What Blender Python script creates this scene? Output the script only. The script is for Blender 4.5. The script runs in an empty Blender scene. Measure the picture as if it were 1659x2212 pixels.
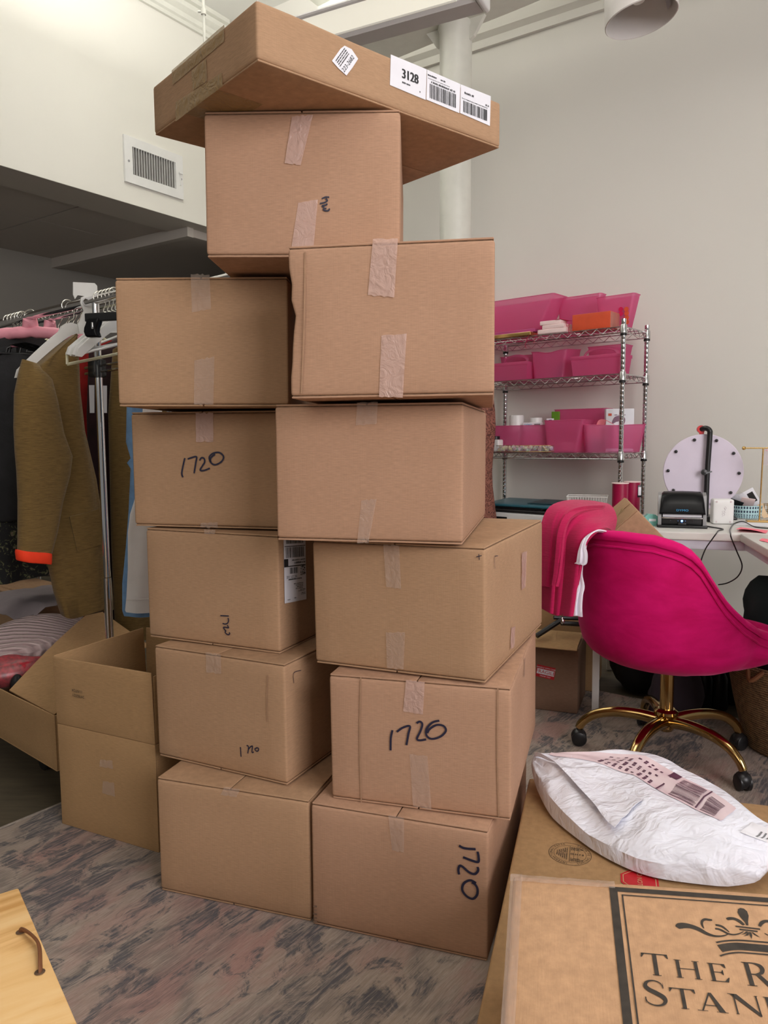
import bpy, bmesh, math, random
from mathutils import Matrix, Vector, noise
V = Vector
PI = math.pi
scene = bpy.context.scene
COL = scene.collection
random.seed(7)

# ------------------------------------------------------------------ camera, light, exposure
CAM_Z = 1.1
F_PX = 1636.4
PITCH, ROLL = math.radians(5.464), math.radians(-0.390)
_fw = V((0, math.cos(PITCH), -math.sin(PITCH)))
_up = V((0, math.sin(PITCH), math.cos(PITCH)))
_rt = V((1, 0, 0))
C_R = _rt * math.cos(ROLL) + _up * math.sin(ROLL)
C_U = -_rt * math.sin(ROLL) + _up * math.cos(ROLL)
cam_data = bpy.data.cameras.new('camera')
cam = bpy.data.objects.new('camera', cam_data)
COL.objects.link(cam)
cam_data.sensor_fit = 'VERTICAL'
cam_data.sensor_height = 24.0
cam_data.lens = F_PX / 2212 * 24.0
cam_data.clip_start = 0.05
cam.matrix_world = Matrix(((C_R.x, C_U.x, -_fw.x, 0), (C_R.y, C_U.y, -_fw.y, 0), (C_R.z, C_U.z, -_fw.z, CAM_Z), (0, 0, 0, 1)))
scene.camera = cam

world = bpy.data.worlds.new('world')
scene.world = world
world.use_nodes = True
bg = world.node_tree.nodes['Background']
bg.inputs[0].default_value = (1.0, 0.985, 0.95, 1)
bg.inputs[1].default_value = 0.20

def area(name, loc, target, sx, sy, power, color):
    d = bpy.data.lights.new(name, 'AREA')
    d.shape = 'RECTANGLE'
    d.size, d.size_y, d.energy, d.color = sx, sy, power, color
    o = bpy.data.objects.new(name, d)
    COL.objects.link(o)
    o.location = loc
    o.rotation_euler = (V(target) - V(loc)).to_track_quat('-Z', 'Y').to_euler()
    return o

area('window_daylight', (2.5, -1.9, 2.3), (0.1, 2.2, 0.9), 2.6, 2.2, 150, (1.0, 0.94, 0.95))
area('warm_area_side', (-1.5, -2.2, 2.6), (-0.2, 2.2, 0.9), 2.0, 1.8, 24, (1.0, 0.93, 0.80))  # weak warm area light for the yellowish ambient on this side
area('tube_uplight', (-0.75, 4.1, 3.55), (-0.75, 4.1, 5.0), 1.6, 0.25, 52, (1.0, 0.98, 0.93))
area('upward_fill_near', (0.9, 0.9, 3.6), (0.9, 0.9, 5.0), 1.6, 0.25, 55, (1.0, 0.97, 0.94))  # general fill added above the camera side, no tube fixture hangs there

scene.view_settings.view_transform = 'Standard'
scene.view_settings.look = 'None'
scene.view_settings.gamma = 1.0
scene.view_settings.use_curve_mapping = False
scene.view_settings.exposure = 0.0

# ------------------------------------------------------------------ measuring: where a sight line meets real planes
def ray(u, v):
    return (_fw * F_PX + C_R * (u - 829.5) - C_U * (v - 1106)).normalized()
EYE = V((0, 0, CAM_Z))
def at_z(u, v, z):
    d = ray(u, v)
    return EYE + d * ((z - CAM_Z) / d.z)
def at_y(u, v, y):
    d = ray(u, v)
    return EYE + d * (y / d.y)
def on(u, v, P, n):
    d = ray(u, v)
    return EYE + d * ((V(P) - EYE).dot(n) / d.dot(n))
def zoomed(x0, y0, k, pts):
    return [(x0 + a * k, y0 + b * k) for a, b in pts]

# ------------------------------------------------------------------ materials
def srgb(r, g, b):
    f = lambda c: (c / 255 / 12.92) if c / 255 <= 0.04045 else ((c / 255 + 0.055) / 1.055) ** 2.4
    return (f(r), f(g), f(b), 1)

class NT:
    def __init__(s, name):
        s.m = bpy.data.materials.new(name)
        s.m.use_nodes = True
        s.t = s.m.node_tree
        s.b = s.t.nodes['Principled BSDF']
        s.out = s.t.nodes['Material Output']
    def n(s, typ, **kw):
        x = s.t.nodes.new(typ)
        for k, v in kw.items():
            if k in x.inputs.keys():
                x.inputs[k].default_value = v
            else:
                setattr(x, k, v)
        return x
    def l(s, a, b):
        s.t.links.new(a, b)
    def coord(s, scale=(1, 1, 1), rot=(0, 0, 0), space='Object'):
        tc = s.n('ShaderNodeTexCoord')
        mp = s.n('ShaderNodeMapping')
        mp.inputs['Scale'].default_value = scale
        mp.inputs['Rotation'].default_value = rot
        s.l(tc.outputs[space], mp.inputs[0])
        return mp.outputs[0]
    def noise(s, vec, scale, detail=3, rough=0.5, dist=0.0):
        x = s.n('ShaderNodeTexNoise')
        x.inputs['Scale'].default_value = scale
        x.inputs['Detail'].default_value = detail
        x.inputs['Roughness'].default_value = rough
        x.inputs['Distortion'].default_value = dist
        s.l(vec, x.inputs['Vector'])
        return x.outputs[0]
    def ramp(s, fac, stops):
        x = s.n('ShaderNodeValToRGB')
        cr = x.color_ramp
        while len(cr.elements) < len(stops):
            cr.elements.new(0.5)
        for e, (p, c) in zip(cr.elements, stops):
            e.position, e.color = p, c
        s.l(fac, x.inputs[0])
        return x.outputs[0]
    def mix(s, fac, a, b, mode='MIX'):
        x = s.n('ShaderNodeMix', data_type='RGBA', blend_type=mode)
        for i, val in ((0, fac), (6, a), (7, b)):
            if hasattr(val, 'links') or hasattr(val, 'is_linked'):
                s.l(val, x.inputs[i])
            else:
                x.inputs[i].default_value = val
        return x.outputs[2]
    def bump(s, h, strength=0.2, dist=0.01):
        x = s.n('ShaderNodeBump')
        x.inputs['Strength'].default_value = strength
        x.inputs['Distance'].default_value = dist
        s.l(h, x.inputs['Height'])
        s.l(x.outputs[0], s.b.inputs['Normal'])
        return x
    def set(s, **kw):
        for k, v in kw.items():
            s.b.inputs[k.replace('_', ' ')].default_value = v
        return s

def plain(name, c, rough=0.5, metal=0.0, spec=0.5, var=0.06, vscale=18, bump=0.0, bscale=120, sheen=0.0, stretch=(1, 1, 1), coat=0.0):
    t = NT(name)
    t.set(Roughness=rough, Metallic=metal)
    t.b.inputs['Specular IOR Level'].default_value = spec
    if sheen:
        t.b.inputs['Sheen Weight'].default_value = sheen
        t.b.inputs['Sheen Roughness'].default_value = 0.4
    if coat:
        t.b.inputs['Coat Weight'].default_value = coat
    vec = t.coord(stretch)
    n = t.noise(vec, vscale, 4)
    lo = tuple(x * (1 - var) for x in c[:3]) + (1,)
    hi = tuple(min(1, x * (1 + var)) for x in c[:3]) + (1,)
    t.l(t.ramp(n, [(0.3, lo), (0.7, hi)]), t.b.inputs['Base Color'])
    if bump:
        t.bump(t.noise(vec, bscale, 3), bump, 0.004)
    return t.m

def cardboard(name, c):
    t = NT(name)
    t.set(Roughness=0.78)
    t.b.inputs['Specular IOR Level'].default_value = 0.25
    vec = t.coord((6, 6, 60))
    fine = t.noise(vec, 9, 5, 0.6)
    vec2 = t.coord((1, 1, 1))
    big = t.noise(vec2, 4.5, 3)
    fl = t.noise(t.coord((90, 8, 3)), 5, 2)
    lo = tuple(x * 0.86 for x in c[:3]) + (1,)
    hi = tuple(min(1, x * 1.10) for x in c[:3]) + (1,)
    a = t.ramp(fine, [(0.3, lo), (0.72, hi)])
    b = t.ramp(big, [(0.35, (0.93, 0.92, 0.90, 1)), (0.7, (1, 1, 1, 1))])
    cc = t.mix(1.0, a, b, 'MULTIPLY')
    speck = t.ramp(t.noise(vec2, 260, 2), [(0.0, (1, 1, 1, 1)), (0.70, (1, 1, 1, 1)), (0.78, (0.80, 0.76, 0.72, 1))])
    t.l(t.mix(0.5, cc, speck, 'MULTIPLY'), t.b.inputs['Base Color'])
    add = t.n('ShaderNodeMath', operation='ADD')
    t.l(fine, add.inputs[0]); t.l(fl, add.inputs[1])
    t.bump(add.outputs[0], 0.12, 0.003)
    return t.m

M = {}
M['kraft'] = cardboard('kraft_board', (0.455, 0.283, 0.168, 1))
M['kraft_red'] = cardboard('kraft_board_reddish', (0.485, 0.292, 0.190, 1))
M['kraft_yellow'] = cardboard('kraft_board_yellowish', (0.430, 0.265, 0.130, 1))
M['kraft_pale'] = cardboard('kraft_board_pale', (0.60, 0.362, 0.205, 1))
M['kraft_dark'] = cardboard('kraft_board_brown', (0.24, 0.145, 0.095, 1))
M['raw_edge'] = plain('raw_corrugated_edge', (0.13, 0.075, 0.04, 1), 0.9, var=0.4, vscale=90)
M['crease'] = plain('creased_kraft', (0.38, 0.225, 0.135, 1), 0.8, var=0.12, vscale=40)
M['smudge'] = plain('smudged_ink', (0.22, 0.135, 0.09, 1), 0.8, var=0.3, vscale=90)
M['ink'] = plain('marker_ink', (0.018, 0.018, 0.045, 1), 0.45)
M['print'] = plain('printed_ink', (0.045, 0.036, 0.028, 1), 0.7, var=0.25, vscale=60)
M['stamp'] = plain('stamp_ink', (0.06, 0.045, 0.03, 1), 0.8)
M['paper'] = plain('white_paper', srgb(232, 232, 238), 0.65, var=0.02)
M['label_black'] = plain('label_black_ink', (0.02, 0.02, 0.022, 1), 0.6)
M['label_grey'] = plain('label_grey_ink', (0.18, 0.18, 0.19, 1), 0.6)
M['red_ink'] = plain('red_label', srgb(190, 30, 40), 0.5)
M['white'] = plain('white_plastic', srgb(228, 228, 226), 0.35, var=0.02)
M['white_wood'] = plain('white_painted_wood', srgb(232, 232, 230), 0.35, var=0.02)
M['chrome'] = plain('chrome', (0.72, 0.72, 0.73, 1), 0.10, 1.0, var=0.03)
M['wire_steel'] = plain('zinc_wire', (0.62, 0.62, 0.62, 1), 0.24, 1.0, var=0.05)
M['hook'] = plain('hook_wire', (0.66, 0.65, 0.58, 1), 0.25, 1.0, var=0.03)
M['black'] = plain('black_plastic', (0.012, 0.012, 0.013, 1), 0.35)
M['black_gloss'] = plain('black_gloss_plastic', (0.008, 0.008, 0.009, 1), 0.22, spec=0.14)
M['grey_plastic'] = plain('silver_plastic', (0.32, 0.32, 0.33, 1), 0.3, 0.3)
M['gold'] = plain('gold_metal', (0.50, 0.34, 0.14, 1), 0.13, 1.0, var=0.05)
M['brass'] = plain('brass_rod', (0.66, 0.43, 0.16, 1), 0.25, 1.0, var=0.05)
M['black_cloth'] = plain('black_cloth', (0.010, 0.010, 0.012, 1), 0.85, var=0.3, bump=0.3)
M['bag_black'] = plain('black_nylon', (0.006, 0.006, 0.007, 1), 0.6, var=0.3)
M['teal'] = plain('teal_plastic', srgb(45, 100, 115), 0.35)
M['teal_pale'] = plain('pale_teal_plastic', srgb(120, 185, 175), 0.3)
M['orange'] = plain('orange_board', srgb(216, 84, 50), 0.4)
M['burgundy'] = plain('burgundy_ribbon', srgb(150, 12, 62), 0.35, var=0.15, vscale=60, stretch=(1, 1, 20))
M['lilac'] = plain('lilac_panel', srgb(214, 204, 220), 0.35, var=0.02)
M['red_plastic'] = plain('red_plastic', srgb(205, 30, 36), 0.3)
M['pink_paper'] = plain('pink_note', srgb(255, 120, 140), 0.6)
M['pink_ribbon'] = plain('magenta_ribbon', srgb(205, 10, 80), 0.35)
M['blush'] = plain('blush_board', srgb(240, 214, 212), 0.55, var=0.03)
M['pink_soft'] = plain('pink_satin', srgb(240, 160, 176), 0.45, var=0.08)
M['cream'] = plain('cream_plastic', srgb(228, 224, 190), 0.35)
M['green'] = plain('green_packet', srgb(96, 146, 32), 0.5)
M['desk'] = plain('white_laminate', srgb(214, 212, 208), 0.45, var=0.05, stretch=(1, 12, 1))
M['desk_edge'] = plain('white_laminate_edge', srgb(206, 206, 220), 0.45, var=0.02)
M['paint_white'] = plain('white_gloss_paint', srgb(224, 224, 214), 0.3, var=0.03, bump=0.25, bscale=14)
M['denim'] = plain('pale_denim', srgb(112, 150, 192), 0.85, var=0.12, vscale=40, bump=0.2)
M['white_cloth'] = plain('white_cotton', srgb(230, 226, 226), 0.85, var=0.04, bump=0.15)
M['shirt'] = plain('white_shirt_cotton', srgb(238, 234, 246), 0.8, var=0.03, bump=0.15)
M['red_wool'] = plain('dark_red_wool', srgb(140, 18, 14), 0.95, var=0.25, bump=0.5)
M['burgundy_cloth'] = plain('dark_burgundy_cloth', (0.02, 0.004, 0.006, 1), 0.9, var=0.3)
M['cuff'] = plain('red_orange_cuff', srgb(250, 62, 22), 0.8)
M['brown_lace'] = None
M['screw'] = plain('dark_screw', (0.03, 0.03, 0.03, 1), 0.4, 0.6)

def wool(name, c, lo_k=0.68, hi_k=1.22):
    t = NT(name)
    t.set(Roughness=0.95)
    t.b.inputs['Specular IOR Level'].default_value = 0.1
    t.b.inputs['Sheen Weight'].default_value = 0.15
    vec = t.coord((14, 14, 150))
    n = t.noise(vec, 2.5, 5, 0.65)
    lo = tuple(x * lo_k for x in c[:3]) + (1,)
    hi = tuple(x * hi_k for x in c[:3]) + (1,)
    t.l(t.ramp(n, [(0.3, lo), (0.7, hi)]), t.b.inputs['Base Color'])
    t.bump(n, 0.4, 0.004)
    return t.m
M['olive_wool'] = wool('olive_boiled_wool', (0.19, 0.120, 0.042, 1))
M['pink_knit'] = wool('hot_pink_knit', (0.52, 0.016, 0.095, 1), 0.90, 1.08)

def velvet():
    t = NT('magenta_velvet')
    t.set(Roughness=0.75)
    t.b.inputs['Specular IOR Level'].default_value = 0.15
    t.b.inputs['Sheen Weight'].default_value = 0.35
    t.b.inputs['Sheen Roughness'].default_value = 0.35
    t.b.inputs['Sheen Tint'].default_value = (1.0, 0.25, 0.5, 1)
    vec = t.coord((1, 1, 2.2))
    n = t.noise(vec, 5.5, 6, 0.6, 0.4)
    t.l(t.ramp(n, [(0.30, (0.50, 0.001, 0.090, 1)), (0.62, (0.70, 0.006, 0.165, 1))]), t.b.inputs['Base Color'])
    t.bump(t.noise(vec, 400, 2), 0.1, 0.002)
    return t.m
M['velvet'] = velvet()

def translucent(name, c, clear=0.22):
    t = NT(name)
    d = t.n('ShaderNodeBsdfDiffuse'); d.inputs[0].default_value = c
    tr = t.n('ShaderNodeBsdfTranslucent'); tr.inputs[0].default_value = c
    tp = t.n('ShaderNodeBsdfTransparent'); tp.inputs[0].default_value = (c[0] ** 0.14, c[1] ** 0.14, c[2] ** 0.14, 1)
    gl = t.n('ShaderNodeBsdfGlossy'); gl.inputs['Roughness'].default_value = 0.3
    m1 = t.n('ShaderNodeMixShader'); m1.inputs[0].default_value = 0.5
    t.l(d.outputs[0], m1.inputs[1]); t.l(tr.outputs[0], m1.inputs[2])
    m2 = t.n('ShaderNodeMixShader'); m2.inputs[0].default_value = clear
    t.l(m1.outputs[0], m2.inputs[1]); t.l(tp.outputs[0], m2.inputs[2])
    m3 = t.n('ShaderNodeMixShader'); m3.inputs[0].default_value = 0.05
    t.l(m2.outputs[0], m3.inputs[1]); t.l(gl.outputs[0], m3.inputs[2])
    t.l(m3.outputs[0], t.out.inputs['Surface'])
    return t.m
M['pink_bin'] = translucent('frosted_pink_plastic', (0.88, 0.20, 0.44, 1), 0.52)
M['clear_plastic'] = translucent('clear_plastic', (0.85, 0.86, 0.88, 1), 0.90)
M['smoke_plastic'] = translucent('smoky_plastic', (0.05, 0.055, 0.055, 1), 0.45)
M['pale_sheet'] = translucent('frosted_sheet', (0.82, 0.76, 0.79, 1), 0.45)

def tape(name, tint, see, rough=0.22):
    t = NT(name)
    tp = t.n('ShaderNodeBsdfTransparent'); tp.inputs[0].default_value = (0.97, 0.95, 0.93, 1)
    t.set(Roughness=rough)
    t.b.inputs['Base Color'].default_value = tint
    vec = t.coord((1, 1, 1))
    n = t.noise(vec, 34, 3, 0.5, 2.2)
    t.bump(n, 0.7, 0.006)
    m = t.n('ShaderNodeMixShader')
    m.inputs[0].default_value = 1 - see
    t.l(tp.outputs[0], m.inputs[1]); t.l(t.b.outputs[0], m.inputs[2])
    t.l(m.outputs[0], t.out.inputs['Surface'])
    return t.m
M['tape'] = tape('clear_packing_tape', (0.72, 0.58, 0.49, 1), 0.72, 0.16)
M['tape_pink'] = tape('milky_packing_tape', (0.68, 0.47, 0.40, 1), 0.38, 0.25)
M['tape_brown'] = tape('brown_packing_tape', (0.40, 0.26, 0.11, 1), 0.25, 0.35)

def poly_bag():
    t = NT('white_poly_film')
    t.set(Roughness=0.34)
    t.b.inputs['Base Color'].default_value = srgb(234, 236, 247)
    t.b.inputs['Subsurface Weight'].default_value = 0.0
    vec = t.coord((1, 1.6, 1), (0, 0, 0.6))
    a = t.noise(vec, 9, 3, 0.5, 1.2)
    b = t.noise(vec, 24, 2, 0.5, 1.6)
    add = t.n('ShaderNodeMath', operation='MULTIPLY_ADD')
    add.inputs[1].default_value = 0.35
    t.l(b, add.inputs[0]); t.l(a, add.inputs[2])
    t.bump(add.outputs[0], 0.5, 0.025)
    return t.m
M['poly'] = poly_bag()

def wood():
    t = NT('pine_board')
    t.set(Roughness=0.5)
    vec = t.coord((9, 1.1, 9), (0, 0, 0.12))
    n = t.noise(vec, 2.0, 4, 0.55, 1.0)
    t.l(t.ramp(n, [(0.36, srgb(214, 160, 92)), (0.5, srgb(240, 196, 132)), (0.66, srgb(246, 208, 150))]), t.b.inputs['Base Color'])
    return t.m
M['pine'] = wood()
M['leather'] = plain('brown_leather', srgb(122, 78, 48), 0.6, var=0.15)

def wicker():
    t = NT('woven_wicker')
    t.set(Roughness=0.7)
    w = t.n('ShaderNodeTexWave', wave_type='BANDS', bands_direction='Z')
    w.inputs['Scale'].default_value = 38; w.inputs['Distortion'].default_value = 3.0
    w.inputs['Detail Scale'].default_value = 6.0
    vec = t.coord()
    t.l(vec, w.inputs['Vector'])
    n = t.noise(vec, 60, 3)
    c = t.ramp(w.outputs[1], [(0.15, srgb(84, 58, 36)), (0.6, srgb(178, 140, 98))])
    t.l(t.mix(0.4, c, t.ramp(n, [(0.3, srgb(96, 70, 44)), (0.7, srgb(196, 158, 114))])), t.b.inputs['Base Color'])
    t.bump(w.outputs[1], 0.9, 0.01)
    return t.m
M['wicker'] = wicker()

def knit_rib():
    t = NT('ribbed_cream_knit')
    t.set(Roughness=0.95)
    t.b.inputs['Base Color'].default_value = srgb(206, 182, 180)
    w = t.n('ShaderNodeTexWave', wave_type='BANDS', bands_direction='Y')
    w.inputs['Scale'].default_value = 26; w.inputs['Distortion'].default_value = 0.6
    t.l(t.coord(), w.inputs['Vector'])
    t.l(t.ramp(w.outputs[1], [(0.05, srgb(176, 154, 153)), (0.4, srgb(206, 184, 182))]), t.b.inputs['Base Color'])
    t.bump(w.outputs[1], 1.0, 0.012)
    return t.m
M['rib_knit'] = knit_rib()

def floral():
    t = NT('black_floral_print')
    t.set(Roughness=0.85)
    vec = t.coord((1, 1, 1))
    v = t.n('ShaderNodeTexVoronoi'); v.inputs['Scale'].default_value = 26
    t.l(vec, v.inputs['Vector'])
    n = t.noise(vec, 45, 3, 0.6, 1.5)
    c = t.ramp(n, [(0.56, (0.004, 0.004, 0.005, 1)), (0.64, srgb(92, 98, 62)), (0.75, srgb(120, 72, 100))])
    t.l(c, t.b.inputs['Base Color'])
    return t.m
M['floral'] = floral()

def lace():
    t = NT('brown_scroll_brocade')
    t.set(Roughness=0.9)
    n = t.noise(t.coord(), 16, 2, 0.4, 3.5)
    t.l(t.ramp(n, [(0.40, srgb(150, 96, 80)), (0.48, srgb(80, 46, 38)), (0.54, srgb(158, 102, 86))]), t.b.inputs['Base Color'])
    t.bump(n, 0.6, 0.01)
    return t.m
M['brown_lace'] = lace()

def dots():
    t = NT('pale_blue_polka_dot')
    t.set(Roughness=0.4)
    tc = t.n('ShaderNodeTexCoord'); mp = t.n('ShaderNodeMapping')
    t.l(tc.outputs['UV'], mp.inputs[0])
    mp.inputs['Scale'].default_value = (34, 18, 1)
    v = t.n('ShaderNodeTexVoronoi'); v.voronoi_dimensions = '2D'; v.inputs['Scale'].default_value = 1.0; v.inputs['Randomness'].default_value = 0.05
    t.l(mp.outputs[0], v.inputs['Vector'])
    t.l(t.ramp(v.outputs['Distance'], [(0.29, srgb(30, 50, 78)), (0.33, srgb(182, 216, 222))]), t.b.inputs['Base Color'])
    return t.m
M['dots'] = dots()

def sweet():
    t = NT('wrapped_candy')
    t.set(Roughness=0.3)
    v = t.n('ShaderNodeTexVoronoi'); v.inputs['Scale'].default_value = 60
    t.l(t.coord(), v.inputs['Vector'])
    hs = t.n('ShaderNodeHueSaturation'); hs.inputs['Saturation'].default_value = 0.6
    t.l(v.outputs['Color'], hs.inputs['Color'])
    t.l(t.mix(0.45, hs.outputs[0], srgb(226, 196, 170)), t.b.inputs['Base Color'])
    return t.m
M['candy'] = sweet()

def emit(name, c, k):
    t = NT(name)
    t.b.inputs['Base Color'].default_value = c
    t.b.inputs['Emission Color'].default_value = c
    t.b.inputs['Emission Strength'].default_value = k
    return t.m
M['blue_led'] = emit('blue_led', (0.15, 0.35, 1.0, 1), 6.0)
M['logo_blue'] = plain('blue_lettering', srgb(40, 150, 210), 0.4)

def wall_paint(name, c, bump=0.04):
    t = NT(name)
    t.set(Roughness=0.72)
    t.b.inputs['Specular IOR Level'].default_value = 0.3
    vec = t.coord()
    n = t.noise(vec, 1.3, 4)
    lo = tuple(x * 0.965 for x in c[:3]) + (1,)
    t.l(t.ramp(n, [(0.3, lo), (0.7, c)]), t.b.inputs['Base Color'])
    t.bump(t.noise(vec, 60, 3), bump, 0.004)
    return t.m
M['wall'] = wall_paint('painted_wall', (0.77, 0.75, 0.695, 1))
M['wall_grey'] = wall_paint('dark_grey_wall', (0.34, 0.325, 0.29, 1))  # walls under and behind the low ceiling, darker grey than the others
M['wall_upper'] = wall_paint('painted_bulkhead', (0.78, 0.765, 0.70, 1))
M['ceiling'] = wall_paint('painted_ceiling', (0.80, 0.80, 0.76, 1))
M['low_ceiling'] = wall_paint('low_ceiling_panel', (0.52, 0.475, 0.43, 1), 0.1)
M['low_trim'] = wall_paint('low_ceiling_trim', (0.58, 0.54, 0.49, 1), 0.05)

def floor_mat():
    t = NT('dark_floor')
    t.set(Roughness=0.6)
    vec = t.coord((2, 14, 1), (0, 0, 0.9))
    n = t.noise(vec, 3, 5, 0.6)
    t.l(t.ramp(n, [(0.3, (0.055, 0.045, 0.028, 1)), (0.7, (0.10, 0.080, 0.048, 1))]), t.b.inputs['Base Color'])
    return t.m
M['floor'] = floor_mat()

RUG_DIR = math.atan2(0.80, 0.60)
def rug_mat():
    t = NT('distressed_oriental_rug')
    t.set(Roughness=0.95)
    t.b.inputs['Specular IOR Level'].default_value = 0.1
    # streaks run along local x; blotches are broken up by the streaks
    streak = t.noise(t.coord((13.0, 150, 1)), 1.0, 4, 0.7)
    streak2 = t.noise(t.coord((30.0, 420, 1)), 1.0, 2, 0.6)
    vec = t.coord((0.75, 1.35, 1))
    warp = t.n('ShaderNodeVectorMath', operation='SCALE')
    vn = t.n('ShaderNodeTexNoise'); vn.inputs['Scale'].default_value = 7
    t.l(vec, vn.inputs['Vector']); t.l(vn.outputs[1], warp.inputs[0]); warp.inputs['Scale'].default_value = 0.16
    va = t.n('ShaderNodeVectorMath', operation='ADD')
    t.l(vec, va.inputs[0]); t.l(warp.outputs[0], va.inputs[1])
    vor = t.n('ShaderNodeTexVoronoi', feature='DISTANCE_TO_EDGE'); vor.inputs['Scale'].default_value = 4.2
    t.l(va.outputs[0], vor.inputs['Vector'])
    motif = t.ramp(vor.outputs[0], [(0.02, (1, 1, 1, 1)), (0.11, (0, 0, 0, 1))])
    blot = t.ramp(t.noise(va.outputs[0], 7.0, 8, 0.72, 0.5), [(0.505, (0, 0, 0, 1)), (0.56, (1, 1, 1, 1))])
    pinkf = t.ramp(t.noise(va.outputs[0], 3.1, 4, 0.6, 0.3), [(0.50, (0, 0, 0, 1)), (0.66, (1, 1, 1, 1))])
    base = t.ramp(streak, [(0.30, (0.32, 0.262, 0.215, 1)), (0.52, (0.385, 0.318, 0.268, 1)), (0.74, (0.45, 0.378, 0.325, 1))])
    c = t.mix(pinkf, base, t.mix(0.62, base, (0.40, 0.215, 0.195, 1)))
    brk = t.ramp(streak, [(0.44, (1, 1, 1, 1)), (0.64, (0.22, 0.22, 0.22, 1))])
    f1 = t.mix(1.0, blot, brk, 'MULTIPLY')
    f2 = t.mix(1.0, motif, brk, 'MULTIPLY')
    c = t.mix(f1, c, (0.125, 0.122, 0.130, 1))
    f2s = t.mix(0.40, (0, 0, 0, 1), f2)
    c = t.mix(f2s, c, (0.10, 0.098, 0.105, 1))
    c = t.mix(0.55, c, t.ramp(streak2, [(0.32, (0.70, 0.70, 0.71, 1)), (0.66, (1.12, 1.10, 1.08, 1))]), 'MULTIPLY')
    t.l(c, t.b.inputs['Base Color'])
    t.bump(streak2, 0.5, 0.004)
    return t.m
M['rug'] = rug_mat()
# ------------------------------------------------------------------ mesh builder
def smooth_path(pts, n=6):
    P = [V(p) for p in pts]
    out = []
    for i in range(len(P) - 1):
        p0, p1, p2, p3 = P[max(i - 1, 0)], P[i], P[i + 1], P[min(i + 2, len(P) - 1)]
        for k in range(n):
            t = k / n
            out.append(0.5 * ((2 * p1) + (p2 - p0) * t + (2 * p0 - 5 * p1 + 4 * p2 - p3) * t * t + (3 * p1 - p0 - 3 * p2 + p3) * t ** 3))
    out.append(P[-1])
    return out

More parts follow.
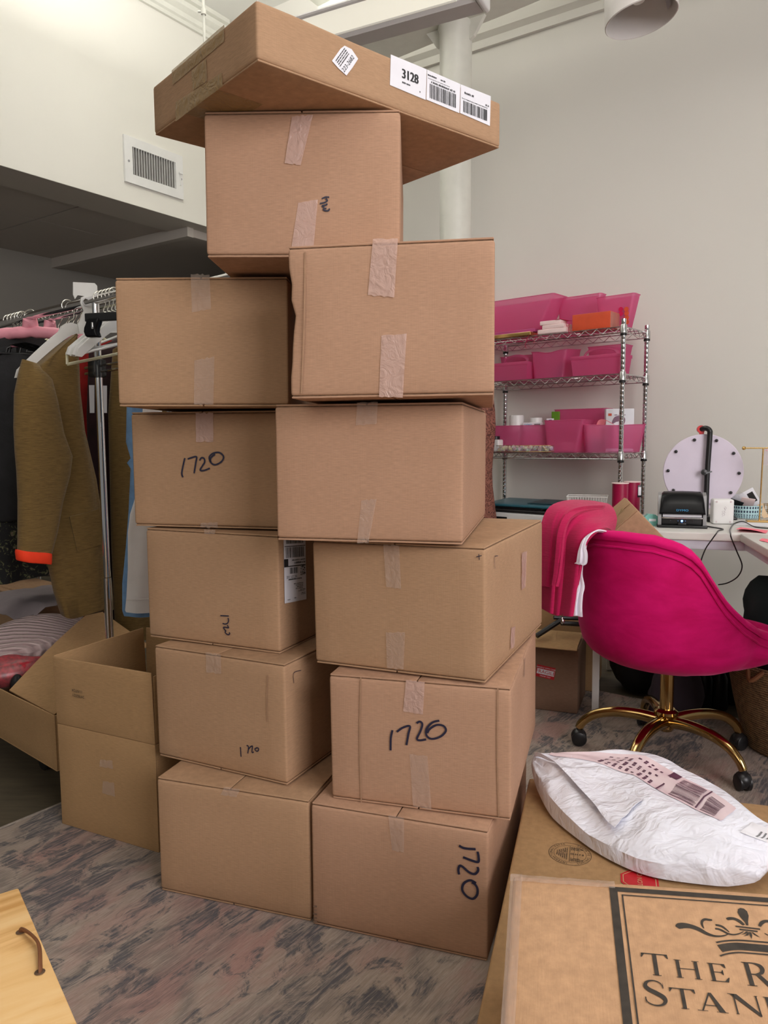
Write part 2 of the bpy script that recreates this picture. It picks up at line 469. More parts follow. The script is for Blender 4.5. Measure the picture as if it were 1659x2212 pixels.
class MB:
    def __init__(s):
        s.v, s.f, s.uv = [], [], {}
    def quad_idx(s, *ids):
        s.f.append(tuple(ids))
    def poly(s, pts):
        b = len(s.v)
        s.v += [V(p) for p in pts]
        s.f.append(tuple(range(b, b + len(pts))))
    def box(s, c, size, mat=None):
        b = len(s.v)
        for dz in (-1, 1):
            for dy in (-1, 1):
                for dx in (-1, 1):
                    p = V((dx * size[0] / 2, dy * size[1] / 2, dz * size[2] / 2))
                    s.v.append((mat @ p if mat else p) + V(c))
        for q in ((0, 2, 3, 1), (4, 5, 7, 6), (0, 1, 5, 4), (2, 6, 7, 3), (0, 4, 6, 2), (1, 3, 7, 5)):
            s.f.append(tuple(b + i for i in q))
    def rbox(s, lo, hi, r=0.004, n=4, fn=None):
        """box with rounded edges, n divisions per face, fn(p) may push points about"""
        lo, hi = V(lo), V(hi)
        half, ctr = (hi - lo) / 2, (hi + lo) / 2
        r = min(r, min(half) * 0.98)
        def ax(h):
            inner = [-(h - r) + 2 * (h - r) * i / n for i in range(n + 1)]
            return [-h, -h + r * 0.32] + inner + [h - r * 0.32, h]
        A = [ax(half[i]) for i in range(3)]
        idx = {}
        def vert(p):
            key = (round(p[0], 7), round(p[1], 7), round(p[2], 7))
            if key not in idx:
                q = V(p)
                c = V([max(-(half[i] - r), min(half[i] - r, q[i])) for i in range(3)])
                dv = q - c
                if dv.length > 1e-9:
                    q = c + dv.normalized() * min(dv.length, r)
                q = q + ctr
                if fn:
                    q = V(fn(q))
                idx[key] = len(s.v)
                s.v.append(q)
            return idx[key]
        for a in range(3):
            b, c = (a + 1) % 3, (a + 2) % 3
            for sgn in (-1, 1):
                for i in range(len(A[b]) - 1):
                    for j in range(len(A[c]) - 1):
                        q = []
                        for di, dj in ((0, 0), (1, 0), (1, 1), (0, 1)):
                            p = [0, 0, 0]
                            p[a], p[b], p[c] = sgn * half[a], A[b][i + di], A[c][j + dj]
                            q.append(vert(p))
                        s.f.append(tuple(q if sgn > 0 else q[::-1]))
    def cyl(s, p0, p1, r0, r1=None, seg=16, caps=True):
        s.tube([p0, p1], [r0, r0 if r1 is None else r1], seg, caps)
    def tube(s, path, r, seg=8, caps=True, flat=1.0):
        P = [V(p) for p in path]
        R = r if isinstance(r, (list, tuple)) else [r] * len(P)
        b = len(s.v)
        t0 = (P[1] - P[0]).normalized()
        nrm = t0.orthogonal().normalized()
        for i, p in enumerate(P):
            t = (P[min(i + 1, len(P) - 1)] - P[max(i - 1, 0)]).normalized()
            nrm = (nrm - t * nrm.dot(t))
            nrm = nrm.normalized() if nrm.length > 1e-6 else t.orthogonal().normalized()
            bi = t.cross(nrm)
            for k in range(seg):
                a = 2 * PI * k / seg
                s.v.append(p + (nrm * math.cos(a) * flat + bi * math.sin(a)) * R[i])
        for i in range(len(P) - 1):
            for k in range(seg):
                k2 = (k + 1) % seg
                s.f.append((b + i * seg + k, b + i * seg + k2, b + (i + 1) * seg + k2, b + (i + 1) * seg + k))
        if caps:
            s.f.append(tuple(b + k for k in range(seg))[::-1])
            s.f.append(tuple(b + (len(P) - 1) * seg + k for k in range(seg)))
    def lathe(s, prof, origin=(0, 0, 0), seg=32, axis=None, closed=False, uv=False):
        """prof: (radius, height) pairs about +z (or a matrix axis)"""
        b = len(s.v)
        O = V(origin)
        for (r, z) in prof:
            for k in range(seg):
                a = 2 * PI * k / seg
                p = V((r * math.cos(a), r * math.sin(a), z))
                s.v.append(O + (axis @ p if axis else p))
        n = len(prof)
        for i in range(n if closed else n - 1):
            i2 = (i + 1) % n
            for k in range(seg):
                k2 = (k + 1) % seg
                s.f.append((b + i * seg + k, b + i * seg + k2, b + i2 * seg + k2, b + i2 * seg + k))
                if uv:
                    s.uv[len(s.f) - 1] = [(k / seg, i / n), ((k + 1) / seg, i / n), ((k + 1) / seg, (i + 1) / n), (k / seg, (i + 1) / n)]
        if not closed:
            if prof[0][0] > 1e-6: s.f.append(tuple(b + k for k in range(seg))[::-1])
            if prof[-1][0] > 1e-6: s.f.append(tuple(b + (n - 1) * seg + k for k in range(seg)))
    def loft(s, rings, caps=True, closed=True):
        b = len(s.v)
        n = len(rings[0])
        for rg in rings:
            s.v += [V(p) for p in rg]
        for i in range(len(rings) - 1):
            for k in range(n if closed else n - 1):
                k2 = (k + 1) % n
                s.f.append((b + i * n + k, b + i * n + k2, b + (i + 1) * n + k2, b + (i + 1) * n + k))
        if caps and closed:
            s.f.append(tuple(b + k for k in range(n))[::-1])
            s.f.append(tuple(b + (len(rings) - 1) * n + k for k in range(n)))
    def sheet(s, grid, thick=0.0, nrm=None):
        """grid of points; thick > 0 gives it a second skin and edges"""
        G = [[V(p) for p in row] for row in grid]
        nu, nv = len(G), len(G[0])
        b = len(s.v)
        if thick <= 0:
            for row in G: s.v += row
            for i in range(nu - 1):
                for j in range(nv - 1):
                    s.f.append((b + i * nv + j, b + i * nv + j + 1, b + (i + 1) * nv + j + 1, b + (i + 1) * nv + j))
            return
        N = []
        for i in range(nu):
            for j in range(nv):
                a = G[min(i + 1, nu - 1)][j] - G[max(i - 1, 0)][j]
                c = G[i][min(j + 1, nv - 1)] - G[i][max(j - 1, 0)]
                n = a.cross(c)
                N.append(n.normalized() if n.length > 1e-9 else V((0, 0, 1)))
        for sg in (0.5, -0.5):
            for i in range(nu):
                for j in range(nv):
                    s.v.append(G[i][j] + N[i * nv + j] * thick * sg)
        o = nu * nv
        for i in range(nu - 1):
            for j in range(nv - 1):
                q = (i * nv + j, i * nv + j + 1, (i + 1) * nv + j + 1, (i + 1) * nv + j)
                s.f.append(tuple(b + x for x in q))
                s.f.append(tuple(b + o + x for x in q[::-1]))
        rim = [i * nv for i in range(nu)] + [(nu - 1) * nv + j for j in range(1, nv)] + [i * nv + nv - 1 for i in range(nu - 2, -1, -1)] + [j for j in range(nv - 2, 0, -1)]
        for k in range(len(rim)):
            p, q = rim[k], rim[(k + 1) % len(rim)]
            s.f.append((b + p, b + q, b + o + q, b + o + p))
    def prism(s, pts2, frame, depth):
        """2-D outline pushed out by depth; frame(x, y, h) -> point"""
        b = len(s.v)
        n = len(pts2)
        for h in (0.0, depth):
            s.v += [V(frame(x, y, h)) for x, y in pts2]
        s.f.append(tuple(range(b, b + n))[::-1])
        s.f.append(tuple(range(b + n, b + 2 * n)))
        for k in range(n):
            k2 = (k + 1) % n
            s.f.append((b + k, b + k2, b + n + k2, b + n + k))
    def build(s, name, mat, parent=None, smooth=True, angle=40, local=True):
        me = bpy.data.meshes.new(name)
        vs = s.v
        if parent is not None and not local:
            inv = ROOTM[parent.name].inverted()
            vs = [inv @ p for p in vs]
        me.from_pydata([tuple(p) for p in vs], [], s.f)
        me.validate()
        bm = bmesh.new(); bm.from_mesh(me)
        bmesh.ops.recalc_face_normals(bm, faces=bm.faces)
        bm.to_mesh(me); bm.free()
        if s.uv:
            uvl = me.uv_layers.new(name='UVMap')
            for pi, p in enumerate(me.polygons):
                if pi in s.uv and len(p.vertices) == 4:
                    for li, c in zip(p.loop_indices, s.uv[pi]):
                        uvl.data[li].uv = c
        if smooth:
            for p in me.polygons: p.use_smooth = True
            me.set_sharp_from_angle(angle=math.radians(angle))
        me.materials.append(mat)
        o = bpy.data.objects.new(name, me)
        COL.objects.link(o)
        if parent is not None:
            o.parent = parent
        return o

ROOTM = {}
def tag(o, label=None, cat=None, group=None, kind=None):
    if label: o['label'] = label
    if cat: o['category'] = cat
    if group: o['group'] = group
    if kind: o['kind'] = kind
    return o
def thing(name, label, cat, mat=None, group=None):
    """an Empty at the thing's base; mat is its placement"""
    o = bpy.data.objects.new(name, None)
    COL.objects.link(o)
    o.empty_display_size = 0.05
    m = mat if isinstance(mat, Matrix) else Matrix.Translation(V(mat if mat is not None else (0, 0, 0)))
    o.matrix_world = m
    ROOTM[o.name] = m.copy()
    return tag(o, label, cat, group)
def struct(name, mb, mat, smooth=False):
    return tag(mb.build(name, mat, None, smooth), kind='structure')
def pose(loc, yaw=0.0, tx=0.0, ty=0.0):
    return Matrix.Translation(V(loc)) @ Matrix.Rotation(yaw, 4, 'Z') @ Matrix.Rotation(tx, 4, 'X') @ Matrix.Rotation(ty, 4, 'Y')
def basis(loc, x, y, z):
    return Matrix(((x[0], y[0], z[0], loc[0]), (x[1], y[1], z[1], loc[1]), (x[2], y[2], z[2], loc[2]), (0, 0, 0, 1)))
def look_local(m, u, v):
    inv = m.inverted()
    return inv @ EYE, (inv.to_3x3() @ ray(u, v)).normalized()
def face_at(m, axis, value, u, v):
    """where the sight line through (u, v) meets the local plane axis = value of the thing placed by m"""
    o, d = look_local(m, u, v)
    return o + d * ((value - o[axis]) / d[axis])

# flat printing on a surface: a frame is (origin, x axis, y axis, normal), all local to the thing
class Frame:
    def __init__(s, o, x, y, n):
        s.o, s.x, s.y, s.n = V(o), V(x).normalized(), V(y).normalized(), V(n).normalized()
    def p(s, x, y, h=0.0):
        return s.o + s.x * x + s.y * y + s.n * h
    def inv(s, p):
        d = V(p) - s.o
        return (d.dot(s.x), d.dot(s.y))
def rect(mb, fr, x0, y0, x1, y1, h):
    mb.poly([fr.p(x0, y0, h), fr.p(x1, y0, h), fr.p(x1, y1, h), fr.p(x0, y1, h)])
def ribbon(mb, fr, pts, w, h, smooth_n=5, taper=False):
    """a pen stroke in frame coordinates; w a width or a list of widths per point"""
    P = [V((a, b, 0)) for a, b in pts]
    if smooth_n > 1 and len(P) > 2:
        ws = w if isinstance(w, list) else None
        Q = smooth_path(P, smooth_n)
        if ws:
            W = []
            for i in range(len(ws) - 1):
                W += [ws[i] + (ws[i + 1] - ws[i]) * k / smooth_n for k in range(smooth_n)]
            W.append(ws[-1])
        P = Q
    elif isinstance(w, list):
        W = w
    if not isinstance(w, list):
        W = [w] * len(P)
    b = len(mb.v)
    for i, p in enumerate(P):
        t = P[min(i + 1, len(P) - 1)] - P[max(i - 1, 0)]
        if t.length < 1e-9: t = V((1, 0, 0))
        t.normalize()
        n = V((-t.y, t.x, 0)) * W[i] / 2
        for q in (p + n, p - n):
            mb.v.append(fr.p(q.x, q.y, h))
    for i in range(len(P) - 1):
        mb.f.append((b + 2 * i, b + 2 * i + 1, b + 2 * i + 3, b + 2 * i + 2))
def text_mesh(mb, fr, s, size, x, y, h, align='CENTER', rot=0.0, squash=1.0):
    cu = bpy.data.curves.new('lettering', 'FONT')
    cu.body, cu.size, cu.align_x, cu.align_y = s, size, align, 'CENTER'
    cu.resolution_u = 3
    o = bpy.data.objects.new('lettering', cu)
    me = bpy.data.meshes.new_from_object(o)
    b = len(mb.v)
    c, sn = math.cos(rot), math.sin(rot)
    for vt in me.vertices:
        a, d = vt.co.x * squash, vt.co.y
        mb.v.append(fr.p(x + a * c - d * sn, y + a * sn + d * c, h))
    for p in me.polygons:
        mb.f.append(tuple(b + i for i in p.vertices))
    bpy.data.meshes.remove(me); bpy.data.objects.remove(o); bpy.data.curves.remove(cu)
def barcode(mb, fr, x0, y0, x1, y1, h, n=34, seed=1):
    rnd = random.Random(seed)
    ws = [rnd.choice((1, 1, 2, 3)) for _ in range(n * 2)]
    k = (x1 - x0) / sum(ws)
    x = x0
    for i, w in enumerate(ws):
        if i % 2 == 0:
            rect(mb, fr, x, y0, x + w * k, y1, h)
        x += w * k
def squiggle_line(mb, fr, x0, x1, y, hgt, h, seed):
    """a line of print too small to read: little blocks"""
    rnd = random.Random(seed)
    x = x0
    while x < x1 - hgt * 0.4:
        w = hgt * rnd.uniform(0.35, 0.8)
        rect(mb, fr, x, y, min(x + w, x1), y + hgt * rnd.uniform(0.75, 1.0), h)
        x += w + hgt * rnd.choice((0.22, 0.22, 0.22, 0.7))
# ------------------------------------------------------------------ the room
CORNER = V((-1.195, 6.118, 0))
BDIR = V((0.829, -0.559, 0)).normalized()          # along the back wall, away from the corner
BN = V((-0.559, -0.829, 0)).normalized()           # out of the back wall
LDIR = V((-0.569, -0.822, 0)).normalized()         # along the bulkhead, towards the camera side
LN = V((0.822, -0.569, 0)).normalized()            # out of the bulkhead into the room
Z_LOW = on(442, 488, CORNER, LN).z
Z_TOP = on(452, 72, CORNER, LN).z + 0.10

mb = MB()
mb.poly([(-7, -3, -0.008), (6, -3, -0.008), (6, 9, -0.008), (-7, 9, -0.008)])
struct('floor', mb, M['floor'])

def wall_slab(name, a, b, n, z0, z1, mat, th=0.12):
    mb = MB()
    a, b, n = V(a), V(b), V(n)
    P = [a, b, b - n * th, a - n * th]
    mb.loft([[V((p.x, p.y, z0)) for p in P], [V((p.x, p.y, z1)) for p in P]])
    return struct(name, mb, mat)
wall_slab('wall_back', CORNER - BDIR * 0.06, CORNER + BDIR * 6.6, BN, -0.008, Z_TOP, M['wall'])
wall_slab('wall_left', CORNER, CORNER + LDIR * 8.0, LN, Z_LOW, Z_TOP, M['wall_upper'], 0.10)
far_p = at_z(66.5, 552, Z_LOW)
dist = (far_p - CORNER).dot(-LN)
wall_slab('wall_side', CORNER - LN * dist - LDIR * 4.2, CORNER - LN * dist + LDIR * 8.0, LN, -0.008, Z_LOW + 0.1, M['wall_grey'])

mb = MB()
A = CORNER - BDIR * 0.3 - BN * 0.1
mb.poly([A + V((0, 0, Z_TOP)), A + BDIR * 7 + V((0, 0, Z_TOP)), A + BDIR * 7 + LDIR * 9 + V((0, 0, Z_TOP)), A + LDIR * 9 + V((0, 0, Z_TOP))])
struct('ceiling', mb, M['ceiling'])

# low ceiling beyond the bulkhead: a lip along its edge, panels with seams, a lower bay nearer the corner
step_a = at_z(394, 492, Z_LOW)
s_step = (step_a - CORNER).dot(LDIR)
def lowp(s, t, z):                                   # s along the bulkhead from the corner, t away from it
    return CORNER + LDIR * s - LN * t + V((0, 0, z))
def slab_low(mb, s0, s1, t0, t1, z0, z1):
    mb.loft([[lowp(s0, t0, z0), lowp(s1, t0, z0), lowp(s1, t1, z0), lowp(s0, t1, z0)], [lowp(s0, t0, z1), lowp(s1, t0, z1), lowp(s1, t1, z1), lowp(s0, t1, z1)]])
t_seam = (at_z(75, 477, Z_LOW) - CORNER).dot(-LN)
s_seam = (at_z(85, 476, Z_LOW) - CORNER).dot(LDIR)
mb = MB()
g = 0.006
for s0, s1 in ((s_step, s_seam - g), (s_seam + g, s_seam + 1.25), (s_seam + 1.26, 8.0)):
    for t0, t1 in ((0.34, t_seam - g), (t_seam + g, dist)):
        slab_low(mb, s0, s1, t0, t1, Z_LOW + 0.012, Z_LOW + 0.05)
slab_low(mb, s_step, 8.0, 0.10, dist, Z_LOW + 0.045, Z_LOW + 0.08)
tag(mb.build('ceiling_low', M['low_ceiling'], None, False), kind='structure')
mb = MB(); slab_low(mb, -0.02, 8.0, 0.002, 0.34, Z_LOW - 0.001, Z_LOW + 0.06)
struct('trim_1', mb, M['low_trim'])
mb = MB(); slab_low(mb, s_step - 0.06, s_step, 0.12, dist, Z_LOW - 0.07, Z_LOW + 0.06)
struct('trim_2', mb, M['low_trim'])
mb = MB(); slab_low(mb, -4.2, s_step - 0.06, 0.14, dist, Z_LOW - 0.060, Z_LOW + 0.06)
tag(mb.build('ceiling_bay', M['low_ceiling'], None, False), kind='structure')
wall_slab('wall_far', CORNER - LDIR * 4.1 + LN * 0.5, CORNER - LDIR * 4.1 - LN * (dist + 0.3), LDIR, -0.008, Z_LOW + 0.1, M['wall_grey'])
wall_slab('wall_inner', CORNER - BN * 0.125, CORNER - LDIR * 4.2, -LN, -0.008, Z_LOW + 0.1, M['wall_grey'])

# cornice along the top of the bulkhead
prof = [(0, 0), (0.02, 0), (0.03, 0.02), (0.045, 0.03), (0.05, 0.06), (0.085, 0.085), (0.09, 0.115), (0.12, 0.12), (0.12, 0.15), (0, 0.15)]
mb = MB()
mb.loft([[CORNER + LDIR * s + LN * (a + 0.001) + V((0, 0, Z_TOP - 0.15 + b)) for a, b in prof] for s in (0.06, 8.0)])
struct('trim_3', mb, M['paint_white'])

# moulding on the back wall, beam and column in front of it
zt = on(1019, 112, CORNER + BN * 0.02, BN).z
mb = MB()
prof = [(0, 0), (0.015, 0.005), (0.02, 0.05), (0.04, 0.08), (0.05, 0.14), (0, 0.16)]
mb.loft([[CORNER + BDIR * s + BN * (a + 0.001) + V((0, 0, zt + b)) for a, b in prof] for s in (0.05, 6.5)])
struct('trim_4', mb, M['wall'])
BO, BW = 0.30, 0.34
zb = on(949, 127, CORNER + BN * BO, BN).z
mb = MB()
bdir2 = (BDIR + BN * 0.085).normalized()
for z0, z1, o0, o1 in ((0, 0.035, 0, BW), (0.035, 0.36, BW * 0.42, BW * 0.58), (0.36, 0.395, 0, BW)):
    q = []
    for s in [1.3 + i * 0.4 for i in range(15)]:
        base = CORNER + BDIR * 0.1 + BN * BO + bdir2 * s
        w = lambda k: 0.006 * noise.noise(V((s * 3, k, 1)))
        q.append([base + BN * o0 + V((0, 0, zb + z0 + w(1))), base + BN * o1 + V((0, 0, zb + z0 + w(2))), base + BN * o1 + V((0, 0, zb + z1)), base + BN * o0 + V((0, 0, zb + z1))])
    mb.loft(q)
struct('beam', mb, M['paint_white'])
cpt = on(984, 300, CORNER + BN * (BO + BW * 0.5 + 0.10), BN)
cx, cy = cpt.x, cpt.y
rcol = 0.5 * 66 / F_PX * cpt.y
mb = MB()
prof = [(rcol * 1.25, -0.008), (rcol * 1.25, 0.05), (rcol, 0.08)] + [(rcol * (1 + 0.012 * noise.noise(V((0, 0, i * 1.7)))), 0.08 + (zb - 0.10) * i / 24) for i in range(1, 24)] + [(rcol * 1.02, zb - 0.04), (rcol * 1.1, zb - 0.02), (rcol * 1.05, zb)]
mb.lathe(prof, (cx, cy, 0), 40)
tag(mb.build('column', M['paint_white'], None, True, 35), kind='structure')
mb = MB()
for sg in (-1, 1):
    e = BDIR * sg
    c0 = V((cx, cy, zb))
    fr = lambda x, y, h: c0 + e * (rcol * 0.9 + x) + BN * (h - 0.012) + V((0, 0, y))
    mb.prism([(0, 0), (0.10, 0), (0.085, -0.02), (0.035, -0.09), (0, -0.11)], fr, 0.024)
struct('trim_5', mb, M['paint_white'])

# fluorescent fixture hung from the ceiling
fdir = V((-0.893, 0.450, 0)).normalized()
fn = V((-0.450, -0.893, 0)).normalized()
f_end = at_y(1046, 14, 3.35)
fm = basis(f_end, fdir, fn, V((0, 0, 1)))          # x along, y towards the camera side, z up
lamp = thing('ceiling_light', 'long white suspended fluorescent fixture with a perforated side', 'light fixture', fm)
L = 1.35
mb = MB()
mb.loft([[V((x, -0.05, 0.005)), V((x, 0.05, 0)), V((x, 0.06, 0.018)), V((x, -0.06, 0.13)), V((x, -0.065, 0.13))] for x in (0.02, L)])
mb.tube([(0.02, 0.062, 0.135), (L, 0.062, 0.135)], 0.014, 10)
mb.box((L / 2, -0.03, 0.132), (L - 0.04, 0.07, 0.012))
mb.build('housing', M['grey_plastic'] if False else plain('fixture_grey_paint', srgb(196, 192, 190), 0.45, var=0.02), lamp, True, 30)
t = NT('perforated_diffuser')
t.b.inputs['Base Color'].default_value = srgb(236, 232, 216)
vv = t.n('ShaderNodeTexVoronoi'); vv.inputs['Scale'].default_value = 180; vv.inputs['Randomness'].default_value = 0.0
t.l(t.coord(), vv.inputs['Vector'])
t.l(t.ramp(vv.outputs['Distance'], [(0.25, (0.55, 0.53, 0.47, 1)), (0.4, srgb(240, 236, 220))]), t.b.inputs['Base Color'])
t.b.inputs['Emission Color'].default_value = (1.0, 0.97, 0.86, 1); t.b.inputs['Emission Strength'].default_value = 0.28
mb = MB()
mb.loft([[V((x, 0.058, 0.016)), V((x, 0.068, 0.02)), V((x, 0.068, 0.128)), V((x, 0.058, 0.128))] for x in (0.10, L - 0.02)])
mb.build('diffuser', t.m, lamp, False)
mb = MB()
mb.rbox((-0.012, -0.055, -0.004), (0.02, 0.078, 0.148), 0.03, 4)
mb.build('end_cap', M['white'], lamp)
for x in (0.5, L - 0.2):
    mb = MB(); mb.cyl((x, 0, 0.13), (x, 0, Z_TOP - f_end.z), 0.004, None, 8); mb.build('suspension_rod', M['white'], lamp)

mb = MB()
pc = at_y(440, 40, 4.4)
mb.tube([(pc.x, pc.y, pc.z - 0.55), (pc.x, pc.y, Z_TOP)], 0.0075, 10)
mb.cyl((pc.x, pc.y, pc.z + 0.02), (pc.x, pc.y, pc.z + 0.05), 0.014, None, 10)
mb.cyl((pc.x - 0.03, pc.y, pc.z + 0.035), (pc.x, pc.y, pc.z + 0.035), 0.006, None, 8)
tag(mb.build('hanging_conduit', M['paint_white']), 'thin white conduit hanging straight down from the high ceiling', 'conduit')

# pendant lamp
pz = at_y(1386, 42, 2.9)
pend = thing('pendant_lamp', 'white drum pendant lamp hanging in front of the bare wall', 'lamp', pose(pz, 0, math.radians(-3), math.radians(-9)))
mb = MB()
mb.lathe([(0.126, 0), (0.129, 0.003), (0.126, 0.03), (0.112, 0.15), (0.09, 0.20), (0.03, 0.225), (0.012, 0.228), (0.012, 0.222), (0.03, 0.219), (0.087, 0.196), (0.108, 0.148), (0.122, 0.03), (0.123, 0.002)], (0, 0, 0), 48, closed=True)
mb.build('lamp_shade', plain('lamp_shade_white', srgb(226, 222, 218), 0.45, var=0.02), pend, True, 50)
mb = MB()
mb.lathe([(0.0, 0.06), (0.02, 0.063), (0.034, 0.085), (0.036, 0.105), (0.026, 0.14), (0.018, 0.16), (0.018, 0.19)], (0, 0, 0), 24)
mb.build('bulb', plain('frosted_bulb', srgb(238, 236, 230), 0.3, var=0.01), pend)
mb = MB(); mb.tube([(0, 0, 0.22), (0, 0, 0.28), (-0.14, 0.03, Z_TOP - pz.z + 0.02)], 0.004, 8)
mb.build('cord', M['white'], pend)
mb = MB()
fr = Frame((0.115, 0.014, 0.035), (0.0, 1, 0), (-0.10, 0, 1), (-1, 0, -0.1))
rect(mb, fr, -0.016, 0, 0.016, 0.036, 0.003)
mb.build('sticker', plain('lamp_sticker', srgb(200, 196, 200), 0.5), pend, False)

# air vent on the bulkhead
P = [on(u, v, CORNER + LN * 0.001, LN) for u, v in ((268, 392), (394, 437), (392, 340), (263, 290))]
vm = basis(P[0], -LDIR, -LN, V((0, 0, 1)))
inv = vm.inverted()
vw = (inv @ P[1]).x; vh = (inv @ P[3]).z
vent = thing('air_vent', 'white slatted air vent on the high bulkhead wall', 'vent', vm)
fx, fz = vw * 0.13, vh * 0.20
mb = MB()
for x0, x1, z0, z1 in ((0, vw, 0, fz), (0, vw, vh - fz, vh), (0, fx, fz, vh - fz), (vw - fx, vw, fz, vh - fz)):
    mb.box(((x0 + x1) / 2, -0.008, (z0 + z1) / 2), (x1 - x0, 0.016, z1 - z0))
mb.build('frame', M['white'], vent, False)
mb = MB()
n = 17
for i in range(n):
    x = fx + (vw - 2 * fx) * (i + 0.5) / n
    mb.box((x, -0.010, vh / 2), (0.0025, 0.017, vh - 2 * fz), Matrix.Rotation(math.radians(-22), 3, 'Z'))
mb.build('slats', M['white'], vent, False)
mb = MB(); mb.box((vw / 2, -0.0005, vh / 2), (vw - 2 * fx, 0.001, vh - 2 * fz))
mb.build('backing', plain('vent_dark', (0.20, 0.19, 0.175, 1), 0.8), vent, False)
mb = MB(); mb.box((vw - fx * 0.45, -0.020, vh * 0.45), (0.006, 0.012, vh * 0.28)); mb.box((vw - fx * 0.45, -0.028, vh * 0.58), (0.03, 0.008, 0.010))
mb.build('lever', M['white'], vent, False)
for x in (fx * 0.5, vw - fx * 0.3):
    mb = MB(); mb.cyl((x, -0.016, vh * 0.46), (x, -0.019, vh * 0.46), 0.008, None, 10)
    mb.build('screw', M['grey_plastic'], vent)

# rug: long edge along RUG_DIR, streaks across
r0 = at_z(0, 1790, 0)
rm = pose((r0.x, r0.y, -0.008), RUG_DIR)
rug = thing('area_rug', 'faded grey and pink oriental rug under the box stack', 'rug', rm)
mb = MB()
nx, ny = 24, 24
mb.rbox((-3.2, -3.6, 0.0), (2.15, 0.0, 0.008), 0.003, 6)
mb.build('pile', M['rug'], rug, True)
mb = MB()
mb.rbox((-3.2, 0.0, 0.0), (2.15, 0.012, 0.0075), 0.003, 2)
mb.build('bound_edge', plain('rug_binding', srgb(150, 140, 130), 0.95, var=0.2, vscale=60), rug, True)
# ------------------------------------------------------------------ the stacked cartons
CARTONS = {   # x, y of the front face's middle, yaw, width, depth, height, base z, small tilts (measured)
 'A': (-0.3646, 1.7017, -0.3218, 0.4018, 0.5548, 0.2904, 0.0, 0, 0),
 'B': (-0.4083, 1.7975, -0.4691, 0.3979, 0.5548, 0.2930, 0.2915, 0.004, -0.0048),
 'C': (-0.4370, 1.8722, -0.4283, 0.4038, 0.5548, 0.2905, 0.5855, 0.000, 0.0029),
 'D': (-0.4552, 1.9141, -0.2441, 0.4013, 0.5548, 0.2952, 0.8790, 0.003, 0.0024),
 'E': (-0.4196, 1.7792, -0.0472, 0.4013, 0.5548, 0.2950, 1.1790, 0.002, 0.010),
 'F': (0.0216, 1.5654, -0.3282, 0.4020, 0.5548, 0.2905, 0.0, 0, 0),
 'G': (0.0706, 1.5902, -0.2925, 0.4038, 0.5330, 0.2913, 0.2915, 0.0046, -0.0080),
 'H': (0.0248, 1.6322, -0.4275, 0.4088, 0.5269, 0.2904, 0.5860, 0.010, -0.0090),
 'I': (-0.0356, 1.5884, -0.2151, 0.4038, 0.5546, 0.2930, 0.8830, 0.0033, 0.0035),
 'J': (0.0141, 1.4893, -0.1410, 0.4002, 0.5577, 0.2955, 1.1820, -0.003, -0.003),
 'K': (-0.1657, 1.6183, -0.0371, 0.4036, 0.5548, 0.2920, 1.4790, 0.003, 0.010),
}
LABELS = {
 'A': 'plain brown box standing on the rug beside the open-top carton',
 'B': 'brown box with a tiny handwritten 1720 low on its front',
 'C': 'brown box with a white barcode shipping label on its side',
 'D': 'brown box with a slanted handwritten 1720, below the unmarked box by the hangers',
 'E': 'unmarked brown box next to the white hangers, shadowed along one side',
 'F': 'floor-level brown box with a large sideways 1720 in marker',
 'G': 'brown box with a large upright 1720 and wrinkled tape below',
 'H': 'brown box with its taped side facing the pink chair, no number',
 'I': 'unmarked pale brown box with flattened tape at front bottom, halfway up',
 'J': 'brown box with a dented side edge and two wide tape strips',
 'K': 'brown box directly under the wide flat carton',
}
def shade_noise(seed):
    return lambda p, a: a * noise.noise(V((p[0] * 7 + seed * 3.1, p[1] * 7, p[2] * 7 + seed)))

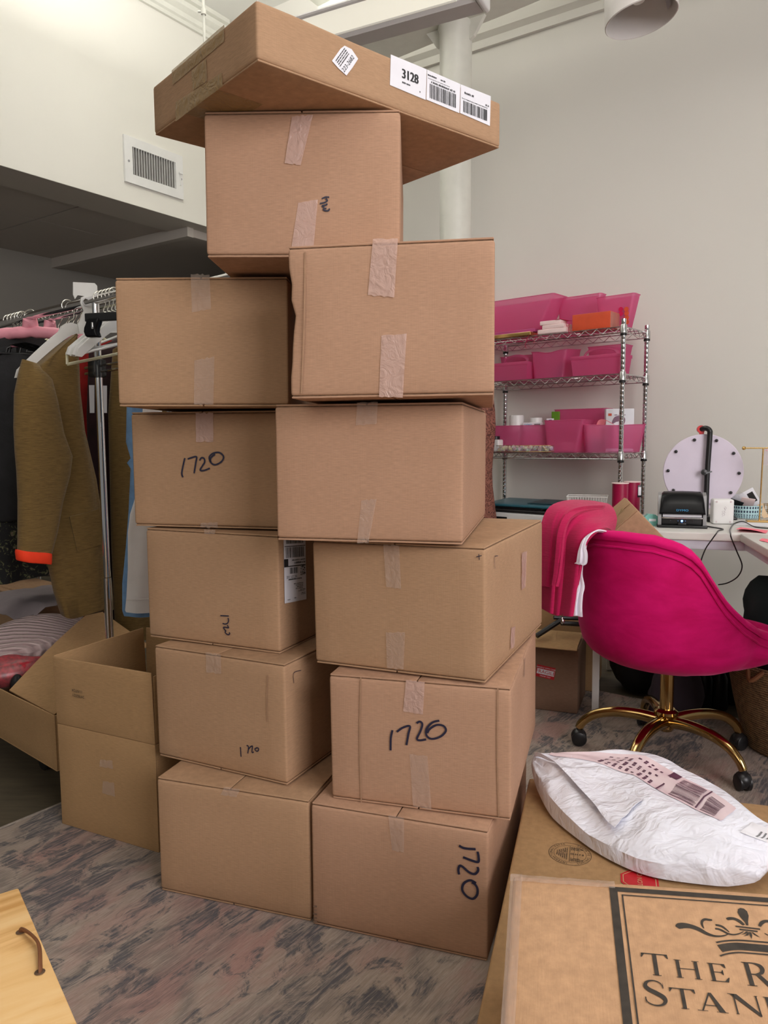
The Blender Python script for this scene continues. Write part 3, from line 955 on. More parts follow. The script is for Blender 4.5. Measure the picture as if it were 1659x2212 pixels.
def carton(key, mat, seed, dent=False):
    x, y, a, w, d, h, z0, tx, ty = CARTONS[key]
    m = pose((x, y, z0), a, tx, ty)
    root = thing('cardboard_box', LABELS[key], 'box', m, 'shipping boxes in the tall stack')
    nz = shade_noise(seed)
    def push(p):
        p = V(p)
        # faces bow a little, less near the edges
        ex = max(0, 1 - (abs(p.x) / (w / 2)) ** 4); ez = max(0, 1 - (abs(p.z - h / 2) / (h / 2)) ** 4); ey = max(0, 1 - (abs(p.y - d / 2) / (d / 2)) ** 4)
        q = V(p)
        if p.y < 0.01:
            q.y += ex * ez * (nz(p, 0.002) - 0.0006)
        if abs(p.x) > w / 2 - 0.01:
            q.x += math.copysign(1, p.x) * ey * ez * nz(p, 0.002)
        if dent and p.x < -w / 2 + 0.035:
            k = math.exp(-((p.z - h * 0.52) / 0.075) ** 2) * max(0, 1 - p.y / 0.14)
            q.x += 0.009 * k * (1 + 0.5 * math.sin(p.z * 120)); q.y += 0.005 * k
        return q
    mb = MB(); mb.rbox((-w / 2, 0, 0.006), (w / 2, d, h - 0.006), 0.006, 9, push)
    mb.build('carton_body', mat, root, True, 30)
    for nm, zlo, zhi in (('top_flap', h - 0.0042, h - 0.0002), ('bottom_flap', 0.0002, 0.0042)):
        for sg in (-1, 1):
            mb = MB()
            lift = 0.0
            def warp(p, sg=sg, nm=nm):
                q = V(p)
                if nm == 'top_flap':
                    q.z -= 0.0012 * (0.5 + 0.5 * noise.noise(V((p[0] * 9 + seed, p[1] * 5, 3))))
                else:
                    q.z += 0.0012 * (0.5 + 0.5 * noise.noise(V((p[0] * 9 + seed, p[1] * 5, 7))))
                return q
            xa, xb = (0.0015, w / 2 - 0.002) if sg > 0 else (-w / 2 + 0.002, -0.0015)
            mb.rbox((xa, 0.0025, zlo), (xb, d - 0.0025, zhi), 0.0015, 6, warp)
            mb.build(nm, mat, root, True, 30)
    mb = MB()
    for zlo, zhi in ((0.0035, 0.0075), (h - 0.0075, h - 0.0035)):
        mb.box((0, d / 2, (zlo + zhi) / 2), (w - 0.008, d - 0.008, zhi - zlo))
    mb.build('inner_flaps', M['raw_edge'], root, False)
    return root, m, (w, d, h)

def px_patch(mb, m, axis, value, quad, nu=6, nv=6, wob=0.0, seed=0, off=0.0012):
    """a thin sheet stuck on a flat face, its corners (bottom-left, bottom-right, top-right, top-left) given by sight lines"""
    C = [face_at(m, axis, value, u, v) for u, v in quad]
    sgn = -1 if (axis == 1) else 1
    grid = []
    for i in range(nu + 1):
        row = []
        for j in range(nv + 1):
            a, b = i / nu, j / nv
            p = (C[0] * (1 - a) + C[1] * a) * (1 - b) + (C[3] * (1 - a) + C[2] * a) * b
            e = 0.0
            if wob:
                e = wob * max(0, noise.noise(V((a * 4 + seed, b * 3.1, seed * 1.7))))
                if j in (0, nv): p = p + V((0, 0, 1)) * wob * 2 * noise.noise(V((a * 9, seed, b)))
            p = V(p); p[axis] += sgn * (off + e)
            row.append(p)
        grid.append(row)
    mb.sheet(grid, 0.0)
def tape_px(root, m, quad, mat='tape', seed=1, axis=1, value=0.0, name='tape'):
    mb = MB(); px_patch(mb, m, axis, value, quad, 8, 10, 0.0018, seed, 0.0026)
    mb.build(name, M[mat], root)
def strokes_px(root, m, strokes, w=0.0042, axis=1, value=0.0, name='handwriting', mat='ink'):
    mb = MB()
    if axis == 1: fr = Frame((0, value - 0.0030, 0), (1, 0, 0), (0, 0, 1), (0, -1, 0))
    else: fr = Frame((value + 0.0026, 0, 0), (0, 1, 0), (0, 0, 1), (1, 0, 0))
    for k, st in enumerate(strokes):
        pts = [fr.inv(face_at(m, axis, value, u, v)) for u, v in st]
        ribbon(mb, fr, pts, w, 0.00008 * k, 6)
    mb.build(name, M[mat], root, False)
def tape_top(root, dims, x0, x1, front=0.03):
    w, d, h = dims
    mb = MB()
    mb.sheet([[V((x, d * k / 8, h + 0.0007)) for k in range(9)] for x in (x0, (x0 + x1) / 2, x1)])
    mb.build('tape', M['tape'], root)

ZA = lambda pts: zoomed(230, 560, 0.5124, pts)
ZB = lambda pts: zoomed(300, 1120, 0.5304, pts)
ZC = lambda pts: zoomed(320, 1400, 0.5184, pts)
ZK = lambda pts: zoomed(400, 0, 0.4219, pts)

# A
root, m, dm = carton('A', M['kraft'], 1)
tape_px(root, m, [(478, 1716), (512, 1721), (520, 1703), (486, 1698)], 'tape', 2)
# B
root, m, dm = carton('B', M['kraft'], 2)
tape_px(root, m, ZC([(245, 100), (308, 106), (306, 25), (243, 15)]), 'tape', 3)
ZB2 = lambda pts: zoomed(500, 1590, 80 / 952, pts)
strokes_px(root, m, [ZB2([(250, 270), (258, 400), (266, 520)]), ZB2([(410, 242), (440, 235), (458, 290), (440, 435)]), ZB2([(458, 330), (510, 265), (560, 245), (552, 330), (548, 400), (570, 412), (590, 390)]), ZB2([(690, 285), (715, 310), (712, 355), (680, 378), (640, 355), (625, 325), (650, 300), (690, 285)])], 0.0028)
strokes_px(root, m, [ZC([(604, 145), (604, 103), (634, 92)])], 0.0015, 0, CARTONS['B'][3] / 2, 'cut_line')
strokes_px(root, m, [ZC([(501, 110), (497, 200), (499, 305)])], 0.0024, name='score_crease', mat='crease')
# C
root, m, dm = carton('C', M['kraft'], 3)
ZC2 = lambda pts: zoomed(460, 1310, 60 / 952, pts)
strokes_px(root, m, [ZC2([(280, 308), (420, 312), (570, 320)]), ZC2([(540, 380), (560, 480), (520, 570), (440, 592), (355, 570)]), ZC2([(515, 630), (560, 725), (470, 705), (390, 705), (420, 780), (470, 830), (445, 870), (490, 935), (565, 958), (602, 920), (580, 880)])], 0.0030)
tape_px(root, m, ZB([(270, 62), (312, 64), (314, 46), (268, 44)]), 'tape', 4)
# shipping label on C's side
w2 = CARTONS['C'][3] / 2
def sidelabel():
    q = zoomed(600, 1160, 90 / 1244, [(180, 1985), (830, 1855), (893, 190), (252, 150)])
    C = [face_at(m, 0, w2, u, v) for u, v in q]
    o = C[0].copy(); o.x = w2 + 0.0026
    fr = Frame(o, C[1] - C[0], (0, 0, 1), (1, 0, 0))
    lw, lh = (C[1] - C[0]).length, CARTONS['C'][5] - C[0].z - 0.004
    lab = MB(); rect(lab, fr, 0, 0, lw, lh, 0)
    lo = lab.build('shipping_label', M['paper'], root, False)
    mb = MB(); h = 0.0006
    def R(x0, y0, x1, y1): rect(mb, fr, lw * x0, lh * y0, lw * x1, lh * y1, h)
    barcode(mb, fr, lw * .10, lh * .88, lw * .88, lh * .985, h, 30, 3)
    R(.03, .835, .97, .845)
    barcode(mb, fr, lw * .08, lh * .67, lw * .94, lh * .825, h, 34, 5)
    R(.0, .54, .18, .655); R(0, .535, .97, .55)
    squiggle_line(mb, fr, lw * .45, lw * .96, lh * .575, lh * .03, h, 4)
    squiggle_line(mb, fr, lw * .35, lw * .96, lh * .622, lh * .018, h, 9)
    barcode(mb, fr, lw * .24, lh * .43, lw * .62, lh * .52, h, 16, 6)
    text_mesh(mb, fr, 'NC 271 1-02', lh * .055, lw * .33, lh * .385, h, rot=PI)
    rnd = random.Random(2)
    for i in range(60):
        a, b = rnd.uniform(.72, .94), rnd.uniform(.385, .525); R(a, b, a + .03, b + .010)
    squiggle_line(mb, fr, lw * .18, lw * .8, lh * .335, lh * .022, h, 7)
    for i, (a, y) in enumerate(((.42, .265), (.5, .24), (.55, .215), (.5, .19), (.70, .165), (.62, .145), (.76, .11), (.74, .09))):
        squiggle_line(mb, fr, lw * a, lw * (.84 if i < 4 else .95), lh * y, lh * .014, h, 20 + i)
    squiggle_line(mb, fr, lw * .42, lw * .52, lh * .05, lh * .016, h, 31)
    squiggle_line(mb, fr, lw * .12, lw * .24, lh * .04, lh * .012, h, 32)
    mb.build('print', M['label_black'], lo, False)
sidelabel()
# D
root, m, dm = carton('D', M['kraft'], 4)
strokes_px(root, m, [ZA([(333, 838), (326, 868), (320, 902), (325, 919)]), ZA([(345, 842), (362, 836), (382, 833), (379, 858), (372, 902)]), ZA([(395, 848), (403, 837), (414, 840), (416, 856), (405, 874), (398, 889), (414, 890), (438, 881)]), ZA([(441, 856), (436, 834), (452, 818), (478, 815), (496, 832), (487, 853), (462, 866), (444, 858), (442, 838), (460, 822)])], 0.0042)
tape_px(root, m, ZA([(380, 770), (453, 770), (452, 648), (378, 648)]), 'tape_pink', 5)
tape_px(root, m, ZA([(398, 1130), (472, 1132), (470, 1108), (400, 1112)]), 'tape', 6)
# E
root, m, dm = carton('E', M['kraft'], 5)
tape_px(root, m, ZA([(362, 225), (442, 210), (436, 66), (356, 64)]), 'tape', 7)
tape_px(root, m, ZA([(370, 612), (452, 612), (456, 410), (372, 428)]), 'tape', 8)
# F
root, m, dm = carton('F', M['kraft_red'], 6)
tape_px(root, m, ZC([(1018, 840), (1068, 850), (1068, 704), (1002, 694)]), 'tape', 9)
strokes_px(root, m, [ZC([(1297, 820), (1320, 831), (1366, 835)]), ZC([(1374, 845), (1378, 866), (1376, 888), (1345, 880), (1314, 868)]), ZC([(1374, 908), (1376, 924), (1362, 938), (1338, 930), (1312, 908), (1300, 904), (1294, 920), (1297, 940)]), ZC([(1368, 976), (1344, 964), (1318, 976), (1310, 1002), (1326, 1028), (1352, 1041), (1370, 1028), (1374, 1004), (1366, 984), (1350, 972)])], 0.0052)
for k_ in range(5):
    strokes_px(root, m, [ZC([(690 + 4 * (k_ % 2), 1072 + 16 * k_), (706, 1074 + 16 * k_)])], 0.0045, name='smudged_print', mat='smudge')
# G
root, m, dm = carton('G', M['kraft_red'], 7)
tape_px(root, m, ZC([(1064, 262), (1146, 275), (1154, 140), (1076, 130)]), 'tape_pink', 10)
tape_px(root, m, ZC([(1105, 655), (1182, 672), (1165, 448), (1090, 440)]), 'tape', 11)
strokes_px(root, m, [ZC([(1020, 340), (1013, 372), (1012, 424)]), ZC([(1038, 347), (1062, 330), (1092, 323), (1086, 356), (1078, 402)]), ZC([(1120, 311), (1134, 304), (1144, 316), (1136, 344), (1122, 374), (1132, 382), (1160, 378)]), ZC([(1215, 300), (1186, 308), (1162, 334), (1162, 362), (1184, 376), (1220, 366), (1242, 342), (1232, 322), (1204, 318), (1176, 334), (1164, 352)])], 0.0046)
strokes_px(root, m, [ZC([(1562, 120), (1566, 40)])], 0.006, 0, CARTONS['G'][3] / 2, 'scuff')
for st in ([(888, 120), (884, 380), (890, 640)], [(1458, 165), (1456, 440), (1462, 700)]):
    strokes_px(root, m, [ZC(st)], 0.0030, name='score_crease', mat='crease')
# H
root, m, dm = carton('H', M['kraft'], 8)
tape_px(root, m, ZB([(1010, 278), (1070, 286), (1062, 110), (998, 106)]), 'tape', 12)
tape_px(root, m, ZB([(1012, 608), (1080, 612), (1086, 462), (1008, 462)]), 'tape', 13)
hw = CARTONS['H'][3] / 2
tape_px(root, m, [(1124, 1274), (1133, 1268), (1136, 1190), (1125, 1194)], 'tape_pink', 14, 0, hw)
strokes_px(root, m, [ZB([(1446, 205), (1445, 158), (1458, 152)])], 0.0015, 0, hw, 'cut_line')
strokes_px(root, m, [ZB([(1376, 156), (1398, 150)]), ZB([(1386, 144), (1388, 168)])], 0.0016, 1, 0.0, 'pen_cross')
tape_px(root, m, [(1100, 1402), (1109, 1396), (1111, 1352), (1102, 1356)], 'tape_pink', 34, 0, hw)
# I
root, m, dm = carton('I', M['kraft_red'], 9)
tape_px(root, m, ZA([(1052, 700), (1140, 694), (1145, 602), (1058, 604)]), 'tape', 15)
tape_px(root, m, ZA([(1058, 1196), (1106, 1196), (1140, 1010), (1076, 1016)]), 'tape', 16)
# J
root, m, dm = carton('J', M['kraft_red'], 10, dent=True)
tape_px(root, m, [(795, 638), (852, 643), (860, 516), (806, 517)], 'tape_pink', 17)
tape_px(root, m, ZA([(1150, 580), (1250, 584), (1266, 314), (1160, 322)]), 'tape_pink', 18)
strokes_px(root, m, [[(660, 545), (658, 700), (652, 850)]], 0.003, name='score_crease', mat='crease')
# K
root, m, dm = carton('K', M['kraft_red'], 11)
tape_px(root, m, ZK([(510, 838), (592, 848), (655, 590), (548, 600)]), 'tape_pink', 19)
tape_px(root, m, ZK([(540, 1300), (655, 1300), (680, 1024), (580, 1040)]), 'tape_pink', 20)
ZK2 = lambda pts: zoomed(670, 410, 60 / 952, pts)
strokes_px(root, m, [ZK2([(410, 320), (530, 265), (660, 270)]), ZK2([(535, 312), (595, 385), (500, 450), (340, 485)]), ZK2([(560, 490), (575, 525), (430, 560), (440, 590), (495, 620)]), ZK2([(565, 650), (470, 670), (480, 715), (600, 735), (660, 700), (652, 655)])], 0.0030)

# the wide flat carton on top
FX = (0.0287, 1.6274, 0.7043, 0.6512, 0.4387, 0.1041, 1.7735, 0.006, -0.0046)
# (front face runs from its left-hand corner at local -w/2)
m = pose((FX[0], FX[1], FX[6]), FX[2], 0.004, -0.002)
w, d, h = FX[3:6]
root = thing('flat_carton', 'wide flat brown carton with white barcode labels, topmost on the stack', 'box', m)
mb = MB()
nzf = shade_noise(40)
mb.rbox((-w / 2, 0, 0.003), (w / 2, d, h - 0.003), 0.006, 9, lambda p: V((p[0], p[1], p[2] + nzf(p, 0.003))))
mb.build('carton_body', M['kraft'], root, True, 30)
mb = MB(); mb.rbox((-w / 2 + 0.002, 0.002, 0.0), (w / 2 - 0.002, d * 0.52, 0.004), 0.0015, 6); mb.build('bottom_flap', M['kraft'], root, True, 30)
mb = MB(); mb.rbox((-w / 2 + 0.002, d * 0.525, 0.0), (w / 2 - 0.002, d - 0.002, 0.004), 0.0015, 6); mb.build('bottom_flap', M['kraft'], root, True, 30)
ZF = lambda pts: zoomed(690, 90, 400 / 1659, pts)
def flat_label(quad, name, seed, painter):
    C = [face_at(m, 1, 0, u, v) for u, v in quad]           # bl, br, tr, tl
    off = -0.0012
    fr = Frame(V((C[0].x, off, C[0].z)), V((1, 0, 0)), V((0, 0, 1)), V((0, -1, 0)))
    mb = MB()
    mb.poly([fr.p(*fr.inv(c), 0) for c in C])
    lo = mb.build(name, M['paper'], root, False)
    mb = MB()
    painter(mb, fr, [fr.inv(c) for c in C])
    mb.build('print', M['label_black'], lo, False)
def p_3128(mb, fr, C):
    x0, x1 = C[0][0], C[1][0]; z0 = min(C[0][1], C[1][1]); z1 = C[3][1]; W, H = x1 - x0, z1 - z0
    for k in range(4): text_mesh(mb, fr, '3128', H * .42, x0 + W * (.545 + 0.007 * k), z0 + H * .54, 0.0005 + 0.00005 * k, squash=0.90)
    squiggle_line(mb, fr, x0 + W * .33, x0 + W * .56, z0 + H * .25, H * .05, 0.0006, 5)
    squiggle_line(mb, fr, x0 + W * .82, x0 + W * .86, z0 + H * .16, H * .05, 0.0006, 6)
def p_code(n, seed):
    def go(mb, fr, C):
        x0, x1 = C[0][0], C[1][0]; z0 = min(C[0][1], C[1][1]); z1 = C[3][1]; W, H = x1 - x0, z1 - z0
        barcode(mb, fr, x0 + W * .10, z0 + H * .12, x1 - W * .10, z0 + H * (.58 if n == 0 else .50), 0.0006, 32, seed)
        if n == 0:
            squiggle_line(mb, fr, x0 + W * .14, x0 + W * .86, z0 + H * .62, H * .065, 0.0006, seed)
            squiggle_line(mb, fr, x0 + W * .05, x0 + W * .70, z0 + H * .73, H * .02, 0.0006, seed + 1)
            squiggle_line(mb, fr, x0 + W * .04, x0 + W * .32, z0 + H * .82, H * .05, 0.0006, seed + 2)
            squiggle_line(mb, fr, x0 + W * .42, x0 + W * .56, z0 + H * .82, H * .05, 0.0006, seed + 3)
        else:
            squiggle_line(mb, fr, x0 + W * .06, x0 + W * .92, z0 + H * .55, H * .03, 0.0006, seed)
            squiggle_line(mb, fr, x0 + W * .14, x0 + W * .46, z0 + H * .74, H * .07, 0.0006, seed + 1)
            squiggle_line(mb, fr, x0 + W * .84, x0 + W * .97, z0 + H * .62, H * .06, 0.0006, seed + 2)
    return go
flat_label(ZF([(628, 390), (948, 524), (958, 250), (636, 116)]), 'number_label', 1, p_3128)
flat_label(ZF([(954, 520), (1250, 642), (1260, 382), (962, 252)]), 'barcode_label', 11, p_code(0, 11))
flat_label(ZF([(1256, 640), (1524, 756), (1532, 490), (1264, 384)]), 'barcode_label', 23, p_code(1, 23))
# crooked paper sticker
C = [face_at(m, 1, 0, u, v) for u, v in ZF([(108, 174), (165, 240), (238, 306), (292, 236), (343, 156), (285, 70), (222, 38), (185, 66)])]
fr = Frame(V((C[0].x, -0.0015, C[0].z)), V((1, 0, 0)), V((0, 0, 1)), V((0, -1, 0)))
mb = MB(); mb.poly([fr.p(*fr.inv(c), 0) for c in C]); so = mb.build('paper_sticker', M['paper'], root, False)
q = [fr.inv(c) for c in (C[0], C[2], C[4])]
mb = MB()
ang = math.atan2(q[2][1] - q[1][1], q[2][0] - q[1][0])
cxs, cys = (q[0][0] + q[2][0]) / 2, (q[1][1] + fr.inv(C[6])[1]) / 2
fr2 = Frame(fr.p(cxs, cys), fr.x * math.cos(ang) + fr.y * math.sin(ang), -fr.x * math.sin(ang) + fr.y * math.cos(ang), fr.n)
text_mesh(mb, fr2, '223-2682', 0.0115, 0.001, -0.008, 0.0005)
for k in range(4): squiggle_line(mb, fr2, -0.02, 0.018, 0.001 + k * 0.004, 0.0022, 0.0005, 60 + k)
mb.build('print', M['label_black'], so, False)
# brown tape bands on the short end (local x = -w/2) wrapping underneath
def side_tape(quad, seed):
    mb = MB()
    C = [face_at(m, 0, -w / 2, u, v) for u, v in quad]
    grid = []
    for i in range(9):
        row = []
        for j in range(7):
            a, b = i / 8, j / 6
            p = (C[0] * (1 - a) + C[1] * a) * (1 - b) + (C[3] * (1 - a) + C[2] * a) * b
            p.x = -w / 2 - 0.0018 - 0.0015 * noise.noise(V((a * 3, b * 3, seed)))
            row.append(p)
        grid.append(row)
    mb.sheet(grid)
    mb.build('tape', M['tape_brown'], root)
ZL = lambda pts: zoomed(0, 0, 560 / 1659, pts)
side_tape(ZL([(1110, 545), (1440, 265), (1440, 160), (1104, 452)]), 1)
side_tape(ZL([(1128, 780), (1430, 552), (1425, 466), (1130, 655)]), 2)
side_tape(ZL([(1240, 580), (1330, 520), (1325, 375), (1230, 455)]), 3)
mb = MB()
mb.sheet([[V((-w / 2 + 0.002 + 0.05 * k, d * t, -0.0004)) for k in range(3)] for t in (0.34, 0.5, 0.66)])
mb.build('tape', M['tape_brown'], root)
# ------------------------------------------------------------------ open-top carton beside the stack
OW, OD = 0.365, 0.36
O1 = at_z(134, 1779, 0)
oyaw = -0.4564
oc = V((O1.x + OW / 2 * math.cos(oyaw), O1.y + OW / 2 * math.sin(oyaw), 0))
m = pose(oc, oyaw)
root = thing('open_carton', 'tall open-topped brown carton on the rug, flaps folded straight up', 'box', m)
zt = face_at(m, 1, 0, 115, 1417).z
zseam = face_at(m, 1, 0, 123, 1563).z
T = 0.005
mb = MB()
nz = shade_noise(70)
for lo, hi in (((-OW / 2, 0, 0), (OW / 2, T, zseam)), ((-OW / 2, OD - T, 0), (OW / 2, OD, zseam)), ((-OW / 2, T, 0), (-OW / 2 + T, OD - T, zseam)), ((OW / 2 - T, T, 0), (OW / 2, OD - T, zseam)), ((-OW / 2 + T, T, 0), (OW / 2 - T, OD - T, T))):
    mb.rbox(lo, hi, 0.0018, 6)
mb.build('carton_body', M['kraft_yellow'], root, True, 30)
lean = 0.022
for k, (lo, hi) in enumerate((((-OW / 2, 0, zseam + 0.001), (OW / 2, T, zt)), ((-OW / 2, OD - T, zseam + 0.001), (OW / 2, OD, zt)), ((-OW / 2, T, zseam + 0.001), (-OW / 2 + T, OD - T, zt)), ((OW / 2 - T, T, zseam + 0.001), (OW / 2, OD - T, zt - 0.012)))):
    mb = MB()
    def fl(p, k=k):
        q = V(p); f = (p[2] - zseam) / (zt - zseam)
        if k == 0: q.y -= 0.006 * f
        if k == 2: q.x -= lean * f * 0.4
        if k == 1: q.y += 0.006 * f
        return q
    mb.rbox(lo, hi, 0.0018, 6, fl)
    mb.build('flap', M['kraft_yellow'], root, True, 30)
ZO = lambda pts: zoomed(0, 1180, 250 / 1152, pts)
fr = Frame((0, -0.009, 0), (1, 0, 0), (0, 0, 1), (0, -1, 0))
mb = MB()
a = fr.inv(face_at(m, 1, -0.009, *ZO([(775, 1475)])[0])); 
text_mesh(mb, fr, '24782021', 0.0115, a[0] + 0.001, a[1] - 0.0045, 0.0, rot=PI - 0.02)
text_mesh(mb, fr, '11/07/24', 0.0115, a[0] - 0.002, a[1] + 0.0095, 0.0, rot=PI - 0.02)
mb.build('print', M['stamp'], root, False)
tape_px(root, m, [(216, 1655), (246, 1660), (244, 1642), (218, 1640)], 'tape', 31)
tape_px(root, m, [(222, 1712), (250, 1720), (248, 1690), (224, 1686)], 'tape', 32)
# scrunched paper with a dark item in the open carton
pp = at_y(300, 1432, 2.15)
crumple_m = pose((pp.x - 0.005, pp.y, 0.26))
cr = thing('scrunched_paper', 'scrunched white paper poking out of the open-topped carton', 'paper', crumple_m)
mb = MB()
rings = []
for i in range(9):
    z = 0.205 * i / 8 - 0.07
    rr = 0.05 * math.sin(min(1, 0.25 + i / 9) * PI * 0.95) + 0.004
    rings.append([V((rr * math.cos(a) * (1 + 0.35 * noise.noise(V((math.cos(a) * 2, math.sin(a) * 2, i * 0.6)))), rr * math.sin(a), z)) for a in [2 * PI * k / 18 for k in range(18)]])
mb.loft(rings)
mb.build('wad', plain('scrunched_grey_paper', srgb(196, 196, 192), 0.6, var=0.05), cr, True, 25)
mb = MB()
mb.rbox((-0.03, -0.09, -0.20), (0.03, 0.02, 0.0), 0.02, 5)
tag(mb.build('lower_wad', plain('packing_paper', srgb(170, 160, 140), 0.8), cr), None)
mb = MB(); mb.rbox((0.010, -0.055, 0.02), (0.042, -0.030, 0.135), 0.012, 4, lambda p: V((p[0] + 0.006 * math.sin(p[2] * 60), p[1], p[2])))
mb.build('dark_pouch', M['bag_black'], cr)

# ------------------------------------------------------------------ clothes rack beside the stack
RD = V((-0.755, 0.656, 0)).normalized()      # along the rod, away from the stack
RN = V((-0.656, -0.755, 0)).normalized()     # across the rod, towards the open floor
rp = at_y(206, 648, 2.65)
R0 = V((rp.x, rp.y, 0)); RZ = rp.z
def rk(s, t, z, base=R0):
    return base + RD * s + RN * t + V((0, 0, z))
def rod_s(u, base, z):                       # how far along a rod the sight column u falls
    d = ray(u, 660); n = V((d.y, -d.x, 0))
    return -(base.dot(n)) / RD.dot(n)
rm = basis(R0, RD, RN, V((0, 0, 1)))
rack = thing('clothes_rack', 'chrome clothes rail with round posts, standing beside the box stack', 'clothes rack', rm)
mb = MB()
mb.tube([(0, 0, 0.075), (0, 0, 0.62)], 0.0145, 16); mb.tube([(0, 0, 0.622), (0, 0, RZ - 0.004)], 0.0125, 16)
mb.build('post', M['chrome'], rack)
mb = MB(); mb.tube([(1.5, 0, 0.075), (1.5, 0, RZ - 0.004)], 0.0125, 16); mb.build('post', M['chrome'], rack)
mb = MB(); mb.tube([(-0.32, 0, RZ), (1.55, 0, RZ)], 0.0155, 18); mb.build('hanging_rod', M['chrome'], rack)
zc = at_y(215, 800, 2.62).z
for dz in (0.0, 0.020):
    mb = MB(); mb.tube([(-0.20, 0.0, zc + dz), (0.09, 0.0, zc + dz - 0.004)], 0.0045, 8); mb.build('side_bar', M['chrome'], rack)
mb = MB(); mb.rbox((-0.024, -0.020, zc - 0.022), (0.020, 0.030, zc + 0.040), 0.008, 3); mb.build('rail_clamp', M['smoke_plastic'], rack)
for s in (0.0, 1.5):
    mb = MB(); mb.tube([(s, -0.27, 0.085), (s, 0.27, 0.085)], 0.0125, 12); mb.build('foot_bar', M['chrome'], rack)
    for t in (-0.25, 0.25):
        c = MB(); c.lathe([(0.0, -0.012), (0.026, -0.012), (0.030, -0.008), (0.030, 0.008), (0.026, 0.012), (0.0, 0.012)], (s, t, 0.030), 20, Matrix.Rotation(PI / 2, 3, 'X'))
        c.cyl((s, t, 0.03), (s, t, 0.085), 0.007, None, 8)
        c.build('caster', M['black'], rack)
for t in (-0.25, 0.25):
    mb = MB(); mb.tube([(-0.02, t, 0.105), (1.5, t, 0.105)], 0.0125, 12); mb.build('base_rail', M['chrome'], rack)
# second rail behind it
R1 = R0 - RN * 0.42 + RD * 0.10
RZ1 = at_y(140, 684, (R1 + RD * 1.03).y).z
rack2 = thing('clothes_rack', 'second chrome clothes rail, lower and further back behind the first', 'clothes rack', basis(R1, RD, RN, V((0, 0, 1))))
mb = MB(); mb.tube([(-0.64, 0, RZ1), (1.9, 0, RZ1)], 0.013, 14); mb.build('hanging_rod', M['chrome'], rack2)
for s in (-0.60, 0.12, 1.37):
    mb = MB(); mb.tube([(s, 0, 0.07), (s, 0, RZ1)], 0.012, 14); mb.build('post', M['chrome'], rack2)
    mb = MB(); mb.tube([(s, -0.13, 0.08), (s, 0.13, 0.08)], 0.012, 12); mb.build('foot_bar', M['chrome'], rack2)
    for t in (-0.115, 0.115):
        c = MB(); c.lathe([(0.0, -0.012), (0.030, -0.012), (0.030, 0.012), (0.0, 0.012)], (s, t, 0.030), 16, Matrix.Rotation(PI / 2, 3, 'X')); c.cyl((s, t, 0.03), (s, t, 0.08), 0.007, None, 8)
        c.build('caster', M['black'], rack2)

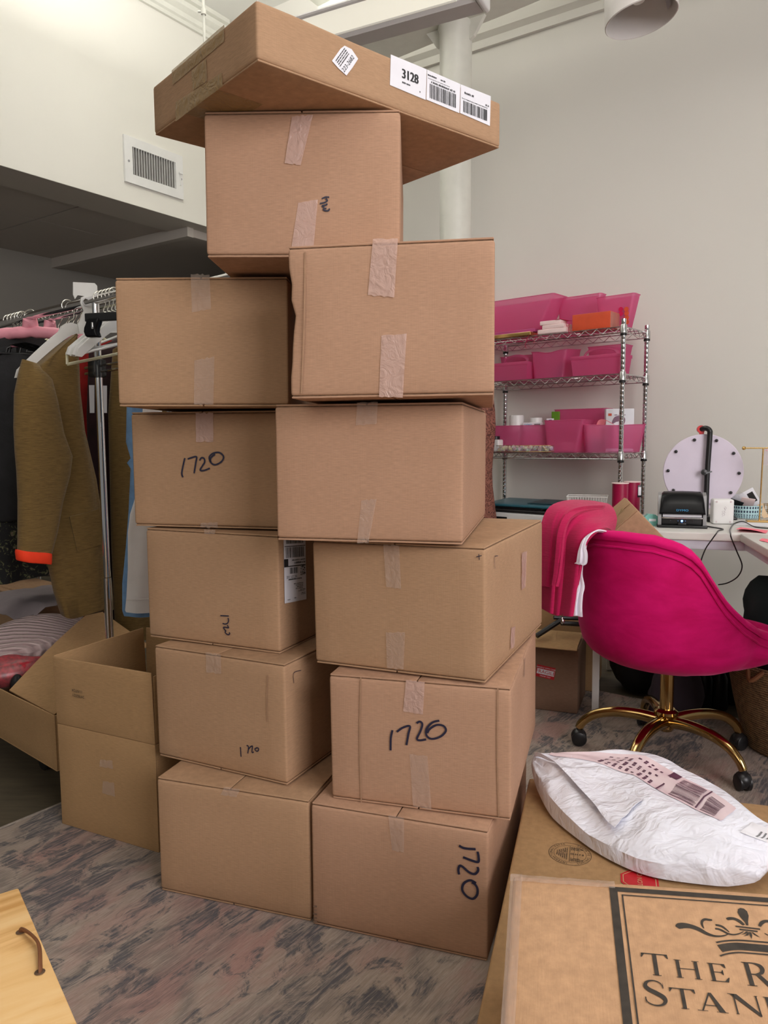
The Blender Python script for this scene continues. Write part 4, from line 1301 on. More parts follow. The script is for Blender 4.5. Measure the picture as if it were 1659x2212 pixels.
# hangers: local x along the hanger, y along the rod, z up from the rod's middle
def hook_path(zr=0.0, rr=0.021, side=1):
    pts = []
    for k in range(11):
        a = math.radians(-35 + 215 * k / 10)
        pts.append((side * -rr * math.cos(a), 0, zr + rr * math.sin(a)))
    pts = pts[::-1]
    return pts + [(side * -rr * 0.55, 0, zr - rr * 1.1), (0, 0, zr - 0.045), (0, 0, zr - 0.075)]
def hanger(label, cat, s, base, z, mat, group, tilt=0.0, style='wood', t0=0.0, span=0.215, drop=0.085, yaw=0.0, side=1, shift=0.0):
    p = base + RD * s + RN * t0 + V((0, 0, z))
    mm = basis(p, RN, -RD, V((0, 0, 1))) @ Matrix.Rotation(yaw, 4, 'Z') @ Matrix.Rotation(tilt, 4, 'Y')
    o = thing('clothes_hanger', label, cat, mm, group)
    hp = hook_path(0.0, 0.0225, side)
    mb = MB(); mb.tube(smooth_path(hp[:-1] + [(shift * 0.6, 0, -0.050), (shift, 0, -0.075)], 3), 0.0019, 8); mb.build('hook', M['hook'], o)
    mb = MB()
    SH = Matrix.Translation((shift, 0, 0))
    if style == 'wood':
        top, bot = [], []
        N = 26
        for i in range(N + 1):
            x = -span + 2 * span * i / N
            a = abs(x) / span
            zc = -0.062 - drop * (a ** 1.25) * 1.0
            hh = 0.034 - 0.006 * a
            zt = zc + (0.010 if a < 0.15 else 0.0)
            notch = -0.007 if 0.70 < a < 0.76 else 0.0
            rnd = max(0.0, 1 - ((a - 0.93) / 0.07) ** 2) ** 0.5 if a > 0.93 else 1.0
            top.append((x, zt - hh * 0.5 * (1 - rnd) + notch)); bot.append((x, zc - hh + hh * 0.5 * (1 - rnd)))
        out = top + bot[::-1]
        mb.prism(out, lambda x, y, h: V((x + shift, h - 0.0062, y)), 0.0124)
        mb.build('shoulder_bar', mat, o, True, 30)
        b2 = MB(); b2.cyl((shift - span * 0.9, 0, -0.072 - drop), (shift + span * 0.9, 0, -0.072 - drop), 0.0045, None, 10); b2.build('trouser_bar', mat, o)
    elif style == 'padded':
        path = [(-span + 2 * span * i / 20, 0, -0.062 - drop * abs(-1 + i / 10) ** 1.6) for i in range(21)]
        mb.tube(path, [0.010 if i in (0, 20) else 0.0225 + 0.0012 * math.sin(i * 2.3) - (0.003 if i == 10 else 0) for i in range(21)], 14)
        mb.build('padded_arm', mat, o)
        b2 = MB(); b2.tube([(-0.020, 0, -0.052), (-0.010, 0, -0.028), (0.010, 0, -0.028), (0.022, 0, -0.055)], [0.012, 0.024, 0.024, 0.012], 10); b2.build('bow', M['pink_soft'], o)
    elif style == 'plastic':
        path = [(-span, 0, -0.19)] + [(-span + 0.01 + (span - 0.01) * i / 8, 0, -0.155 + 0.092 * (i / 8) ** 0.8) for i in range(9)] + [((span - 0.01) * i / 8, 0, -0.063 - 0.092 * (i / 8) ** 1.2) for i in range(1, 9)] + [(span, 0, -0.19)]
        path = [(a + shift, b, c_) for a, b, c_ in path]
        mb.tube(path, 0.006, 8, flat=0.7)
        mb.tube([(shift - span, 0, -0.19), (shift + span, 0, -0.19)], 0.005, 8)
        mb.build('frame', mat, o)
    elif style == 'clip':
        mb.tube([(-span, 0, -0.08), (span, 0, -0.08)], 0.004, 8); mb.build('bar', M['chrome'], o)
        for sx in (-1, 1):
            b2 = MB(); b2.rbox((sx * span * 0.8 - 0.018, -0.012, -0.125), (sx * span * 0.8 + 0.018, 0.012, -0.065), 0.004, 3); b2.build('clip', mat, o)
    return o
# empty white hangers bunched by the post
S = lambda u: rod_s(u, R0, RZ)
hanger('white wooden hanger holding the olive wool cardigan', 'hanger', S(150) + 0.012, R0, RZ + 0.002, M['white_wood'], None, math.radians(24), span=0.255, shift=0.035)
for k, (u, tl, lab) in enumerate(((225, 5, 'white wooden hanger closest to the chrome post, end jutting over the cardigan'), (233, 7, 'white wooden hanger, second of the bunch from the chrome post'), (241, 6, 'white wooden hanger touching the unmarked box, outermost of the bunch'), (249, 8, 'white wooden hanger whose hook shows just beside the unmarked box'))):
    hanger(lab, 'hanger', S(u), R0, RZ + 0.002, M['white_wood'], 'white hangers bunched by the post', math.radians(tl + 9), shift=-0.02 + 0.005 * k, span=0.205)
hanger('cream plastic hanger among the white wooden ones', 'hanger', S(216), R0, RZ + 0.002, M['cream'], None, math.radians(15), 'plastic', span=0.20, shift=-0.02)
hanger('pink satin padded hanger with a bow, over the black dress', 'hanger', S(64), R0, RZ + 0.002, M['pink_soft'], None, 0.0, 'padded', yaw=math.radians(-47), span=0.215, drop=0.025, t0=0.0)
for k, u in enumerate((18, 26, 34, 42, 48)):
    hanger(('wire-hooked black hanger on the first rail, %s of the five hooks beside the padded hanger' % ('first', 'second', 'third', 'fourth', 'fifth')[k]), 'hanger', S(u), R0, RZ + 0.002, M['black'], 'black hangers under the pink padded one', math.radians(2), 'wood', drop=0.07)
# black clip hanger seen end-on
pc = at_y(213, 690, 2.42)
o = thing('clip_hanger', 'black clip hanger jutting out beside the white size divider', 'hanger', basis(pc, V((1, -0.25, 0)).normalized(), V((0.25, 1, 0)).normalized(), V((0, 0, 1))))
mb = MB(); mb.rbox((-0.045, -0.008, -0.006), (0.13, 0.008, 0.020), 0.003, 3); mb.build('bar', M['black'], o)
mb = MB(); mb.rbox((-0.042, -0.014, -0.055), (0.002, 0.014, 0.004), 0.006, 4, lambda p: V((p[0] + 0.006 * math.cos(p[2] * 90), p[1], p[2]))); mb.build('clip', M['black_gloss'], o)
mb = MB(); mb.rbox((-0.016, -0.018, -0.032), (-0.009, -0.012, -0.010), 0.002, 2); mb.build('clip_spring', M['chrome'], o)
mb = MB(); mb.tube(smooth_path([(0.11, 0, 0.018), (0.11, 0.05, 0.05), (0.10, 0.12, 0.09), (0.095, 0.15, 0.085)], 4), 0.002, 6); mb.build('hook', M['hook'], o)
# white divider on the rod
pd = at_y(192, 650, 2.66)
sdv = S(186)
o = thing('rack_divider', 'blank white plate hooked over the rod like a size divider', 'divider', basis(R0 + RD * sdv + V((0, 0, RZ)), RN, -RD, V((0, 0, 1))))
mb = MB()
out = [(-0.044, 0.062), (0.034, 0.070), (0.043, 0.062), (0.050, -0.105), (0.044, -0.110), (-0.030, -0.110), (-0.034, -0.080), (-0.010, -0.030), (-0.014, -0.021), (-0.021, -0.005), (-0.018, 0.014), (-0.006, 0.020), (-0.030, 0.020), (-0.040, 0.006), (-0.046, 0.020)]
mb.prism([(-x, y) for x, y in out], lambda x, y, h: V((x, h - 0.002, y)), 0.004)
mb.build('plate', M['white'], o, False)

# garments: rings in (t across the rod, s along it, z)
def garment(mb, base, s0, rings, n=28, fold=0.0, k=7, seed=0, slant=0.0):
    out = []
    for ring_ in rings:
        z, tc, half, dep, so = ring_[:5]
        sl = ring_[5] if len(ring_) > 5 else slant
        rg = []
        for j in range(n):
            a = 2 * PI * j / n
            f = 1 + fold * math.sin(a * k + seed + z * 4) + fold * 0.7 * noise.noise(V((math.cos(a) * 3, math.sin(a) * 3, z * 3 + seed)))
            ct, st = math.cos(a), math.sin(a)
            sq = abs(ct) ** 0.7 * math.copysign(1, ct)
            rg.append(base + RN * (tc + half * sq) + RD * (s0 + so + dep * st * f) + V((0, 0, z + (0.008 * math.sin(a * 3 + seed) if z < 0.60 and fold else 0) - sl * ct)))
        out.append(rg)
    mb.loft(out)
sc = S(150)
def tq(u): return (150 - u) / 452.0
coat = thing('cardigan', 'olive brown wool cardigan with a red-orange cuff, hanging beside the post', 'cardigan', R0 + RD * sc)
zz = lambda v: at_y(120, v, 2.66).z
mb = MB()
body = [(zz(716), tq(153), 0.010, 0.012, -0.02), (zz(734), tq(136), 0.042, 0.030, -0.02, 0.035), (zz(766), tq(116), 0.085, 0.044, -0.02, 0.060), (zz(800), tq(110), 0.105, 0.050, -0.015, 0.050), (zz(850), tq(112), 0.105, 0.052, -0.005, 0.02), (zz(930), tq(118), 0.105, 0.050, 0), (zz(1040), tq(130), 0.115, 0.048, 0), (zz(1130), tq(136), 0.118, 0.050, 0), (zz(1220), tq(146), 0.115, 0.052, 0), (zz(1290), tq(152), 0.110, 0.050, 0), (zz(1338), tq(157), 0.100, 0.048, 0), (zz(1340), tq(157), 0.09, 0.040, 0)]
garment(mb, R0, sc, body, 40, 0.16, 5, 1.0)
mb.build('body', M['olive_wool'], coat, True, 60, False)
mb = MB()
def slv(v, u0, u1, dep, so): return (zz(v), tq((u0 + u1) / 2), abs(u1 - u0) / 2 / 452.0, dep, so)
sleeve = [slv(786, 62, 88, 0.02, -0.04), slv(815, 54, 104, 0.035, -0.050), slv(860, 45, 110, 0.042, -0.055), slv(930, 40, 116, 0.045, -0.062), slv(980, 39, 127, 0.047, -0.066), slv(1020, 40, 122, 0.045, -0.066), slv(1080, 40, 108, 0.042, -0.064), slv(1140, 38, 98, 0.040, -0.062), slv(1192, 36, 86, 0.037, -0.060)]
garment(mb, R0, sc, sleeve, 28, 0.10, 3, 0.4, -0.010)
mb.build('sleeve', M['olive_wool'], coat, True, 60, False)
mb = MB()
garment(mb, R0, sc, [slv(1184, 34, 87, 0.040, -0.060), slv(1189, 33, 87, 0.041, -0.060), slv(1204, 34, 86, 0.041, -0.060), slv(1207, 35, 85, 0.038, -0.060)], 28, 0.08, 3, 0.4, -0.014)
cf = mb.build('cuff', M['cuff'], coat, True, 60, False)
cf['label'] = 'red-orange sleeve cuff'
mb = MB()
def front_t(u, v, so): return R0 + RN * tq(u) + RD * (sc + so) + V((0, 0, zz(v)))
mb.sheet([[front_t(122 + 50 * i / 5 + 10 * j / 6, 1118 + 78 * j / 6 - 12 * i / 5, -0.052 - 0.006 * math.sin(PI * i / 5)) for j in range(7)] for i in range(6)], 0.006)
mb.build('pocket', M['olive_wool'], coat, True, 50, False)

# black dress and its patterned underskirt
sd = S(44)
dress = thing('dress', 'long black dress with a tiered skirt, past the olive cardigan', 'dress', R0 + RD * sd)
mb = MB()
garment(mb, R0, sd, [(zz(740), 0.02, 0.06, 0.02, 0), (zz(770), 0.03, 0.15, 0.05, 0), (zz(850), 0.03, 0.16, 0.065, 0), (zz(980), 0.02, 0.165, 0.075, 0), (zz(990), 0.02, 0.175, 0.085, 0), (zz(1135), 0.02, 0.20, 0.10, 0), (zz(1140), 0.02, 0.195, 0.095, 0)], 44, 0.14, 9, 2.0)
mb.build('body', M['black_cloth'], dress, True, 60, False)
mb = MB()
garment(mb, R0, sd, [(zz(1128), 0.02, 0.185, 0.088, 0), (zz(1200), 0.02, 0.195, 0.095, 0), (zz(1278), 0.02, 0.205, 0.10, 0), (zz(1280), 0.02, 0.19, 0.09, 0)], 44, 0.12, 8, 1.0)
mb.build('floral_hem', M['floral'], dress, True, 60, False)['label'] = 'black hem printed with small flowers'
mb = MB()
mb.rbox((-0.003, -0.02, 0), (0.003, 0.0, 0.12), 0.002, 3)
# garments on the second rail
S1 = lambda u: rod_s(u, R1, RZ1)
def hung(nm, label, cat, u, base, sfun, rings, mat, fold=0.12, k=6, seed=0.0, parts=()):
    s = sfun(u)
    o = thing(nm, label, cat, base + RD * s)
    mb = MB(); garment(mb, base, s, rings, 32, fold, k, seed); mb.build('body', mat, o, True, 60, False)
    return o, s
def z1(v, y=3.45): return at_y(200, v, y).z
o, s = hung('coat', 'dark red wool coat showing between the olive cardigan and the chrome post', 'coat', 236, R1, S1, [(z1(740), 0, 0.03, 0.015, 0), (z1(775), 0, 0.16, 0.03, 0), (z1(900), 0, 0.17, 0.035, 0), (z1(1150), 0, 0.18, 0.035, 0), (z1(1340), 0, 0.18, 0.035, 0)], M['red_wool'], 0.1, 5, 1)
o, s = hung('coat', 'very dark burgundy coat just behind the post, with two white tags', 'coat', 270, R1, S1, [(z1(740), 0, 0.03, 0.02, 0), (z1(775), 0, 0.17, 0.05, 0), (z1(900), 0, 0.19, 0.06, 0), (z1(1150), 0, 0.20, 0.065, 0), (z1(1350), 0, 0.20, 0.06, 0)], M['burgundy_cloth'], 0.12, 6, 2)
for u0, u1, v0, v1 in ((194, 204, 832, 892), (221, 231, 833, 892)):
    y = 3.05
    mb = MB(); mb.poly([at_y(u0, v1, y), at_y(u1, v1, y), at_y(u1 - 2, v0, y), at_y(u0 - 2, v0, y)])
    mb.sheet([[at_y(u0 + (u1 - u0) * i / 2, v0 + (v1 - v0) * j / 3, y + 0.001) for j in range(4)] for i in range(3)], 0.0008)
    mb.build('paper_tag', M['paper'], o, False, 40, False)
o, s = hung('cardigan', 'second olive cardigan, between the chrome post and the denim', 'cardigan', 313, R1, S1, [(z1(740), 0, 0.03, 0.02, 0), (z1(775), 0, 0.15, 0.05, 0), (z1(900), 0, 0.18, 0.06, 0), (z1(1150), 0, 0.19, 0.06, 0), (z1(1340), 0, 0.19, 0.06, 0)], M['olive_wool'], 0.12, 5, 3)
# hangers on the second rail
for k, u in enumerate((92, 99, 106, 124, 140)):
    hanger('small wire-hooked hanger on the rear rail, %s along from the padded hanger' % ('first', 'second', 'third', 'fourth', 'fifth')[k], 'hanger', S1(u), R1, RZ1 + 0.001, (M['black'], M['black'], M['pink_soft'], M['black'], M['black'])[k], 'hangers on the rear rail', 0.0, 'padded' if k == 2 else 'plastic', span=0.19)
for k, u in enumerate((156, 166, 176)):
    hanger('cream hook hanger on the rear rail above the red coat, %s' % ('first of three', 'middle of three', 'last of three')[k], 'hanger', S1(u), R1, RZ1 + 0.001, M['cream'], 'cream hooks on the rear rail', 0.0, 'plastic', span=0.17)
# black clothing hanging from the rear rail, filling the gap under the rod
o, s = hung('dress', 'black garment hanging on the rear rail behind the padded hanger', 'dress', 108, R1, S1, [(RZ1 - 0.07, 0, 0.03, 0.03, 0), (RZ1 - 0.11, 0, 0.16, 0.10, 0), (RZ1 - 0.4, 0, 0.17, 0.125, 0), (0.62, 0, 0.19, 0.13, 0)], M['black_cloth'], 0.14, 8, 4)
o, s = hung('dress', 'black garment at the far end of the rear rail', 'dress', 40, R1, S1, [(RZ1 - 0.05, 0, 0.03, 0.03, 0), (RZ1 - 0.09, 0, 0.16, 0.08, 0), (RZ1 - 0.4, 0, 0.17, 0.105, 0), (0.60, 0, 0.19, 0.105, 0)], M['black_cloth'], 0.14, 7, 5)

# denim and white garment hanging just behind the stack
def flat_cloth(nm, label, cat, outline, y0, y1, mat, th=0.02, seams=()):
    """cloth hung in folds: outline in sight lines, depth y0 (one edge) to y1"""
    us = [p[0] for p in outline]
    o = thing(nm, label, cat, at_y(sum(us) / len(us), outline[0][1], (y0 + y1) / 2))
    return o
zd = lambda u, v: at_y(u, v, 2.42)
def hanging_strip(nm, label, cat, rows, y, mat, th, seed):
    """rows: (v, u0, u1) from top to bottom"""
    o = thing(nm, label, cat, at_y((rows[0][1] + rows[0][2]) / 2, rows[0][0], y))
    mb = MB(); rings = []
    for v, u0, u1 in rows:
        a, b = at_y(u0, v, y), at_y(u1, v, y + 0.06)
        rg = []
        for j in range(24):
            t = 2 * PI * j / 24
            c = (a + b) / 2 + (b - a) / 2 * math.cos(t)
            rg.append(c + V((0, th * math.sin(t) * (1 + 0.25 * math.sin(4 * t + seed + v * 0.01)), 0)))
        rings.append(rg)
    mb.loft(rings)
    mb.build('body', mat, o, True, 60, False)
    return o
dn = hanging_strip('denim_jacket', 'pale blue denim garment hanging behind the white trousers', 'jacket', [(664, 300, 318), (690, 280, 345), (740, 276, 350), (955, 272, 350), (962, 274, 350), (990, 282, 350), (1000, 274, 350), (1012, 282, 350), (1100, 278, 350), (1180, 272, 350), (1260, 264, 350), (1318, 264, 350), (1330, 268, 350)], 2.50, M['denim'], 0.022, 1)
mb = MB(); mb.rbox((-0.05, -0.027, -0.98), (0.02, -0.022, -0.975), 0.002, 3)
wt = hanging_strip('trousers', 'white cropped trousers hanging in front of the pale denim', 'trousers', [(664, 312, 322), (690, 318, 345), (740, 316, 350), (1040, 300, 350), (1085, 289, 350), (1110, 281, 350), (1150, 276, 350), (1230, 276, 350), (1290, 273, 350), (1318, 270, 350), (1322, 272, 350)], 2.43, M['white_cloth'], 0.018, 2)
mb = MB(); a0, a1 = at_y(272, 1296, 2.408), at_y(345, 1293, 2.43)
mb.tube([a0, a1], 0.0012, 6); mb.build('hem_stitch', plain('grey_hem_thread', srgb(206, 202, 202), 0.9), wt, True, 40, False)  # thin stitch line along the hem, slightly greyer than the cotton

# ------------------------------------------------------------------ cartons and clothes on the floor under the rails
fl = [at_z(20, 1490, 0.30), at_z(118, 1545, 0.26)]
C0 = at_z(117, 1548, 0.29)
cy_ = math.atan2(-0.42, 0.90)
cya = math.radians(-41)
cm = pose((C0.x - 0.31 * math.cos(cya), C0.y - 0.31 * math.sin(cya), 0.124), cya)
cart = thing('flapped_carton', 'wide open brown carton low on the rail base, one big flap folded out', 'box', cm)
CW, CD, CH = 0.62, 0.27, 0.168
mb = MB()
for lo, hi in (((-CW / 2, 0, 0), (CW / 2, T, CH)), ((-CW / 2, CD - T, 0), (CW / 2, CD, CH)), ((-CW / 2, T, 0), (-CW / 2 + T, CD - T, CH)), ((CW / 2 - T, T, 0), (CW / 2, CD - T, CH)), ((-CW / 2, 0, -0.004), (CW / 2, CD, 0.001))):
    mb.rbox(lo, hi, 0.0018, 5)
mb.build('carton_body', M['kraft_yellow'], cart, True, 30)
# the long flap: from the end wall, leaning in over the contents
fy = 2.62
fp = [at_y(20, 1492, 2.42), at_y(113, 1544, 2.40), at_y(205, 1318, 2.60), at_y(262, 1330, 2.60)]
q = [at_y(20, 1492, 2.46), at_y(116, 1545, 2.40), at_y(322, 1395, 3.00), at_y(206, 1312, 2.95)]
mb = MB()
mb.sheet([[(q[0] * (1 - i / 5) + q[1] * (i / 5)) * (1 - j / 8) + (q[3] * (1 - i / 5) + q[2] * (i / 5)) * (j / 8) + V((0, 0, 0.012 * math.sin(PI * j / 8))) for j in range(9)] for i in range(6)], 0.005)
mb.build('flap', M['kraft_pale'] if False else M['kraft_yellow'], cart, True, 30, False)
# ribbed knit sweater spilling over the contents
def blob(nm, label, cat, ctr, size, mat, seed, yaw=0.0, amp=0.25, part='fabric', rows=12, seg=28, flat=0.6, freq=1.6):
    o = thing(nm, label, cat, pose(ctr, yaw))
    mb = MB(); rings = []
    for i in range(rows + 1):
        ph = PI * i / rows
        z, r = -math.cos(ph), math.sin(ph)
        rg = []
        for k in range(seg):
            a = 2 * PI * k / seg
            p = V((math.cos(a) * r, math.sin(a) * r, z))
            f = 1 + amp * noise.noise(p * freq + V((seed, seed * 2, 0)))
            zz_ = p.z * f
            if zz_ < -flat: zz_ = -flat
            rg.append(V((p.x * f * size[0], p.y * f * size[1], zz_ * size[2])))
        rings.append(rg)
    mb.loft(rings)
    mb.build(part, mat, o, True, 60)
    return o
kp = at_y(62, 1406, 2.82)
kn = thing('sweater', 'cream pink ribbed knit sweater heaped in the flapped carton', 'sweater', pose(kp, math.radians(20)))
mb = MB()
rows = []
for i in range(15):
    t = i / 14
    c = V((-0.30 + 0.60 * t, -0.03 + 0.12 * t, -0.055 + 0.055 * math.sin(t * PI * 0.8) + 0.03 * t))
    r = 0.095 * math.sin(PI * (0.12 + 0.80 * t)) + 0.022
    rows.append([c + V((0, r * 1.05 * math.cos(a), r * 0.85 * math.sin(a) * (1 + 0.16 * math.cos(3 * a + 4 * t)))) for a in [2 * PI * k / 28 for k in range(28)]])
mb.loft(rows)
mb.build('fabric', M['rib_knit'], kn, True, 60)
rp_ = at_y(8, 1455, 2.62)
o = blob('red_garment', 'red garment in a clear plastic bag beside the knit sweater', 'clothing', rp_, (0.16, 0.085, 0.055), plain('red_printed_cloth', srgb(165, 10, 34), 0.6, var=0.6, vscale=70), 5, 0.5, 0.35)
mb = MB(); b = MB()
rings = []
for i in range(11):
    ph = PI * i / 10
    rings.append([V((math.cos(a) * math.sin(ph) * 0.165 * (1 + 0.2 * noise.noise(V((math.cos(a) * 3, math.sin(a) * 3, i)))), math.sin(a) * math.sin(ph) * 0.09, -math.cos(ph) * 0.062 + 0.004)) for a in [2 * PI * k / 26 for k in range(26)]])
b.loft(rings); b.build('plastic_bag', M['clear_plastic'], o, True, 40)
bp = at_y(30, 1474, 2.56)
o = blob('black_pouch', 'small black pouch between the red garment and the carton flap', 'pouch', bp + V((0.015, -0.01, -0.01)), (0.022, 0.018, 0.040), M['bag_black'], 8, 0.3, 0.2)
pbx = at_y(40, 1355, 3.34)
o = thing('brown_carton', 'dark brown carton in shade under the hanging dress', 'box', pose((pbx.x, pbx.y, 0.122), math.radians(-41)))
zt_ = at_y(40, 1305, 3.05).z
mb = MB(); mb.rbox((-0.24, 0, 0.0), (0.12, 0.20, zt_ - 0.122), 0.006, 6); mb.build('carton_body', M['kraft'], o, True, 30)
mb = MB(); mb.rbox((-0.24, -0.035, zt_ - 0.132), (-0.02, -0.001, zt_ - 0.127), 0.002, 4); mb.build('flap', M['kraft'], o, True, 30)
sh = at_y(50, 1288, 3.0)
o = thing('tissue_sheet', 'crinkled pale tissue sheet lying on the shaded brown carton', 'paper', pose(V((sh.x, sh.y, zt_ + 0.02)), math.radians(-41)))
mb = MB()
mb.sheet([[V((-0.28 + 0.44 * i / 12, -0.06 + 0.30 * j / 8, 0.012 * noise.noise(V((i * 0.5, j * 0.6, 3))) - (0.05 * ((1 - j / 2) if j < 2 else 0)))) for j in range(9)] for i in range(13)], 0.002)
mb.build('sheet', plain('pale_tissue', srgb(140, 130, 134), 0.7, var=0.08), o, True, 50)
# ------------------------------------------------------------------ wire shelf unit against the back wall
SW, SD = 0.882, 0.305
sx = V((0.7584, -0.6518, 0)); sy = V((0.6518, 0.7584, 0))
SFL = V((1.224, 3.92, 0)) - sx * SW
sm = basis(SFL, sx, sy, V((0, 0, 1)))
shelf = thing('wire_shelf', 'chrome wire shelf unit holding pink bins against the back wall', 'shelf', sm)
DECK = [1.668, 1.431, 1.023, 0.46]
for ix, x in enumerate((0, SW)):
    for iy, y in enumerate((0, SD)):
        mb = MB(); prof = []
        z = 0.0
        prof.append((0.0095, 0.0)); 
        while z < 1.685:
            prof += [(0.0125, z + 0.004), (0.0125, z + 0.0225), (0.0112, z + 0.0235), (0.0112, z + 0.0255)]
            z += 0.0254
        prof += [(0.0128, 1.69), (0.0128, 1.702), (0.0, 1.704)]
        mb.lathe(prof, (x, y, 0), 14)
        mb.build('post', M['chrome'], shelf, True, 30)
for k, zd_ in enumerate(DECK):
    mb = MB()
    for dz, r in ((0.0, 0.0033), (-0.030, 0.0030)):
        for a, b in (((0, 0), (SW, 0)), ((0, SD), (SW, SD)), ((0, 0), (0, SD)), ((SW, 0), (SW, SD))):
            mb.cyl((a[0], a[1], zd_ - 0.004 + dz), (b[0], b[1], zd_ - 0.004 + dz), r, None, 6)
    def zig(p0, p1, n):
        pts = []
        for i in range(n + 1):
            f = i / n
            pts.append(V((p0[0] + (p1[0] - p0[0]) * f, p0[1] + (p1[1] - p0[1]) * f, zd_ - 0.006 - (0.026 if i % 2 else 0.0))))
        for pa, pb in zip(pts, pts[1:]): mb.cyl(pa, pb, 0.0017, None, 5)
    zig((0.015, 0), (SW - 0.015, 0), 26); zig((0.015, SD), (SW - 0.015, SD), 26); zig((0, 0.015), (0, SD - 0.015), 10); zig((SW, 0.015), (SW, SD - 0.015), 10)
    n = 30
    for i in range(1, n):
        mb.cyl((SW * i / n, 0, zd_ - 0.0015), (SW * i / n, SD, zd_ - 0.0015), 0.0017, None, 5)
    for y in (SD * 0.33, SD * 0.67):
        mb.cyl((0, y, zd_ - 0.005), (SW, y, zd_ - 0.005), 0.0025, None, 5)
    dk = mb.build('shelf_deck', M['wire_steel'], shelf, True, 60)
    for x in (0, SW):
        for y in (0, SD):
            c = MB(); c.lathe([(0.0165, zd_ - 0.038), (0.0185, zd_ - 0.036), (0.0165, zd_ + 0.004), (0.0150, zd_ + 0.006)], (x, y, 0), 16); c.build('collar', M['wire_steel'], dk)
            c = MB(); c.lathe([(0.0155, zd_ - 0.050), (0.0168, zd_ - 0.048), (0.0168, zd_ - 0.040), (0.0155, zd_ - 0.038)], (x, y, 0), 16); c.build('clip', M['black'], dk)
Z3 = lambda pts: zoomed(1000, 560, 459 / 1659, pts)
Z7 = lambda pts: zoomed(1180, 620, 250 / 1455, pts)
Z6 = lambda pts: zoomed(1040, 560, 210 / 1659, pts)
Z8 = lambda pts: zoomed(1030, 880, 230 / 1659, pts)
def shx(u, v, t): return face_at(sm, 1, t, u, v)
def bin_(label, ub, ut, vt, t0, depth, deck, top_extra=0.0, dip=0.0, mat='pink_bin', name='storage_bin', cat='bin', group='pink translucent bins on the wire shelves', taper_back=0.012, hgt=None, back_up=0.0, nodes=14, t1=None):
    """tapered open bin: ub, ut = sight columns of its bottom and top front edge, vt the height of its front rim"""
    zb_ = DECK[deck] + 0.001
    zt_ = shx((ut[0] + ut[1]) / 2, vt, t0).z if hgt is None else zb_ + hgt
    vmid = vt + 20
    xb0, xb1 = shx(ub[0], vmid, t0 + 0.01).x, shx(ub[1], vmid, t0 + 0.01).x
    xt0, xt1 = shx(ut[0], vt, t0).x, shx(ut[1], vt, t0).x
    H = zt_ - zb_
    cx_ = (xb0 + xb1) / 2
    if t1 is None:
        pl = sm @ Matrix.Translation((cx_, t0 + depth / 2, zb_))
    else:                                       # set at an angle: its other end stands further back
        p0, p1 = shx(ut[0], vt or 930, t0), shx(ut[1], vt or 930, t1)
        an = math.atan2(p1.y - p0.y, p1.x - p0.x); W_ = math.hypot(p1.x - p0.x, p1.y - p0.y)
        pl = sm @ Matrix.Translation(((p0.x + p1.x) / 2, (p0.y + p1.y) / 2, zb_)) @ Matrix.Rotation(an, 4, 'Z') @ Matrix.Translation((0, depth / 2, 0))
        k_w = W_ / (xt1 - xt0)
        xb0, xb1, xt0, xt1 = [cx_ + (x - cx_) * k_w for x in (xb0, xb1, xt0, xt1)]
    o = thing(name, label, cat, pl, group)
    def ring(f, inset):
        x0 = xb0 + (xt0 - xb0) * f - cx_ + inset; x1 = xb1 + (xt1 - xb1) * f - cx_ - inset
        y0 = -depth / 2 + 0.012 * (1 - f) + inset; y1 = depth / 2 - 0.012 * (1 - f) - inset
        pts = []
        r = 0.016
        def rim(x, y):
            z = H * f
            if f >= 1:
                fx_ = (x - x0) / max(1e-6, x1 - x0); fy = (y - y0) / max(1e-6, y1 - y0)
                z -= dip * math.exp(-((fx_ - 0.5) / 0.22) ** 2) * (1 - fy)
                z += back_up * fy
            return V((x, y, z))
        for (cx0, cy0, a0) in ((x1 - r, y0 + r, -90), (x1 - r, y1 - r, 0), (x0 + r, y1 - r, 90), (x0 + r, y0 + r, 180)):
            for k in range(5):
                a = math.radians(a0 + 22.5 * k)
                pts.append(rim(cx0 + r * math.cos(a), cy0 + r * math.sin(a)))
        # front run subdivided so a dip in the rim reads
        p, q = pts[-1], pts[0]
        for k in range(1, nodes):
            x = p.x + (q.x - p.x) * k / nodes
            pts.append(rim(x, p.y))
        return pts
    mb = MB()
    th = 0.0016
    outer = [ring(f, 0) for f in (0, 0.03, 0.06, 0.5, 1.0)]
    inner = [ring(f, th) for f in (1.0, 0.5, 0.06, 0.03)]
    for rg in inner[-1:]:
        for p in rg: p.z = max(p.z, 0.002)
    mb.loft(outer + inner, True)
    mb.build('tub', M[mat], o, True, 35)
    mb = MB()
    rr = ring(1.0, -0.001)
    mb.tube(rr + [rr[0]], 0.0024, 6, False)
    mb.build('rim', M[mat], o, True, 60)
    return o
# top shelf
bin_('long pink bin on the top shelf, beside the stacked pale boxes', (985, 1165), (975, 1205), 0, 0.10, 0.17, 0, hgt=0.232)
bin_('tall pink bin on the top shelf, behind the orange box', (1219, 1300), (1213, 1311), 0, 0.225, 0.075, 0, hgt=0.222)
bin_('shorter pink bin with dot stickers at the top shelf end', (1306, 1372), (1300, 1386), 0, 0.13, 0.085, 0, hgt=0.180)
# middle shelf
bin_('small pink bin at the back of the middle shelf, behind the divided caddy', (1092, 1160), (1085, 1166), 0, 0.16, 0.12, 1, hgt=0.150)
bin_('pink bin with a dipped rim on the middle shelf between two caddies', (1161, 1228), (1155, 1236), 0, 0.05, 0.18, 1, hgt=0.150, dip=0.012, back_up=0.012)
bin_('wide pink bin at the back of the middle shelf, behind the caddy near the post', (1290, 1356), (1282, 1366), 0, 0.17, 0.12, 1, hgt=0.165)
